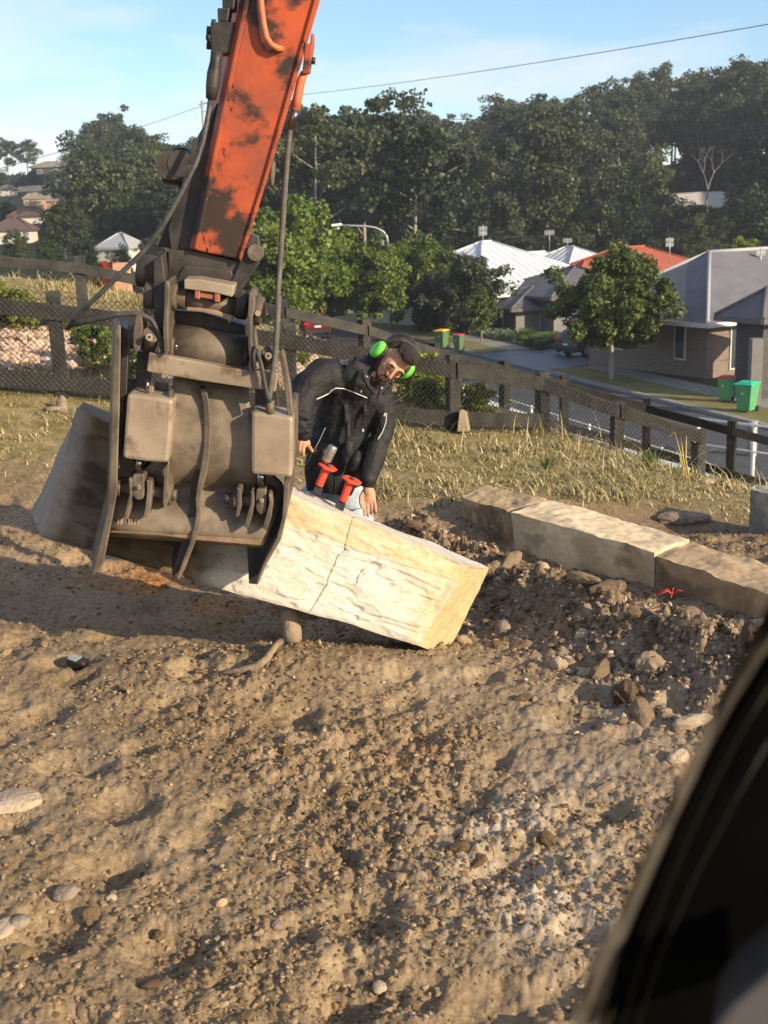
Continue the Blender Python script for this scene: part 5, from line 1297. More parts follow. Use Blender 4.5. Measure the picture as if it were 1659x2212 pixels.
# ---- wheelie bins
def binbody(h, w, dp):
    mb = MB(); b = .72
    lo = [(-w * b / 2, -dp * b / 2, .06), (w * b / 2, -dp * b / 2, .06), (w * b / 2, dp * b / 2, .06), (-w * b / 2, dp * b / 2, .06)]
    hi = [(-w / 2, -dp / 2, h * .92), (w / 2, -dp / 2, h * .92), (w / 2, dp / 2, h * .92), (-w / 2, dp / 2, h * .92)]
    mb.add(lo + hi, [(3, 2, 1, 0), (4, 5, 6, 7), (0, 1, 5, 4), (1, 2, 6, 5), (2, 3, 7, 6), (3, 0, 4, 7)]); return mb
M['bingreen'] = mat('green_bin_plastic', (.10, .33, .14), (.08, .28, .12), 3, .5)
M['binred'] = mat('red_bin_lid', (.60, .05, .06), rough=.5)
M['binteal'] = mat('teal_green_bin_lid', (.03, .50, .30), rough=.5)
M['binyellow'] = mat('yellow_bin_lid', (.75, .48, .02), rough=.5)
M['bindark'] = mat('olive_bin_plastic', (.10, .19, .07), (.08, .15, .06), 3, .5)
M['tyre'] = mat('tyre_rubber', (.02, .02, .02), rough=.85)
def wheelie(px, py, h, w, lidm, bodym, label, rz):
    q = G(px, py, z0 + .12); B_ = empty('wheelie_bin', tuple(q), label, 'bin', rz=rz)
    dp = w * 1.15; local_build(binbody(h, w, dp), 'body', bodym, B_, .02)
    mb = MB(); mb.prism([(-w * .54, -dp * .56, h * .92), (w * .54, -dp * .56, h * .92), (w * .54, dp * .5, h * .95), (-w * .54, dp * .5, h * .95)], (0, 0, h * .045)); mb.box((0, dp * .02, h * .985), (w * .8, dp * .7, h * .05)); local_build(mb, 'lid', lidm, B_, .012)
    mb = MB(); mb.tube([(-w * .4, dp * .58, h * .93), (w * .4, dp * .58, h * .93)], .018, 8); local_build(mb, 'handle', bodym, B_)
    for sx in (-1, 1):
        mb = MB(); mb.tube([(sx * w * .36, dp * .40, .10), (sx * w * .48, dp * .40, .10)], .10, 16); local_build(mb, 'wheel', M['tyre'], B_)
    mb = MB(); mb.add([(-.05, -dp * .44 - .035, h * .60), (.06, -dp * .44 - .04, h * .64), (-.05, -dp * .44 - .046, h * .70)], [(0, 1, 2)]); local_build(mb, 'mark', M['white'], B_)
    return B_
wheelie(1612, 889, 1.10, .66, M['binteal'], M['bingreen'], 'big green wheelie bin with a teal lid, rightmost bin on the verge', R(-42))
wheelie(1567, 867, 1.00, .48, M['binred'], M['bingreen'], 'green wheelie bin with a red lid beside the teal lidded bin', R(-42))
wheelie(955, 752, 1.08, .62, M['binyellow'], M['bindark'], 'olive wheelie bin with a yellow lid at the far end of the driveway', R(-35))
wheelie(991, 758, .95, .48, M['binred'], M['bindark'], 'smaller dark green bin with a red lid next to the yellow lidded bin', R(-35))
# ---- cars
M['glass'] = mat('dark_car_glass', (.015, .018, .02), rough=.08, spec=.8)
M['rim'] = mat('alloy_rim', (.55, .55, .55), rough=.3, metal=.8)
M['tail'] = mat('red_tail_light', (.50, .01, .01), rough=.2)
M['blackplastic'] = mat('black_trim', (.02, .02, .02), rough=.5)
def car(loc, rz, L_, Wd, Hh, paint, label, roofbars=False):
    """local frame: rear at -y, front at +y, z up"""
    C_ = empty('parked_car', loc, label, 'car', rz=rz)
    sil = [(-.50, .30), (-.505, .42), (-.49, .56), (-.475, .66), (-.44, .86), (-.40, .96), (-.30, 1.0), (-.10, .995), (.06, .93), (.20, .70), (.26, .64), (.42, .56), (.49, .46), (.50, .30), (.48, .20), (-.48, .20)]
    def wid(z): return 1.0 if z < .62 else 1.0 - .24 * (z - .62) / .38
    mb = MB(); n = len(sil); vs = []
    for sx, k in ((-1, 1.0), (-.93, 1.03), (.93, 1.03), (1, 1.0)):
        for y, z in sil:
            in_ = 1 if abs(sx) < 1 else .965
            vs.append((sx * Wd / 2 * wid(z) , y * L_ * in_, Hh * (z if abs(sx) < 1 else .2 + (z - .2) * .965)))
    fs = [tuple(range(n - 1, -1, -1)), tuple(range(3 * n, 4 * n))]
    for r_ in range(3): fs += [(r_ * n + i, r_ * n + (i + 1) % n, (r_ + 1) * n + (i + 1) % n, (r_ + 1) * n + i) for i in range(n)]
    mb.add(vs, fs); local_build(mb, 'body', paint, C_, .03)
    for sx in (-1, 1):
        mb = MB(); x = sx * (Wd / 2 + .004); 
        for poly in ([(-.40, .68), (-.37, .90), (-.29, .945), (-.14, .94), (-.14, .67)], [(-.12, .67), (-.12, .94), (-.05, .92), (.05, .87), (.16, .68)]):
            mb.prism([(sx * (Wd / 2 * wid(z) * 1.0 + .012), y * L_, Hh * z) for y, z in poly], (-sx * .03, 0, 0))
        local_build(mb, 'side_window', M['glass'], C_)
        for y in (-.31, .31):
            w_ = MB(); w_.tube([(sx * (Wd / 2 - .18), y * L_, .31), (sx * (Wd / 2 + .015), y * L_, .31)], .31, 24); wo = local_build(w_, 'wheel', M['tyre'], C_)
            w_ = MB(); w_.tube([(sx * (Wd / 2 + .01), y * L_, .31), (sx * (Wd / 2 + .022), y * L_, .31)], .07, 12)
            for k in range(7):
                a = k * math.pi * 2 / 7; w_.tube([(sx * (Wd / 2 + .018), y * L_ + math.cos(a) * .05, .31 + math.sin(a) * .05), (sx * (Wd / 2 + .018), y * L_ + math.cos(a) * .21, .31 + math.sin(a) * .21)], .025, 5)
            w_.tube([(sx * (Wd / 2 + .018), y * L_ + math.cos(t) * .215, .31 + math.sin(t) * .215) for t in np.linspace(0, 2 * math.pi, 21)], .018, 5)
            local_build(w_, 'rim', M['rim'], wo)
    mb = MB(); zz = lambda z: Hh * z
    mb.add([(-Wd * .36, -.482 * L_ - .01, zz(.67)), (Wd * .36, -.482 * L_ - .01, zz(.67)), (Wd * .32, -.425 * L_ - .03, zz(.92)), (-Wd * .32, -.425 * L_ - .03, zz(.92))], [(0, 1, 2, 3)]); local_build(mb, 'rear_window', M['glass'], C_)
    mb = MB(); mb.add([(-Wd * .42, .205 * L_ + .01, zz(.70)), (Wd * .42, .205 * L_ + .01, zz(.70)), (Wd * .36, .075 * L_ + .02, zz(.925)), (-Wd * .36, .075 * L_ + .02, zz(.925))], [(3, 2, 1, 0)]); local_build(mb, 'windscreen', M['glass'], C_)
    for sx in (-1, 1):
        mb = MB(); mb.box((sx * Wd * .39, -.49 * L_, zz(.60)), (Wd * .20, .12, Hh * .10)); local_build(mb, 'tail_light', M['tail'], C_, .01)
        mb = MB(); mb.box((sx * Wd * .39, .478 * L_, zz(.47)), (Wd * .2, .1, Hh * .08)); local_build(mb, 'headlight', M['rim'], C_, .01)
    mb = MB(); mb.box((0, -.507 * L_, zz(.46)), (.40, .015, .11)); local_build(mb, 'number_plate', M['white'], C_)
    mb = MB(); mb.box((0, -.50 * L_, zz(.25)), (Wd * .92, .10, Hh * .12)); local_build(mb, 'bumper', M['blackplastic'], C_, .02)
    if roofbars:
        for sx in (-1, 1):
            mb = MB(); mb.tube([(sx * Wd * .33, -.34 * L_, Hh * 1.0), (sx * Wd * .34, -.30 * L_, Hh * 1.03), (sx * Wd * .34, 0, Hh * 1.02), (sx * Wd * .33, .03 * L_, Hh * .98)], .025, 6); local_build(mb, 'roof_rail', M['rim'], C_)
    return C_
q = G(1262, 772, z0 + .06)
car((q.x + .9, q.y + 1.4, z0 + .06), R(-72 + 10), 4.1, 1.74, 1.46, mat('metallic_grey_paint', (.10, .10, .115), (.13, .13, .145), 3, .25, .5, spec=.6), 'grey hatchback parked on the driveway behind the street tree')
q = P(716, 688, 96); 
car(tuple(q), R(8), 4.7, 1.85, 1.75, mat('dark_blue_grey_paint', (.05, .06, .08), rough=.25, metal=.3), 'dark SUV with roof rails parked among the trees left of the lamp', True)
q = P(672, 722, 70); q.z = z0 + .02
car(tuple(P(676, 722, 74)), R(12), 4.3, 1.78, 1.45, mat('red_car_paint', (.10, .007, .012), rough=.3), 'dark red car seen through the fence between the grab and the man')
# ---- street lamp
M['galv'] = mat('galvanised_steel', (.48, .48, .46), (.38, .38, .37), 6, .4, .4)
LP = empty('street_lamp', tuple(P(843, 712, 81)), 'tall street lamp with a long curved arm over the trees', 'street lamp')
b_ = P(843, 712, 81); MB().tube([b_, b_ + Vector((0, 0, .6)), P(840, 560, 81), P(838, 528, 81)], [.20, .13, .10, .09], 12).build('pole', M['galv'], LP)
MB().tube([P(838, 530, 81), P(836, 512, 81), P(828, 500, 81), P(812, 492, 81), P(790, 488.5, 81), P(760, 487.5, 81), P(735, 486, 81)], [.085, .08, .075, .07, .065, .06, .055], 10).build('arm', M['galv'], LP)
hd_ = P(727, 486, 81); MB().box(hd_, (.75, .35, .18), Matrix.Rotation(R(-4), 3, 'Y')).build('lamp_head', M['white'], LP, bevel=.05)
MB().tube([P(729, 490, 81), P(729, 498, 81)], [.12, .16], 10).build('sensor', M['galv'], LP)
# utility pole and wires
b_ = P(441, 330, 150); UP = empty('utility_pole', tuple(b_ - Vector((0, 0, 8))), 'tall weathered timber power pole rising behind the arm at the left', 'power pole')
MB().tube([b_ - Vector((0, 0, 8)), P(436, 217, 150)], [.22, .16], 10).build('pole', mat('grey_pole_timber', (.34, .29, .24), rough=.8), UP)
MB().tube([P(430, 226, 150), P(448, 223, 150)], .06, 6).build('cross_arm', M['timber'], UP)
def wire(pts, label, r_=.03):
    out = []
    (x0, y0, d0), (x1, y1, d1) = pts; a, b = P(x0, y0, d0), P(x1, y1, d1)
    for k in range(25):
        u = k / 24; p = a.lerp(b, u); p.z -= 4 * u * (1 - u) * (b - a).length * .006; out.append(p)
    tag(MB().tube(out, r_, 5, False).build('power_line', M['blackplastic'], base=tuple(a)), label, 'power line')
wire([(436, 222, 150), (1800, 28, 55)], 'long power line crossing the sky above the trees to the right', .022)
wire([(438, 228, 150), (-40, 375, 110)], 'power line running down to the left behind the arm', .03)
wire([(436, 240, 150), (1760, 262, 120)], 'faint lower power line in front of the wooded hill', .028)
# ------------------------------------------------------------------ houses
def roofmat(name, c1, c2, ribscale=9, rough=.5):
    return mat(name, c1, c2, .7, rough, bump=.05)
M['roof_white'] = roofmat('white_metal_roof', (.66, .68, .68), (.58, .60, .61))
M['roof_grey'] = mat('grey_tile_roof', (.115, .115, .125), (.15, .15, .16), 1.2, .7, bump=.1)
M['cap_grey'] = mat('pale_ridge_cap', (.34, .34, .35), rough=.6)
M['roof_brown'] = mat('brown_grey_roof', (.10, .095, .095), (.13, .12, .12), 1.5, .7, bump=.1)
M['roof_red'] = mat('red_tile_roof', (.38, .10, .045), (.28, .075, .04), 3, .8, bump=.3)
M['wall_cream'] = mat('cream_wall', (.62, .58, .48), (.55, .52, .44), 1, .8)
M['wall_grey'] = mat('grey_render', (.16, .155, .15), (.20, .19, .18), 1.5, .85)
M['pane'] = mat('house_window_glass', (.05, .06, .07), rough=.08, spec=.8)
M['fascia'] = mat('fascia_white', (.62, .62, .58), rough=.5)
def brickmat(name, c1, c2, mort):
    m, t, b = newmat(name); N = t.nodes.new; K = t.links.new
    tcn = N('ShaderNodeTexCoord'); mpn = N('ShaderNodeMapping'); mpn.inputs['Rotation'].default_value = (R(90), 0, 0)
    sx = N('ShaderNodeSeparateXYZ'); K(tcn.outputs['Object'], sx.inputs[0]); ad = N('ShaderNodeMath'); K(sx.outputs[0], ad.inputs[0]); K(sx.outputs[1], ad.inputs[1])
    cb = N('ShaderNodeCombineXYZ'); K(ad.outputs[0], cb.inputs[0]); K(sx.outputs[2], cb.inputs[1])
    br = N('ShaderNodeTexBrick'); br.inputs['Scale'].default_value = 1; br.inputs['Brick Width'].default_value = .24; br.inputs['Row Height'].default_value = .086; br.inputs['Mortar Size'].default_value = .01
    br.inputs[1].default_value = c1 + (1,); br.inputs[2].default_value = c2 + (1,); br.inputs[3].default_value = mort + (1,); K(cb.outputs[0], br.inputs[0]); K(br.outputs[0], b.inputs['Base Color']); b.inputs['Roughness'].default_value = .9
    bp = N('ShaderNodeBump'); bp.inputs['Strength'].default_value = .6; bp.inputs['Distance'].default_value = .01; bp.invert = True; K(br.outputs[1], bp.inputs['Height']); K(bp.outputs[0], b.inputs['Normal'])
    return m
M['brick_brown'] = brickmat('brown_brick', (.17, .115, .085), (.22, .155, .12), (.26, .24, .21))
M['brick_dark'] = brickmat('dark_grey_brick', (.05, .045, .045), (.08, .07, .068), (.10, .09, .085))
M['brick_orange'] = brickmat('orange_brick', (.42, .19, .10), (.50, .26, .14), (.45, .38, .3))
def house(name, label, loc, rz, Lx, Ly, wall_h, roof_h, wallm, roofm, over=.6, ridge=None, capm=None, wins=(), base_drop=1.5, ribs=0, cat='house', rib_m=None):
    """hip roof over a box; origin at the floor centre; wins: (side, along, z, w, h)"""
    H_ = empty(name, loc, label, cat, rz=rz)
    mb = MB(); mb.box((0, 0, (wall_h - base_drop) / 2), (Lx, Ly, wall_h + base_drop)); local_build(mb, 'wall', wallm, H_)
    ex, ey = Lx / 2 + over, Ly / 2 + over
    rl = max(0.0, ex - ey) if ridge is None else ridge
    if Lx >= Ly: r0, r1 = (-rl, 0), (rl, 0)
    else:
        rl = max(0.0, ey - ex) if ridge is None else ridge; r0, r1 = (0, -rl), (0, rl)
    e = [Vector((-ex, -ey, wall_h)), Vector((ex, -ey, wall_h)), Vector((ex, ey, wall_h)), Vector((-ex, ey, wall_h))]
    A = Vector((r0[0], r0[1], wall_h + roof_h)); B = Vector((r1[0], r1[1], wall_h + roof_h)); dn = Vector((0, 0, -.06))
    if Lx >= Ly: fs = [(0, 1, 5, 4), (1, 2, 5), (2, 3, 4, 5), (3, 0, 4)]
    else: fs = [(0, 1, 4), (1, 2, 5, 4), (2, 3, 5), (3, 0, 4, 5)]
    mb = MB(); mb.add(e + [A, B], fs + [(3, 2, 1, 0)]); ro = local_build(mb, 'roof', roofm, H_)
    cm_ = capm or roofm
    hips = [(e[0], A), (e[1], B if Lx >= Ly else A), (e[2], B), (e[3], A if Lx >= Ly else B)]
    for p_, q_ in hips:
        mb = MB(); mb.tube([p_ + Vector((0, 0, .02)), q_ + Vector((0, 0, .03))], .09, 6); local_build(mb, 'hip_cap', cm_, ro)
    mb = MB(); mb.tube([A + Vector((0, 0, .03)), B + Vector((.01, .01, .03))], .10, 6); local_build(mb, 'ridge_cap', cm_, ro)
    for i in range(4):
        p_, q_ = e[i], e[(i + 1) % 4]; d_ = (q_ - p_).normalized(); n_ = Vector((d_.y, -d_.x, 0))
        mb = MB(); mb.prism([p_ + n_ * .003 - Vector((0, 0, .20)), q_ + n_ * .003 - Vector((0, 0, .20)), q_ + n_ * .003 + Vector((0, 0, -.005)), p_ + n_ * .003 + Vector((0, 0, -.005))], n_ * .06); local_build(mb, 'gutter', M['fascia'] if capm is not None or roofm == M['roof_white'] else cm_, H_)
    if ribs:
        mb = MB()
        def ribplane(p0, p1, q0, q1, nn):        # eave p0-p1, ridge q0-q1
            Lg = (p1 - p0).length; ed = (p1 - p0).normalized(); up = None
            # climb direction is perpendicular to the eave in the roof plane
            nrm = (p1 - p0).cross(q0 - p0).normalized(); cl_ = nrm.cross(ed).normalized()
            if cl_.z < 0: cl_ = -cl_
            if nrm.z < 0: nrm = -nrm
            s0 = (q0 - p0).dot(ed); s1 = (q1 - p0).dot(ed); hh = (q0 - p0).dot(cl_)
            k = ribs * .5
            while k < Lg:
                if k < s0: t_ = hh * k / s0 if s0 > 0 else hh
                elif k > s1: t_ = hh * (Lg - k) / (Lg - s1)
                else: t_ = hh
                a_ = p0 + ed * k + nrm * .02; b2 = a_ + cl_ * t_
                mb.tube([a_, b2], .028, 4, False); k += ribs
        if Lx >= Ly:
            ribplane(e[0], e[1], A, B, 0); ribplane(e[1], e[2], B, B, 0); ribplane(e[2], e[3], B, A, 0); ribplane(e[3], e[0], A, A, 0)
        else:
            ribplane(e[0], e[1], A, A, 0); ribplane(e[1], e[2], A, B, 0); ribplane(e[2], e[3], B, B, 0); ribplane(e[3], e[0], B, A, 0)
        tag(local_build(mb, 'roof_ribs', rib_m or roofm, ro), kind='stuff')
    for side, al, z, w, h in wins:
        if side in ('-y', '+y'): sg = -1 if side == '-y' else 1; c = Vector((al, sg * (Ly / 2 + .03), z)); sz = (w, .06, h); sp = (w - .14, .03, h - .14); off = Vector((0, sg * .028, 0))
        else: sg = -1 if side == '-x' else 1; c = Vector((sg * (Lx / 2 + .03), al, z)); sz = (.06, w, h); sp = (.03, w - .14, h - .14); off = Vector((sg * .028, 0, 0))
        f_ = MB().box(c, sz); fo = local_build(f_, 'window', M['fascia'], H_)
        p_ = MB().box(c + off, sp); local_build(p_, 'pane', M['pane'], fo)
    return H_
def antenna(px, py0, py1, d, label, panels=2, w=.45, lattice=True):
    b_ = P(px, py1, d); t_ = P(px, py0, d); A_ = empty('tv_antenna', tuple(b_), label, 'antenna')
    MB().tube([b_ - Vector((0, 0, .4)), t_], .03, 6).build('mast', M['galv'], A_)
    for k in range(panels):
        z = t_.z - .25 - k * (w * 1.15)
        for sx in (-1, 1):
            mb = MB(); c = Vector((t_.x + sx * w * .52, t_.y, z))
            for j in range(7): mb.box(c + Vector((0, 0, (j - 3) * w * .14)), (w * .95, .02, .03))
            for j in (-1, 0, 1): mb.box(c + Vector((j * w * .4, .022, 0)), (.03, .02, w))
            mb.build('grid_panel', M['galv'], A_)
        mb = MB(); mb.box(Vector((t_.x, t_.y - .04, z)), (w * 2.1, .03, .04)); mb.build('boom', M['galv'], A_)
ang = math.atan2(SU[1], SU[0])          # street direction
RZ = ang - math.pi / 2                  # local +y looks along the street, local +x to the houses
def sloc(s, t, z=0): return (*sxy(s, t), z0 + .1 + z)
# white roofed house
def corner_house(px, py, d, rot, name, label, Lx, Ly, wh, rh, wm, rm, over=.6, cat='house', **kw):
    """near corner of the eaves at picture point px, py, at distance d"""
    c = P(px, py, d); ex, ey = Lx / 2 + over, Ly / 2 + over; rt_ = Matrix.Rotation(rot, 3, 'Z')
    o = c - rt_ @ Vector((-ex, -ey, 0)); return house(name, label, (o.x, o.y, c.z - wh), rot, Lx, Ly, wh, rh, wm, rm, over, cat=cat, **kw)
corner_house(1038, 640, 76, R(38), 'white_roof_house', 'large white ribbed metal roof house left of the street tree', 13.0, 12.5, 2.75, 3.3, M['wall_cream'], M['roof_white'], .6, ridge=.5, wins=(('-y', -4, 1.5, 1.6, 1.3), ('-y', 3.0, 1.5, 1.6, 1.3)), ribs=.76)
antenna(1043, 486, 524, 85, 'square grid television antenna on the peak of the white roof', 2, .30)
c_ = P(1232, 533, 118); house('pale_roof_house', 'smaller pale metal roof house behind the big white roof', (c_.x, c_.y, c_.z - 6.0), RZ + R(12), 10, 11, 3.2, 2.8, M['wall_cream'], M['roof_white'], .6, ridge=.6, wins=(('-y', 0, 1.6, 1.4, 1.2),), ribs=.9)
c_ = P(1150, 545, 122); house('pale_roof_house', 'low pale roofed house peeping over the white roof ridge', (c_.x, c_.y, c_.z - 5.0), RZ, 10, 7, 3.0, 2.0, M['wall_cream'], M['roof_white'], .5, wins=(('-y', 0, 1.6, 1.4, 1.2),))
antenna(1187, 497, 540, 118, 'thin television antenna left of the smaller pale roof', 1, .5)
antenna(1226, 514, 535, 118, 'short television antenna on top of the smaller pale roof', 1, .45)
c_ = P(1362, 534, 98); house('red_roof_house', 'orange-red tiled roof house showing above the street tree', (c_.x, c_.y, c_.z - 6.3), RZ + R(8), 14, 10, 3.6, 2.7, M['brick_brown'], M['roof_red'], .6, ridge=1.5, wins=(('-y', 0, 1.6, 1.4, 1.2),))
c_ = P(1285, 562, 92); house('red_roof_house', 'lower orange-red roof wing between the white roof and the street tree', (c_.x, c_.y, c_.z - 5.2), RZ + R(8), 8, 6, 3.2, 2.0, M['brick_brown'], M['roof_red'], .5, wins=(('-y', 0, 1.6, 1.2, 1.2),))
antenna(1447, 511, 560, 84, 'television antenna standing between the red and the grey roofs', 2, .28)
corner_house(1190, 643, 73, RZ + R(4), 'garage_house', 'low brown house with a dark garage door at the end of the driveway', 8.0, 8.5, 2.7, 1.6, M['wall_grey'], M['roof_brown'], .5, wins=(('-x', -1.2, 1.25, 2.6, 2.2), ('-y', 1, 1.5, 1.5, 1.2)))
corner_house(1104, 668, 74, RZ, 'carport', 'dark low roofed porch wing left of the brown garage', 5.0, 5.0, 2.2, 1.2, M['wall_grey'], M['roof_brown'], .6, wins=(('-x', 0, 1.1, 1.0, 1.0),), cat='porch')
corner_house(1528, 699, 49, R(29), 'grey_roof_house', 'big grey tiled hip roof house at the right edge', 12.5, 8.0, 2.5, 2.75, M['brick_brown'], M['roof_grey'], .7, capm=M['cap_grey'], wins=(('-x', 2.0, 1.5, 1.5, 1.3), ('-x', -2.4, 1.5, .7, 1.6), ('-y', -4.6, 1.3, .5, 2.1), ('-y', -3.0, 1.3, .5, 2.1), ('-y', -1.0, 1.5, 1.2, 1.3)))
corner_house(1648, 690, 43, R(24), 'house_wing', 'darker brick wing with a tiled porch roof at the far right edge', 5, 1.5, 2.5, 1.0, M['brick_dark'], M['roof_brown'], .6, wins=(), cat='house wing')
pc = P(1631, 800, 43); MB_ = MB(); MB_.box(Vector((pc.x, pc.y, z0 + 1.3)), (.42, .42, 2.6)); tag(MB_.build('porch_pillar', M['wall_grey'], base=(pc.x, pc.y, z0)), 'square beige porch pillar at the right edge of the street', 'pillar')
antenna(1644, 535, 575, 56, 'small spiky television antenna on the grey roof at the right edge', 1, .22)
M['lit'] = mat('sunlit_cream_wall', (.75, .66, .50), rough=.8)  # cream wall with the sunlight put into a paler colour
M['roof_dk'] = mat('dark_far_roof', (.11, .10, .10), (.15, .14, .13), .6, .8)
M['roof_tan'] = mat('tan_far_roof', (.22, .19, .15), (.27, .23, .18), .6, .8)
def far(x0, x1, yr, ye, yb, d, wallm, roofm, label, rz=0, dep=.7, wins=2, name='hill_house', ridge=None):
    """far house from its picture extents: roof x0..x1, ridge, eaves and base heights"""
    s = d / FPX; Lx = (x1 - x0) * s; over = Lx * .04; c = P((x0 + x1) / 2, yb, d); wh = (yb - ye) * s; rh = (ye - yr) * s
    w_ = tuple(('-y', x, wh * .5, min(1.6, wh * .5), wh * .42) for x in np.linspace(-Lx * .3, Lx * .3, wins)) if wins else ()
    return house(name, label, (c.x, c.y + Lx * dep / 2, c.z), rz, Lx - 2 * over, (Lx - 2 * over) * dep, wh, rh, wallm, roofm, over, wins=w_, base_drop=12, ridge=ridge)
far(1418, 1619, 420, 450, 487, 165, M['brick_dark'], mat('pale_tan_roof', (.42, .38, .33), rough=.7), 'long dark house with a pale roof high on the wooded hill, right', 0, .45, 4)
hb = P(1586, 461, 162.5); MB_ = MB().box(hb, (2.2, 1.5, 1.4)); tag(MB_.build('sunlit_wall_patch', M['lit'], base=tuple(hb)), 'sunlit part of the house wall high on the right hill, built as a pale box', 'house wing')  # sunlit part of the dark wall, added as a pale box
far(66, 170, 350, 361, 380, 300, M['brick_dark'], M['roof_tan'], 'tan hip roof house on the skyline of the left hill', R(3), .5, 3)
far(122, 152, 369, 375, 386, 285, M['wall_grey'], M['roof_white'], 'small pale-roofed house below the skyline house, left', R(8), .8)
far(118, 178, 380, 392, 402, 275, M['brick_dark'], M['roof_dk'], 'dark roofed house lower on the left hill', R(0), .6)
far(26, 112, 403, 412, 419, 250, M['wall_cream'], M['roof_dk'], 'long dark flat roofed house on the left hill above the orange one', R(2), .4, 5)
far(-6, 30, 401, 410, 421, 240, M['lit'], M['roof_dk'], 'house with a cream gable at the left edge on the hill', R(0), .8, 2)
far(84, 148, 421, 434, 446, 190, M['brick_orange'], M['roof_tan'], 'two storey orange brick house on the left hill', R(3), .6, 3)
far(50, 94, 419, 429, 446, 186, M['brick_orange'], M['roof_tan'], 'projecting orange brick front beside the two storey brick house', R(3), .6, 2)
far(18, 98, 449, 466, 476, 160, M['lit'], mat('dark_red_far_roof', (.12, .075, .06), rough=.8), 'cream gabled house with a dark red roof below the orange brick house', R(-8), .7)
far(-20, 66, 473, 497, 512, 130, M['wall_cream'], mat('maroon_far_roof', (.11, .075, .065), rough=.8), 'low maroon roofed house at the left edge above the fence', R(4), .8)
far(212, 298, 507, 535, 550, 105, M['wall_cream'], M['cap_grey'], 'small house with a pale grey hip roof left of the arm, behind the far fence', R(-20), .9, 2)
bp_ = P(266, 610, 30); MB_ = MB().box(bp_, (.38, .38, 1.0)); tag(MB_.build('brick_pillar', M['brick_orange'], base=tuple(bp_)), 'sunlit orange brick pillar behind the dry grass bank', 'pillar')
# ------------------------------------------------------------------ vegetation
M['bark_pale'] = mat('pale_gum_bark', (.34, .30, .25), (.20, .17, .14), 2, .85, bump=.3, stretch=(1, 1, .3))
M['bark_dark'] = mat('grey_brown_bark', (.13, .10, .075), (.20, .16, .12), 5, .9, bump=.4, stretch=(1, 1, .3))
M['leaf_forest'] = leafmat('dark_gum_leaves', (.016, .028, .010), (.055, .075, .026), .25)
M['leaf_olive'] = leafmat('olive_gum_leaves', (.036, .052, .018), (.10, .115, .042), .3)
M['leaf_green'] = leafmat('fresh_green_leaves', (.040, .085, .012), (.17, .21, .030), .6, .3)
M['leaf_street'] = leafmat('street_tree_leaves', (.035, .060, .012), (.13, .15, .03), .6, .3)
M['leaf_dark'] = leafmat('dark_shrub_leaves', (.022, .032, .014), (.060, .068, .028), .8, .15)
M['leaf_lime'] = leafmat('lime_green_leaves', (.10, .14, .015), (.26, .27, .04), .8, .35)
M['leaf_red'] = leafmat('red_autumn_leaves', (.30, .045, .02), (.50, .11, .04), .8, .3)
M['leaf_strap'] = leafmat('strap_leaves', (.06, .11, .02), (.17, .22, .05), .8, .25)
M['leaf_agave'] = leafmat('grey_green_agave_leaves', (.12, .19, .10), (.24, .31, .18), .8, .2)
def leaf_cloud(cent, rad, nleaf, size, flat=.7, rng=None, asp=.5):
    """quads spread through clumps; returns V, F"""
    rng = rng or np.random.RandomState(1); K_ = len(cent); n = K_ * nleaf
    c = np.repeat(cent, nleaf, 0); r_ = np.repeat(rad, nleaf)
    d = rng.normal(size=(n, 3)); d /= np.linalg.norm(d, axis=1)[:, None]
    rr = r_ * (.45 + .6 * rng.rand(n) ** .7); p = c + d * rr[:, None] * np.array([1, 1, flat])
    nrm = d * .7 + rng.normal(size=(n, 3)) * .6; nrm[:, 2] += .35; nrm /= np.linalg.norm(nrm, axis=1)[:, None]
    t = np.cross(nrm, rng.normal(size=(n, 3))); t /= np.linalg.norm(t, axis=1)[:, None]; b = np.cross(nrm, t)
    s = size * (.6 + .8 * rng.rand(n))[:, None]
    V = np.stack([p - t * s * asp * .2 - b * s * .0, p + b * s * .45 + t * s * asp, p + b * s, p + b * s * .5 - t * s * asp], 1) .reshape(-1, 3)
    F_ = np.arange(n * 4).reshape(n, 4); return V, F_
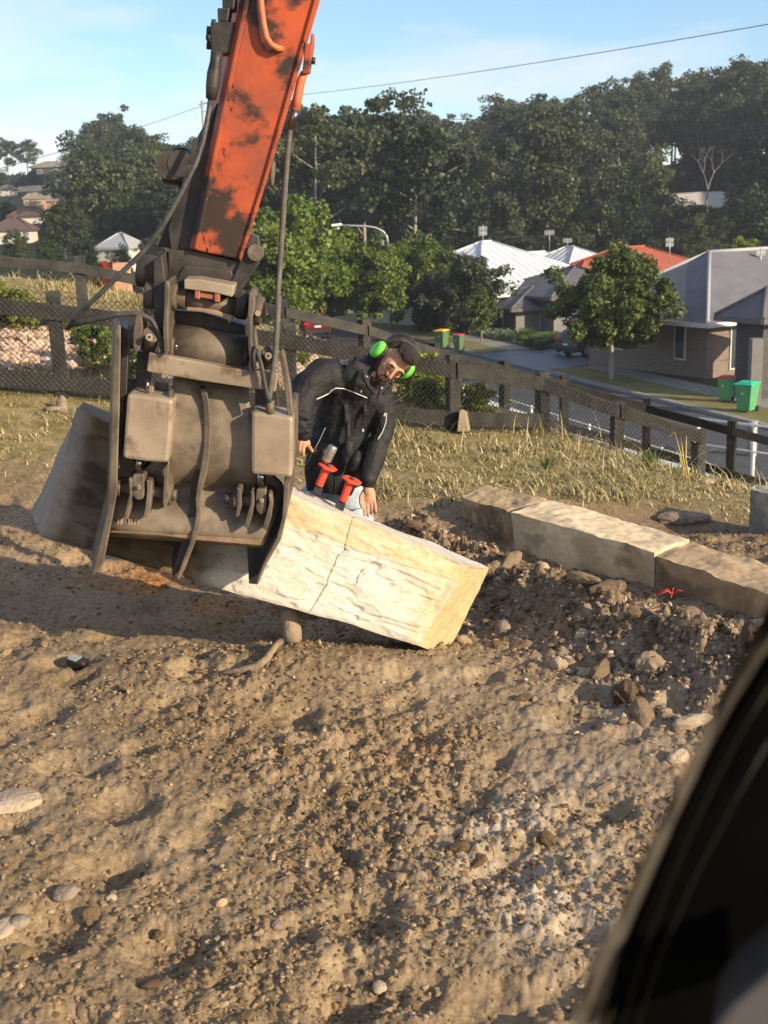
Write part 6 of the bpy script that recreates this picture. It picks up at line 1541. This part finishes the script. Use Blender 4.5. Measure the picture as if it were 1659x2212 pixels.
def make_tree(name, seed, H, r, base, nclump, nleaf, leaf, crad, leafm, barkm, kind='round', trunk=.18, flat=.7, lean=0):
    rng = np.random.RandomState(seed); rr = random.Random(seed)
    mb = MB(); top = Vector((lean * H, 0, H * .86))
    k1 = Vector((rr.uniform(-.05, .05) * H, rr.uniform(-.05, .05) * H, H * base * .8)) + Vector((lean * H * .4, 0, 0))
    mb.tube([(0, 0, -.6), (0, 0, 0), k1 * .5, k1, k1.lerp(top, .5), top], [trunk * 1.25, trunk, trunk * .85, trunk * .7, trunk * .4, trunk * .12], 9)
    cents = []; rads = []
    nl = max(7, nclump // 7)
    for k in range(nl):
        f = (k + .5) / nl; a = k * 2.4 + rr.uniform(-.4, .4); hb = H * (base * .75 + (.80 - base * .75) * f)
        if kind == 'gum': rad = r * (.55 + .45 * math.sin(math.pi * (f * .75 + .15))) * rr.uniform(.7, 1.05); up = H * .15 * rr.uniform(.5, 1.2)
        elif kind == 'cone': rad = r * (1.05 - .8 * f) * rr.uniform(.8, 1.05); up = H * .05
        else: rad = r * math.sqrt(max(.08, 1 - (2 * f * .93 - .85) ** 2)) * rr.uniform(.62, 1.18); up = H * .09 * rr.uniform(.2, 1.4)
        p0 = Vector((lean * hb, 0, hb)); tip = Vector((math.cos(a) * rad + lean * hb, math.sin(a) * rad, min(hb + up, H * .97)))
        mid = p0.lerp(tip, .5) + Vector((rr.uniform(-.06, .06) * r, rr.uniform(-.06, .06) * r, -.03 * H if kind == 'cone' else .01 * H))
        lr = trunk * .42 * (1 - .5 * f); mb.tube([p0 - Vector((0, 0, .02 * H)), mid, tip], [lr, lr * .6, lr * .2], 6)
        m_ = int(nclump / nl)
        for j in range(m_):
            u = rr.uniform(.35, 1.05); q = p0.lerp(tip, u) + Vector((rr.gauss(0, 1), rr.gauss(0, 1), rr.gauss(.15, .8))) * crad * (.7 if kind == 'gum' else .9)
            q.z = max(q.z, H * base * .55); cents.append(q[:]); rads.append(crad * rr.uniform(.55, 1.15))
            if kind == 'gum' and j % 2 == 0: mb.tube([mid, Vector(q)], [lr * .45, lr * .12], 4, False)
    for j in range(int(nclump * .12)):
        cents.append((lean * H * .8 + rr.gauss(0, 1) * crad * .6, rr.gauss(0, 1) * crad * .6, H * rr.uniform(.80, .90))); rads.append(crad * rr.uniform(.5, .9))
    V, F_ = leaf_cloud(np.array(cents), np.array(rads), nleaf, leaf, flat, rng)
    cm_ = np_mesh(name + '_crown', V, F_, leafm); 
    tm = bpy.data.meshes.new(name + '_trunk'); tm.from_pydata(mb.v, [], mb.f); tm.polygons.foreach_set('use_smooth', mb.sm); tm.materials.append(barkm); tm.update()
    return tm, cm_
def plant_tree(name, proto, loc, sc, rz, label, cat='tree', group=None, szz=None, crown='crown', trunk='trunk'):
    T = empty(name, loc, label, cat, group, rz); T.scale = (sc, sc, sc * (szz or 1))
    for nm, me in ((trunk, proto[0]), (crown, proto[1])):
        o = bpy.data.objects.new(nm, me); COL.objects.link(o); o.parent = T
    return T
# --- forest protos (unit height in metres)
gum = [make_tree('gum', 10 + k, 18, 5.6, .42, 70, 110, .40, 1.5, M['leaf_forest'] if k % 2 else M['leaf_olive'], M['bark_pale'], 'gum', .30, .62) for k in range(4)]
bushy = [make_tree('bushy', 30 + k, 13, 4.8, .12, 84, 100, .38, 1.4, M['leaf_forest'] if k != 1 else M['leaf_olive'], M['bark_dark'], 'round', .26, .8) for k in range(3)]
airy = [make_tree('airy', 50 + k, 20, 6.5, .5, 52, 85, .36, 1.5, M['leaf_olive'], M['bark_pale'], 'gum', .28, .5) for k in range(2)]
def cam_px(x, y, z):
    v = CM.transposed() @ Vector((x, y, z - CAM_H)); return 829.5 - v.x / v.z * FPX
def wood(px, py_base, d): 
    q = P(px, py_base, d); return (q.x, q.y, Hb(q.x, q.y))
rngf = random.Random(5)
nfor = 0; y = 100.0
HOUSE_XY = [(1530, 170, 15), (1232, 118, 9), (1150, 122, 8), (1362, 98, 11), (1275, 92, 8), (1028, 88, 14)]
HOUSE_XY = [(P(px, 500, d).x, d, r_) for px, d, r_ in HOUSE_XY]
while y < 275 and nfor < 285:
    sp = 8.2 + y * .010
    x = -.375 * y + rngf.uniform(0, sp)
    while x < .37 * y:
        a = x / y; yy = y + rngf.uniform(-3, 3); xx = x + rngf.uniform(-2.4, 2.4)
        start = 104 if a < .04 else 132
        if a > .24: start = 112
        ok = yy > start and not (.235 < a < .335 and yy < 166) and not (a < -.235 and yy < 345)
        if a < -.17 and yy < 150: ok = ok and rngf.random() < .6
        for hx, hy, hr in HOUSE_XY:
            if math.hypot(xx - hx, yy - hy) < hr or False: ok = False
        if ok:
            z = Hb(xx, yy) - (3.0 if a < -.12 else 0); lineh = yy > (215 - 20 * (a > .1))
            pr_ = rngf.choice(gum + airy) if ((lineh and rngf.random() < (.6 if a > .2 else .9)) or rngf.random() < .4) else rngf.choice(bushy + gum[:2])
            hs_ = rngf.uniform(.72, 1.08) * (1.05 if a > .22 else 1) 
            g_ = 'right' if a > .2 else ('centre' if a > -.03 else 'left')
            tall = pr_ in gum or pr_ in airy
            cp_ = cam_px(xx, yy, z + 8)
            where = next(w for lim, w in ((330, 'between the left houses and the arm'), (560, 'behind the orange arm'), (760, 'right of the hydraulic hose'), (950, 'above the street lamp'), (1130, 'above the white roof'), (1300, 'above the pale roofs'), (1450, 'above the red roof'), (9999, 'above the grey roof')) if cp_ < lim)
            hgt_ = 'on the skyline' if yy > 215 else ('halfway up the hill' if yy > 160 else 'low on the hill')
            lab = ('tall gum tree ' if tall else 'dense dark tree ') + hgt_ + ' ' + where
            plant_tree('gum_tree' if tall else 'forest_tree', pr_, (xx, yy, z - .3), hs_, rngf.uniform(0, 6.28), lab, 'tree', 'hill wood trees ' + hgt_ + ' ' + where + (', tall' if tall else ', low')); nfor += 1
        x += sp * rngf.uniform(.8, 1.2)
    y += sp * (.85 if y > 180 else 1.1)
# low trees in front of the hill house and on the open foot of the hill
for k, (px, py, d, sc_) in enumerate([(1390, 505, 148, .55), (1425, 512, 143, .5), (1462, 515, 146, .45), (1500, 520, 144, .5), (1540, 522, 140, .42), (1580, 520, 146, .5), (1620, 515, 142, .55), (1655, 510, 145, .6), (1350, 512, 138, .6), (1310, 518, 136, .6), (1230, 520, 136, .62), (1180, 522, 134, .6), (1130, 520, 132, .6), (1080, 520, 130, .62), (1450, 535, 118, .45), (1660, 530, 115, .5), (1610, 545, 108, .4), (1410, 545, 116, .4)]):
    q = P(px, py, d); plant_tree('forest_tree', bushy[k % 3], (q.x, q.y, min(q.z, Hb(q.x, q.y))), (sc_ + .12) * (.62 if 1380 < px < 1640 else 1), k, 'low dark tree at the foot of the hill behind the street roofs', 'tree', 'low trees behind the roofs')
print('forest', nfor)
# skyline gums at the left edge
for px, pb, d, h_, lab in ((18, 385, 300, .78, 'wispy gum tree on the left skyline, left one of two'), (62, 385, 300, .80, 'wispy gum tree on the left skyline beside the tan roof'), (-30, 385, 300, .8, 'wispy gum tree cut by the left edge of the skyline')):
    q = P(px, pb, d); plant_tree('gum_tree', gum[(px // 7) % 4], tuple(q), h_ * .72, px, lab, szz=.95)
# single trees between the street and the hill, placed by base, height in pixels
def tree_at(pxc, ptop, pbase, d, proto, H, label, name='tree', rz=None, cat='tree', zfix=None):
    b_ = P(pxc, pbase, d); h_px = (pbase - ptop); hgt = h_px / FPX * d * 1.0
    return plant_tree(name, proto, tuple(b_ if zfix is None else (b_.x, b_.y, zfix)), hgt / H, rz if rz is not None else random.uniform(0, 6), label, cat)
bushy_o = bushy[1]; 
tree_at(245, 352, 520, 135, make_tree('r1', 71, 13, 5.2, .10, 110, 80, .5, 1.3, M['leaf_olive'], M['bark_pale'], 'round', .25), 13, 'rounded olive gum tree rising left of the arm, highest of the near ones', 'gum_tree')
tree_at(140, 440, 555, 105, bushy[1], 13, 'rounded olive tree below the left hill houses', 'gum_tree')
tree_at(345, 385, 540, 128, gum[0], 18, 'gum with bare pale branches just left of the arm', 'gum_tree')
tree_at(395, 400, 560, 112, bushy[2], 13, 'olive tree directly behind the dark arm linkage', 'gum_tree')
tree_at(300, 430, 560, 120, bushy[0], 13, 'dark tree above the small pale roof', 'gum_tree')
tree_at(40, 500, 575, 85, bushy[1], 13, 'leafy green bush tree under the maroon roof at the left edge', 'tree')
tree_at(190, 520, 590, 80, bushy[0], 13, 'dark bush tree left of the small pale roofed house', 'tree')
tree_at(110, 520, 590, 80, bushy[2], 13, 'mid green bush tree behind the far fence, left', 'tree')
tree_at(330, 520, 600, 85, bushy[2], 13, 'bush tree right of the small pale roofed house', 'tree')
tree_at(268, 535, 600, 88, bushy[0], 13, 'low dark shrub in front of the small pale roofed house', 'shrub', cat='shrub')
tree_at(5, 372, 430, 245, bushy[0], 13, 'dark round tree between the left hill houses, left edge', 'tree')
tree_at(75, 370, 410, 262, bushy[2], 13, 'dark round tree left of the skyline house', 'tree')
tree_at(45, 375, 412, 265, bushy[1], 13, 'green round tree on the slope under the skyline gums', 'tree')
tree_at(170, 420, 450, 190, bushy[0], 13, 'dark tree right of the orange brick house', 'tree')
tree_at(165, 395, 440, 230, bushy[2], 13, 'dark tree beside the low roofs of the left hill', 'tree')
tree_at(15, 435, 480, 170, bushy[0], 13, 'dark tree left of the cream gabled house', 'tree')
tree_at(835, 350, 540, 150, make_tree('r2', 72, 13, 3.6, .12, 100, 80, .5, 1.2, M['leaf_olive'], M['bark_pale'], 'round', .2), 13, 'tall olive tree standing out in front of the dark wood, centre', 'gum_tree')
tree_at(695, 370, 500, 140, make_tree('r3', 73, 13, 5.6, .1, 110, 80, .5, 1.3, M['leaf_olive'], M['bark_pale'], 'cone', .22), 13, 'sloping crowned olive tree just right of the hydraulic hose', 'gum_tree')
tree_at(640, 430, 560, 120, bushy[1], 13, 'olive tree right behind the hydraulic hose', 'gum_tree')
tree_at(925, 440, 580, 130, bushy[2], 13, 'dark rounded tree behind the white roof, left', 'tree')
tree_at(1010, 420, 560, 135, bushy[0], 13, 'dark rounded tree behind the peak of the white roof', 'tree')
tree_at(1105, 495, 560, 120, bushy[1], 13, 'low olive tree behind the white roof ridge', 'tree')
tree_at(1500, 468, 560, 110, bushy[1], 13, 'yellowish green tree below the hill house', 'tree')
# street level trees
fig = [make_tree('fig', 90 + k, 7, 3.3, .22, 150, 105, .26, .72, M['leaf_green'], M['bark_dark'], 'round', .16, .85) for k in range(3)]
tree_at(640, 452, 705, 72, fig[0], 7, 'bright green dense tree right of the grab, left of the street tree row', 'street_tree', 1.0)
tree_at(590, 500, 720, 66, fig[1], 7, 'bright green tree partly behind the hydraulic hose', 'street_tree', 2.0)
tree_at(718, 510, 705, 77, fig[2], 7, 'green tree below the street lamp arm', 'street_tree', 3.0)
tree_at(560, 470, 700, 86, fig[0], 7, 'green tree showing between the arm and the hose', 'street_tree', 4.1)
plant_tree('street_tree', make_tree('fig3', 97, 7, 3.4, .28, 150, 105, .25, .70, M['leaf_green'], M['bark_dark'], 'round', .13, .85, lean=.10), tuple(P(798, 708, 73)), 178 / FPX * 73 / 7, .3, 'green street tree with a leaning forked trunk behind the man', 'tree')
tree_at(905, 522, 700, 82, fig[1], 7, 'green tree between the leaning street tree and the white roof', 'street_tree', 5.0)
dk = make_tree('dk', 120, 6, 3.0, .06, 150, 105, .20, .62, M['leaf_dark'], M['bark_dark'], 'round', .12, .9)
tree_at(1012, 552, 712, 74, dk, 6, 'dark bushy tree in front of the white roof house', 'tree', .5)
tree_at(945, 590, 715, 78, dk, 6, 'second dark bush left of the dark bushy tree', 'tree', 2.5)
tree_at(1040, 636, 725, 69, make_tree('sm', 121, 3, 1.2, .35, 60, 80, .14, .36, M['leaf_street'], M['bark_pale'], 'round', .05), 3, 'small young tree with a thin pale trunk beside the agaves', 'tree')
ST = make_tree('street', 137, 5.8, 2.6, .30, 150, 190, .15, .46, M['leaf_street'], M['bark_pale'], 'round', .135, .85, lean=.02)
b_ = G(1322, 820, z0 + .12); plant_tree('street_tree', ST, tuple(b_), 1.03, .9, 'round olive green street tree on the verge in front of the parked grey car', 'tree')
LM = make_tree('lime', 132, 2.4, 1.25, .10, 60, 80, .24, .38, M['leaf_lime'], M['bark_pale'], 'round', .05)
b_ = G(1412, 786, z0 + .12); plant_tree('shrub', LM, tuple(b_), 1.0, .4, 'lime green large leaved shrub right behind the street tree', 'shrub')
tree_at(1597, 518, 560, 78, LM, 2.4, 'bright yellow-green bush behind the grey roof ridge', 'shrub', cat='shrub')
b_ = P(232, 640, 42); plant_tree('shrub', make_tree('red', 133, 3.0, .9, .2, 50, 70, .12, .30, M['leaf_red'], M['bark_dark'], 'round', .04), tuple(b_), 76 / FPX * 42 / 3.0, .4, 'small red leaved tree behind the dry grass bank, left', 'shrub')
# --- blades: strap leaf tufts, agaves and grass
def tuft_mesh(name, n, h, spread, w, m, seed=0, curve=.5):
    rng = np.random.RandomState(seed); V = []; F_ = []
    for i in range(n):
        a = rng.rand() * 6.283; l = h * (.6 + .5 * rng.rand()); o = rng.rand() * spread * .18; out = spread * (.2 + .8 * rng.rand())
        side = np.array([-math.sin(a), math.cos(a), 0]) * w / 2 * (.7 + .6 * rng.rand()); b0 = np.array([math.cos(a) * o, math.sin(a) * o, 0]); k0 = len(V)
        for j, (u, ww) in enumerate(((0, .8), (.4, 1.0), (.75, .7), (1.0, .05))):
            p = b0 + np.array([math.cos(a), math.sin(a), 0]) * out * u ** 1.5 + np.array([0, 0, l * (u - curve * u * u * .8)])
            V += [p - side * ww, p + side * ww]
        F_ += [(k0 + 2 * j, k0 + 2 * j + 1, k0 + 2 * j + 3, k0 + 2 * j + 2) for j in range(3)]
    return np_mesh(name, np.array(V), np.array(F_), m)
tf_s = [tuft_mesh('tuft', 150, .85, .7, .035, M['leaf_strap'], k) for k in range(3)]
tf_a = [tuft_mesh('agave', 34, .55, .55, .10, M['leaf_agave'], k + 5, .25) for k in range(2)]
def plant(name, me, px, py, sc, label, z=None, cat='plant', group=None, base=None):
    q = base or G(px, py, z0 + .14 if z is None else z)
    o = link_mesh(name, me); o.location = q; o.scale = (sc, sc, sc); o.rotation_euler = (0, 0, random.uniform(0, 6)); tag(o, label, cat, group)
for i in range(15):
    u = random.random(); plant('strap_leaf_plant', tf_s[i % 3], 1128 + 80 * u, 748 + 14 * u - random.random() * 22, random.uniform(.9, 1.35), 'bright green strap leaf clump beside the driveway', group='strap leaf clumps along the driveway')
for i in range(14):
    u = (i + .5) / 14; plant('agave', tf_a[i % 2], 1030 + 98 * u, 722 + 12 * u + random.uniform(-7, 5), random.uniform(.75, 1.15), 'grey-green agave rosette behind the red lidded bin', group='agaves behind the two far bins')
for i in range(10):
    u = (i + .5) / 10; plant('agave', tf_a[i % 2], 1400 + 130 * u, 792 + 20 * u + random.uniform(-6, 6), random.uniform(.6, .9), 'grey-green agave in the bed before the grey roofed house', group='agaves before the grey house')
for i in range(12):
    u = (i + .5) / 12; plant('strap_leaf_plant', tf_s[i % 3], 1370 + 280 * u, 785 + 30 * u + random.uniform(-8, 8), random.uniform(.5, .85), 'dark strap leaf plant in the garden bed of the grey house', group='strap leaf plants before the grey house')
plant('ornamental_grass', tf_s[0], 1556, 808, 1.6, 'big rounded lime-green grass clump in front of the grey house')
plant('yucca', tf_a[0], 1108, 672, 1.9, 'spiky yucca against the cream wall of the white roofed house', z=z0 + 1.0)
for px, py, d, nm in ((1112, 520, 116, 'palm with drooping fronds behind the white roof ridge'), (1130, 528, 112, 'second palm head behind the white roof ridge, right one')):
    o = link_mesh('palm', tuft_mesh('palm', 60, 2.2, 3.0, .35, M['leaf_olive'], px, .9)); o.location = P(px, py + 8, d); tag(o, nm, 'palm')
# bare white limbed tree on the right
mb = MB(); b_ = P(1530, 470, 158)
def limb(p, dr, l, r_, k):
    q = p + dr * l; mb.tube([p, p.lerp(q, .5) + Vector((random.uniform(-.1, .1) * l, 0, 0)), q], [r_, r_ * .8, r_ * .6], 6, False)
    if k > 0:
        for s_ in (-1, 1): limb(q, (dr + Vector((s_ * random.uniform(.3, .7), random.uniform(-.3, .3), .1))).normalized(), l * .68, r_ * .6, k - 1)
limb(b_, Vector((-.05, 0, 1)), 3.6, .15, 4)
tag(mb.build('dead_gum_tree', M['bark_pale'], base=tuple(b_)), 'bare pale limbed gum tree above the hill house at the right', 'tree')
# shrubs of the rubble bed
sh_y = make_tree('shr', 140, .8, .45, .1, 46, 60, .055, .12, M['leaf_lime'], M['bark_dark'], 'round', .012)
sh_g = make_tree('shg', 141, .8, .45, .1, 46, 60, .05, .12, M['leaf_green'], M['bark_dark'], 'round', .012)
for px, py, s_, pr_, lab in ((25, 712, .62, sh_y, 'yellow-green shrub at the left edge behind the fence mesh'), (60, 705, .45, sh_y, 'smaller yellow-green shrub beside the left edge shrub'), (205, 800, .62, sh_g, 'leafy shrub in the rubble bed right of the left fence post'), (150, 720, .35, sh_y, 'little shrub behind the hose loop'),
                             (900, 880, .75, sh_y, 'green shrub just right of the man behind the fence'), (925, 905, .55, sh_g, 'second green shrub right of the man, nearer the post'), (950, 890, .5, sh_y, 'small shrub at the post right of the man'), (1030, 905, .5, sh_y, 'thin shrub right of the post with the timber offcut'), (300, 820, .4, sh_g, 'small shrub left of the grab behind the fence')):
    q = hit(px, py)
    if q is not None: plant_tree('shrub', pr_, tuple(q), s_, random.uniform(0, 6), lab, 'shrub')
fl = tuft_mesh('flax', 60, .42, .36, .016, M['leaf_lime'], 3)
for px, py, lab in ((655, 790, 'small strappy green plant behind the grab, left of the man'), (215, 775, 'strappy plant in the left rubble bed')):
    q = hit(px, py); o = link_mesh('strap_leaf_plant', fl); o.location = q; o.scale = (.8,) * 3; tag(o, lab, 'plant')
q = hit(693, 772); mb = MB()
for _ in range(30): mb.ell(q + Vector((random.gauss(0, .045), random.gauss(0, .03), .14 + random.gauss(0, .02))), (.018, .018, .012), seg=6, rings=4)
tag(mb.build('flower_bunch', mat('pink_red_petals', (.60, .10, .10), (.65, .35, .32), 30, .6), base=tuple(q)), 'clump of pink-red flowers behind the fence above the man\'s shoulder', 'flowers')
# grass on the site: straw and green blades
M['drygrass'] = islandmat('dry_grass_blades', [(0, (.13, .13, .035)), (.35, (.22, .20, .075)), (.6, (.38, .30, .15)), (1, (.55, .44, .27))], .8, .0)
def grass(name, n, region, h, label, m=None, clump=.9):
    rng = np.random.RandomState(len(name)); px = np.zeros(0); py = np.zeros(0)
    while len(px) < n:
        y = region[0] + (region[1] - region[0]) * rng.rand(n * 2) ** 1.3; x = rng.uniform(-.42, .40, n * 2) * y
        g_ = sstep(7.4, 9.2, y + .30 * (x + .5) * (x > -.5) + 1.2 * fbm(x * 1.5, y * 1.5, 61, 4))
        q = G(1440, 1130, -.15); g_ = g_ - 1.4 * np.exp(-(((x - q.x) / 1.15) ** 2 + ((y - q.y) / .7) ** 2))
        g_ = g_ * (1 - bedmask(x, y) * .93) * np.where((x < -1.0) & (y < 11), .30, 1.0)
        cl_ = fbm(x * 5, y * 5, 95, 3) + .5
        k = rng.rand(n * 2) < g_ * (1 - clump + clump * sstep(.35, .7, cl_)) + .0
        px = np.concatenate([px, x[k]]); py = np.concatenate([py, y[k]])
    px = px[:n]; py = py[:n]; z = Hn(px, py)
    a = rng.rand(n) * 6.283; hh = h * (.35 + .9 * rng.rand(n) ** 2) * (.6 + .9 * sstep(-.1, .3, fbm(px * 1.1, py * 1.1, 97, 3))); ln = hh * rng.uniform(.3, 2.4, n); w = .0035 + .003 * rng.rand(n)
    b0 = np.stack([px, py, z - .01], -1); dr = np.stack([np.cos(a), np.sin(a), 0 * a], -1); sd = np.stack([-np.sin(a), np.cos(a), 0 * a], -1) * w[:, None]
    mid = b0 + dr * (ln * .35)[:, None]; mid[:, 2] += hh * .65; tip = b0 + dr * ln[:, None]; tip[:, 2] += hh
    V = np.stack([b0 - sd, b0 + sd, mid + sd * .8, mid - sd * .8, tip], 1).reshape(-1, 3); k5 = np.arange(n)[:, None] * 5
    F_ = np.concatenate([k5 + np.array([0, 1, 2]), k5 + np.array([0, 2, 3]), k5 + np.array([3, 2, 4])])
    me = np_mesh(name, V, F_, m or M['drygrass'], sides=3); return tag(link_mesh(name, me), label, kind='stuff')
grass('dry_grass', 75000, (7.2, 19.5), .075, 'dry straw coloured grass with green patches behind the block and on the bank')
grass('tall_grass', 2600, (9.3, 18.5), .26, 'longer seeding grass stalks near the fence', clump=1.0)
for px, py, s_, lab in ((1330, 955, .9, 'tall tuft of yellow-green grass by the right fence post'), (1418, 1000, 1.0, 'green grass tuft at the right fence foot'), (1180, 1015, .6, 'dark green grass tuft in the dry grass'), (1400, 1010, .7, 'small green grass tuft close to the fence foot')):
    q = hit(px, py); o = link_mesh('grass_tuft', tuft_mesh('grass_tuft', 90, .38, .28, .007, M['leaf_strap'], int(px))); o.location = q; o.scale = (s_,) * 3; tag(o, lab, 'grass tuft')
q = hit(1500, 1012); mb = MB()
for _ in range(60):
    a = random.uniform(0, 6.28); mb.tube([q, q + Vector((math.cos(a) * .05, math.sin(a) * .05, random.uniform(.1, .2))), q + Vector((math.cos(a) * .12, math.sin(a) * .1, random.uniform(.15, .38)))], [.004, .003, .001], 4, False)
tag(mb.build('dead_shrub', mat('rusty_dead_leaves', (.22, .09, .045), (.32, .16, .08), 20, .8), base=tuple(q)), 'rusty brown dead shrub at the end of the wire mesh fence', 'shrub')
mb = MB()
for k in range(3):
    q1 = hit(1478 + k * 6, 1030 + k * 8); mb.tube([q1, q1 + Vector((-.04, 0, .22)), q1 + Vector((-.10 + .03 * k, 0, .42)), q1 + Vector((-.16 + .1 * k, 0, .36))], [.007, .006, .005, .002], 5)
tag(mb.build('yellow_reed', mat('yellow_stem', (.55, .42, .10), rough=.7), base=tuple(hit(1478, 1030))), 'bent yellow reeds left of the rusty dead shrub', 'reed')
q = hit(1372, 950)
# ------------------------------------------------------------------ air
mb = MB(); mb.box((0, 208, 36), (1130, 440, 90))
hm_ = bpy.data.materials.new('pale_air'); hm_.use_nodes = True; t_ = hm_.node_tree; t_.nodes.clear()
o_ = t_.nodes.new('ShaderNodeOutputMaterial'); v_ = t_.nodes.new('ShaderNodeVolumePrincipled'); v_.inputs['Density'].default_value = .00038; v_.inputs['Color'].default_value = (.80, .88, 1.0, 1); v_.inputs['Anisotropy'].default_value = .1
t_.links.new(v_.outputs[0], o_.inputs['Volume'])
tag(mb.build('haze', hm_), 'thin bluish air over the valley', kind='stuff')
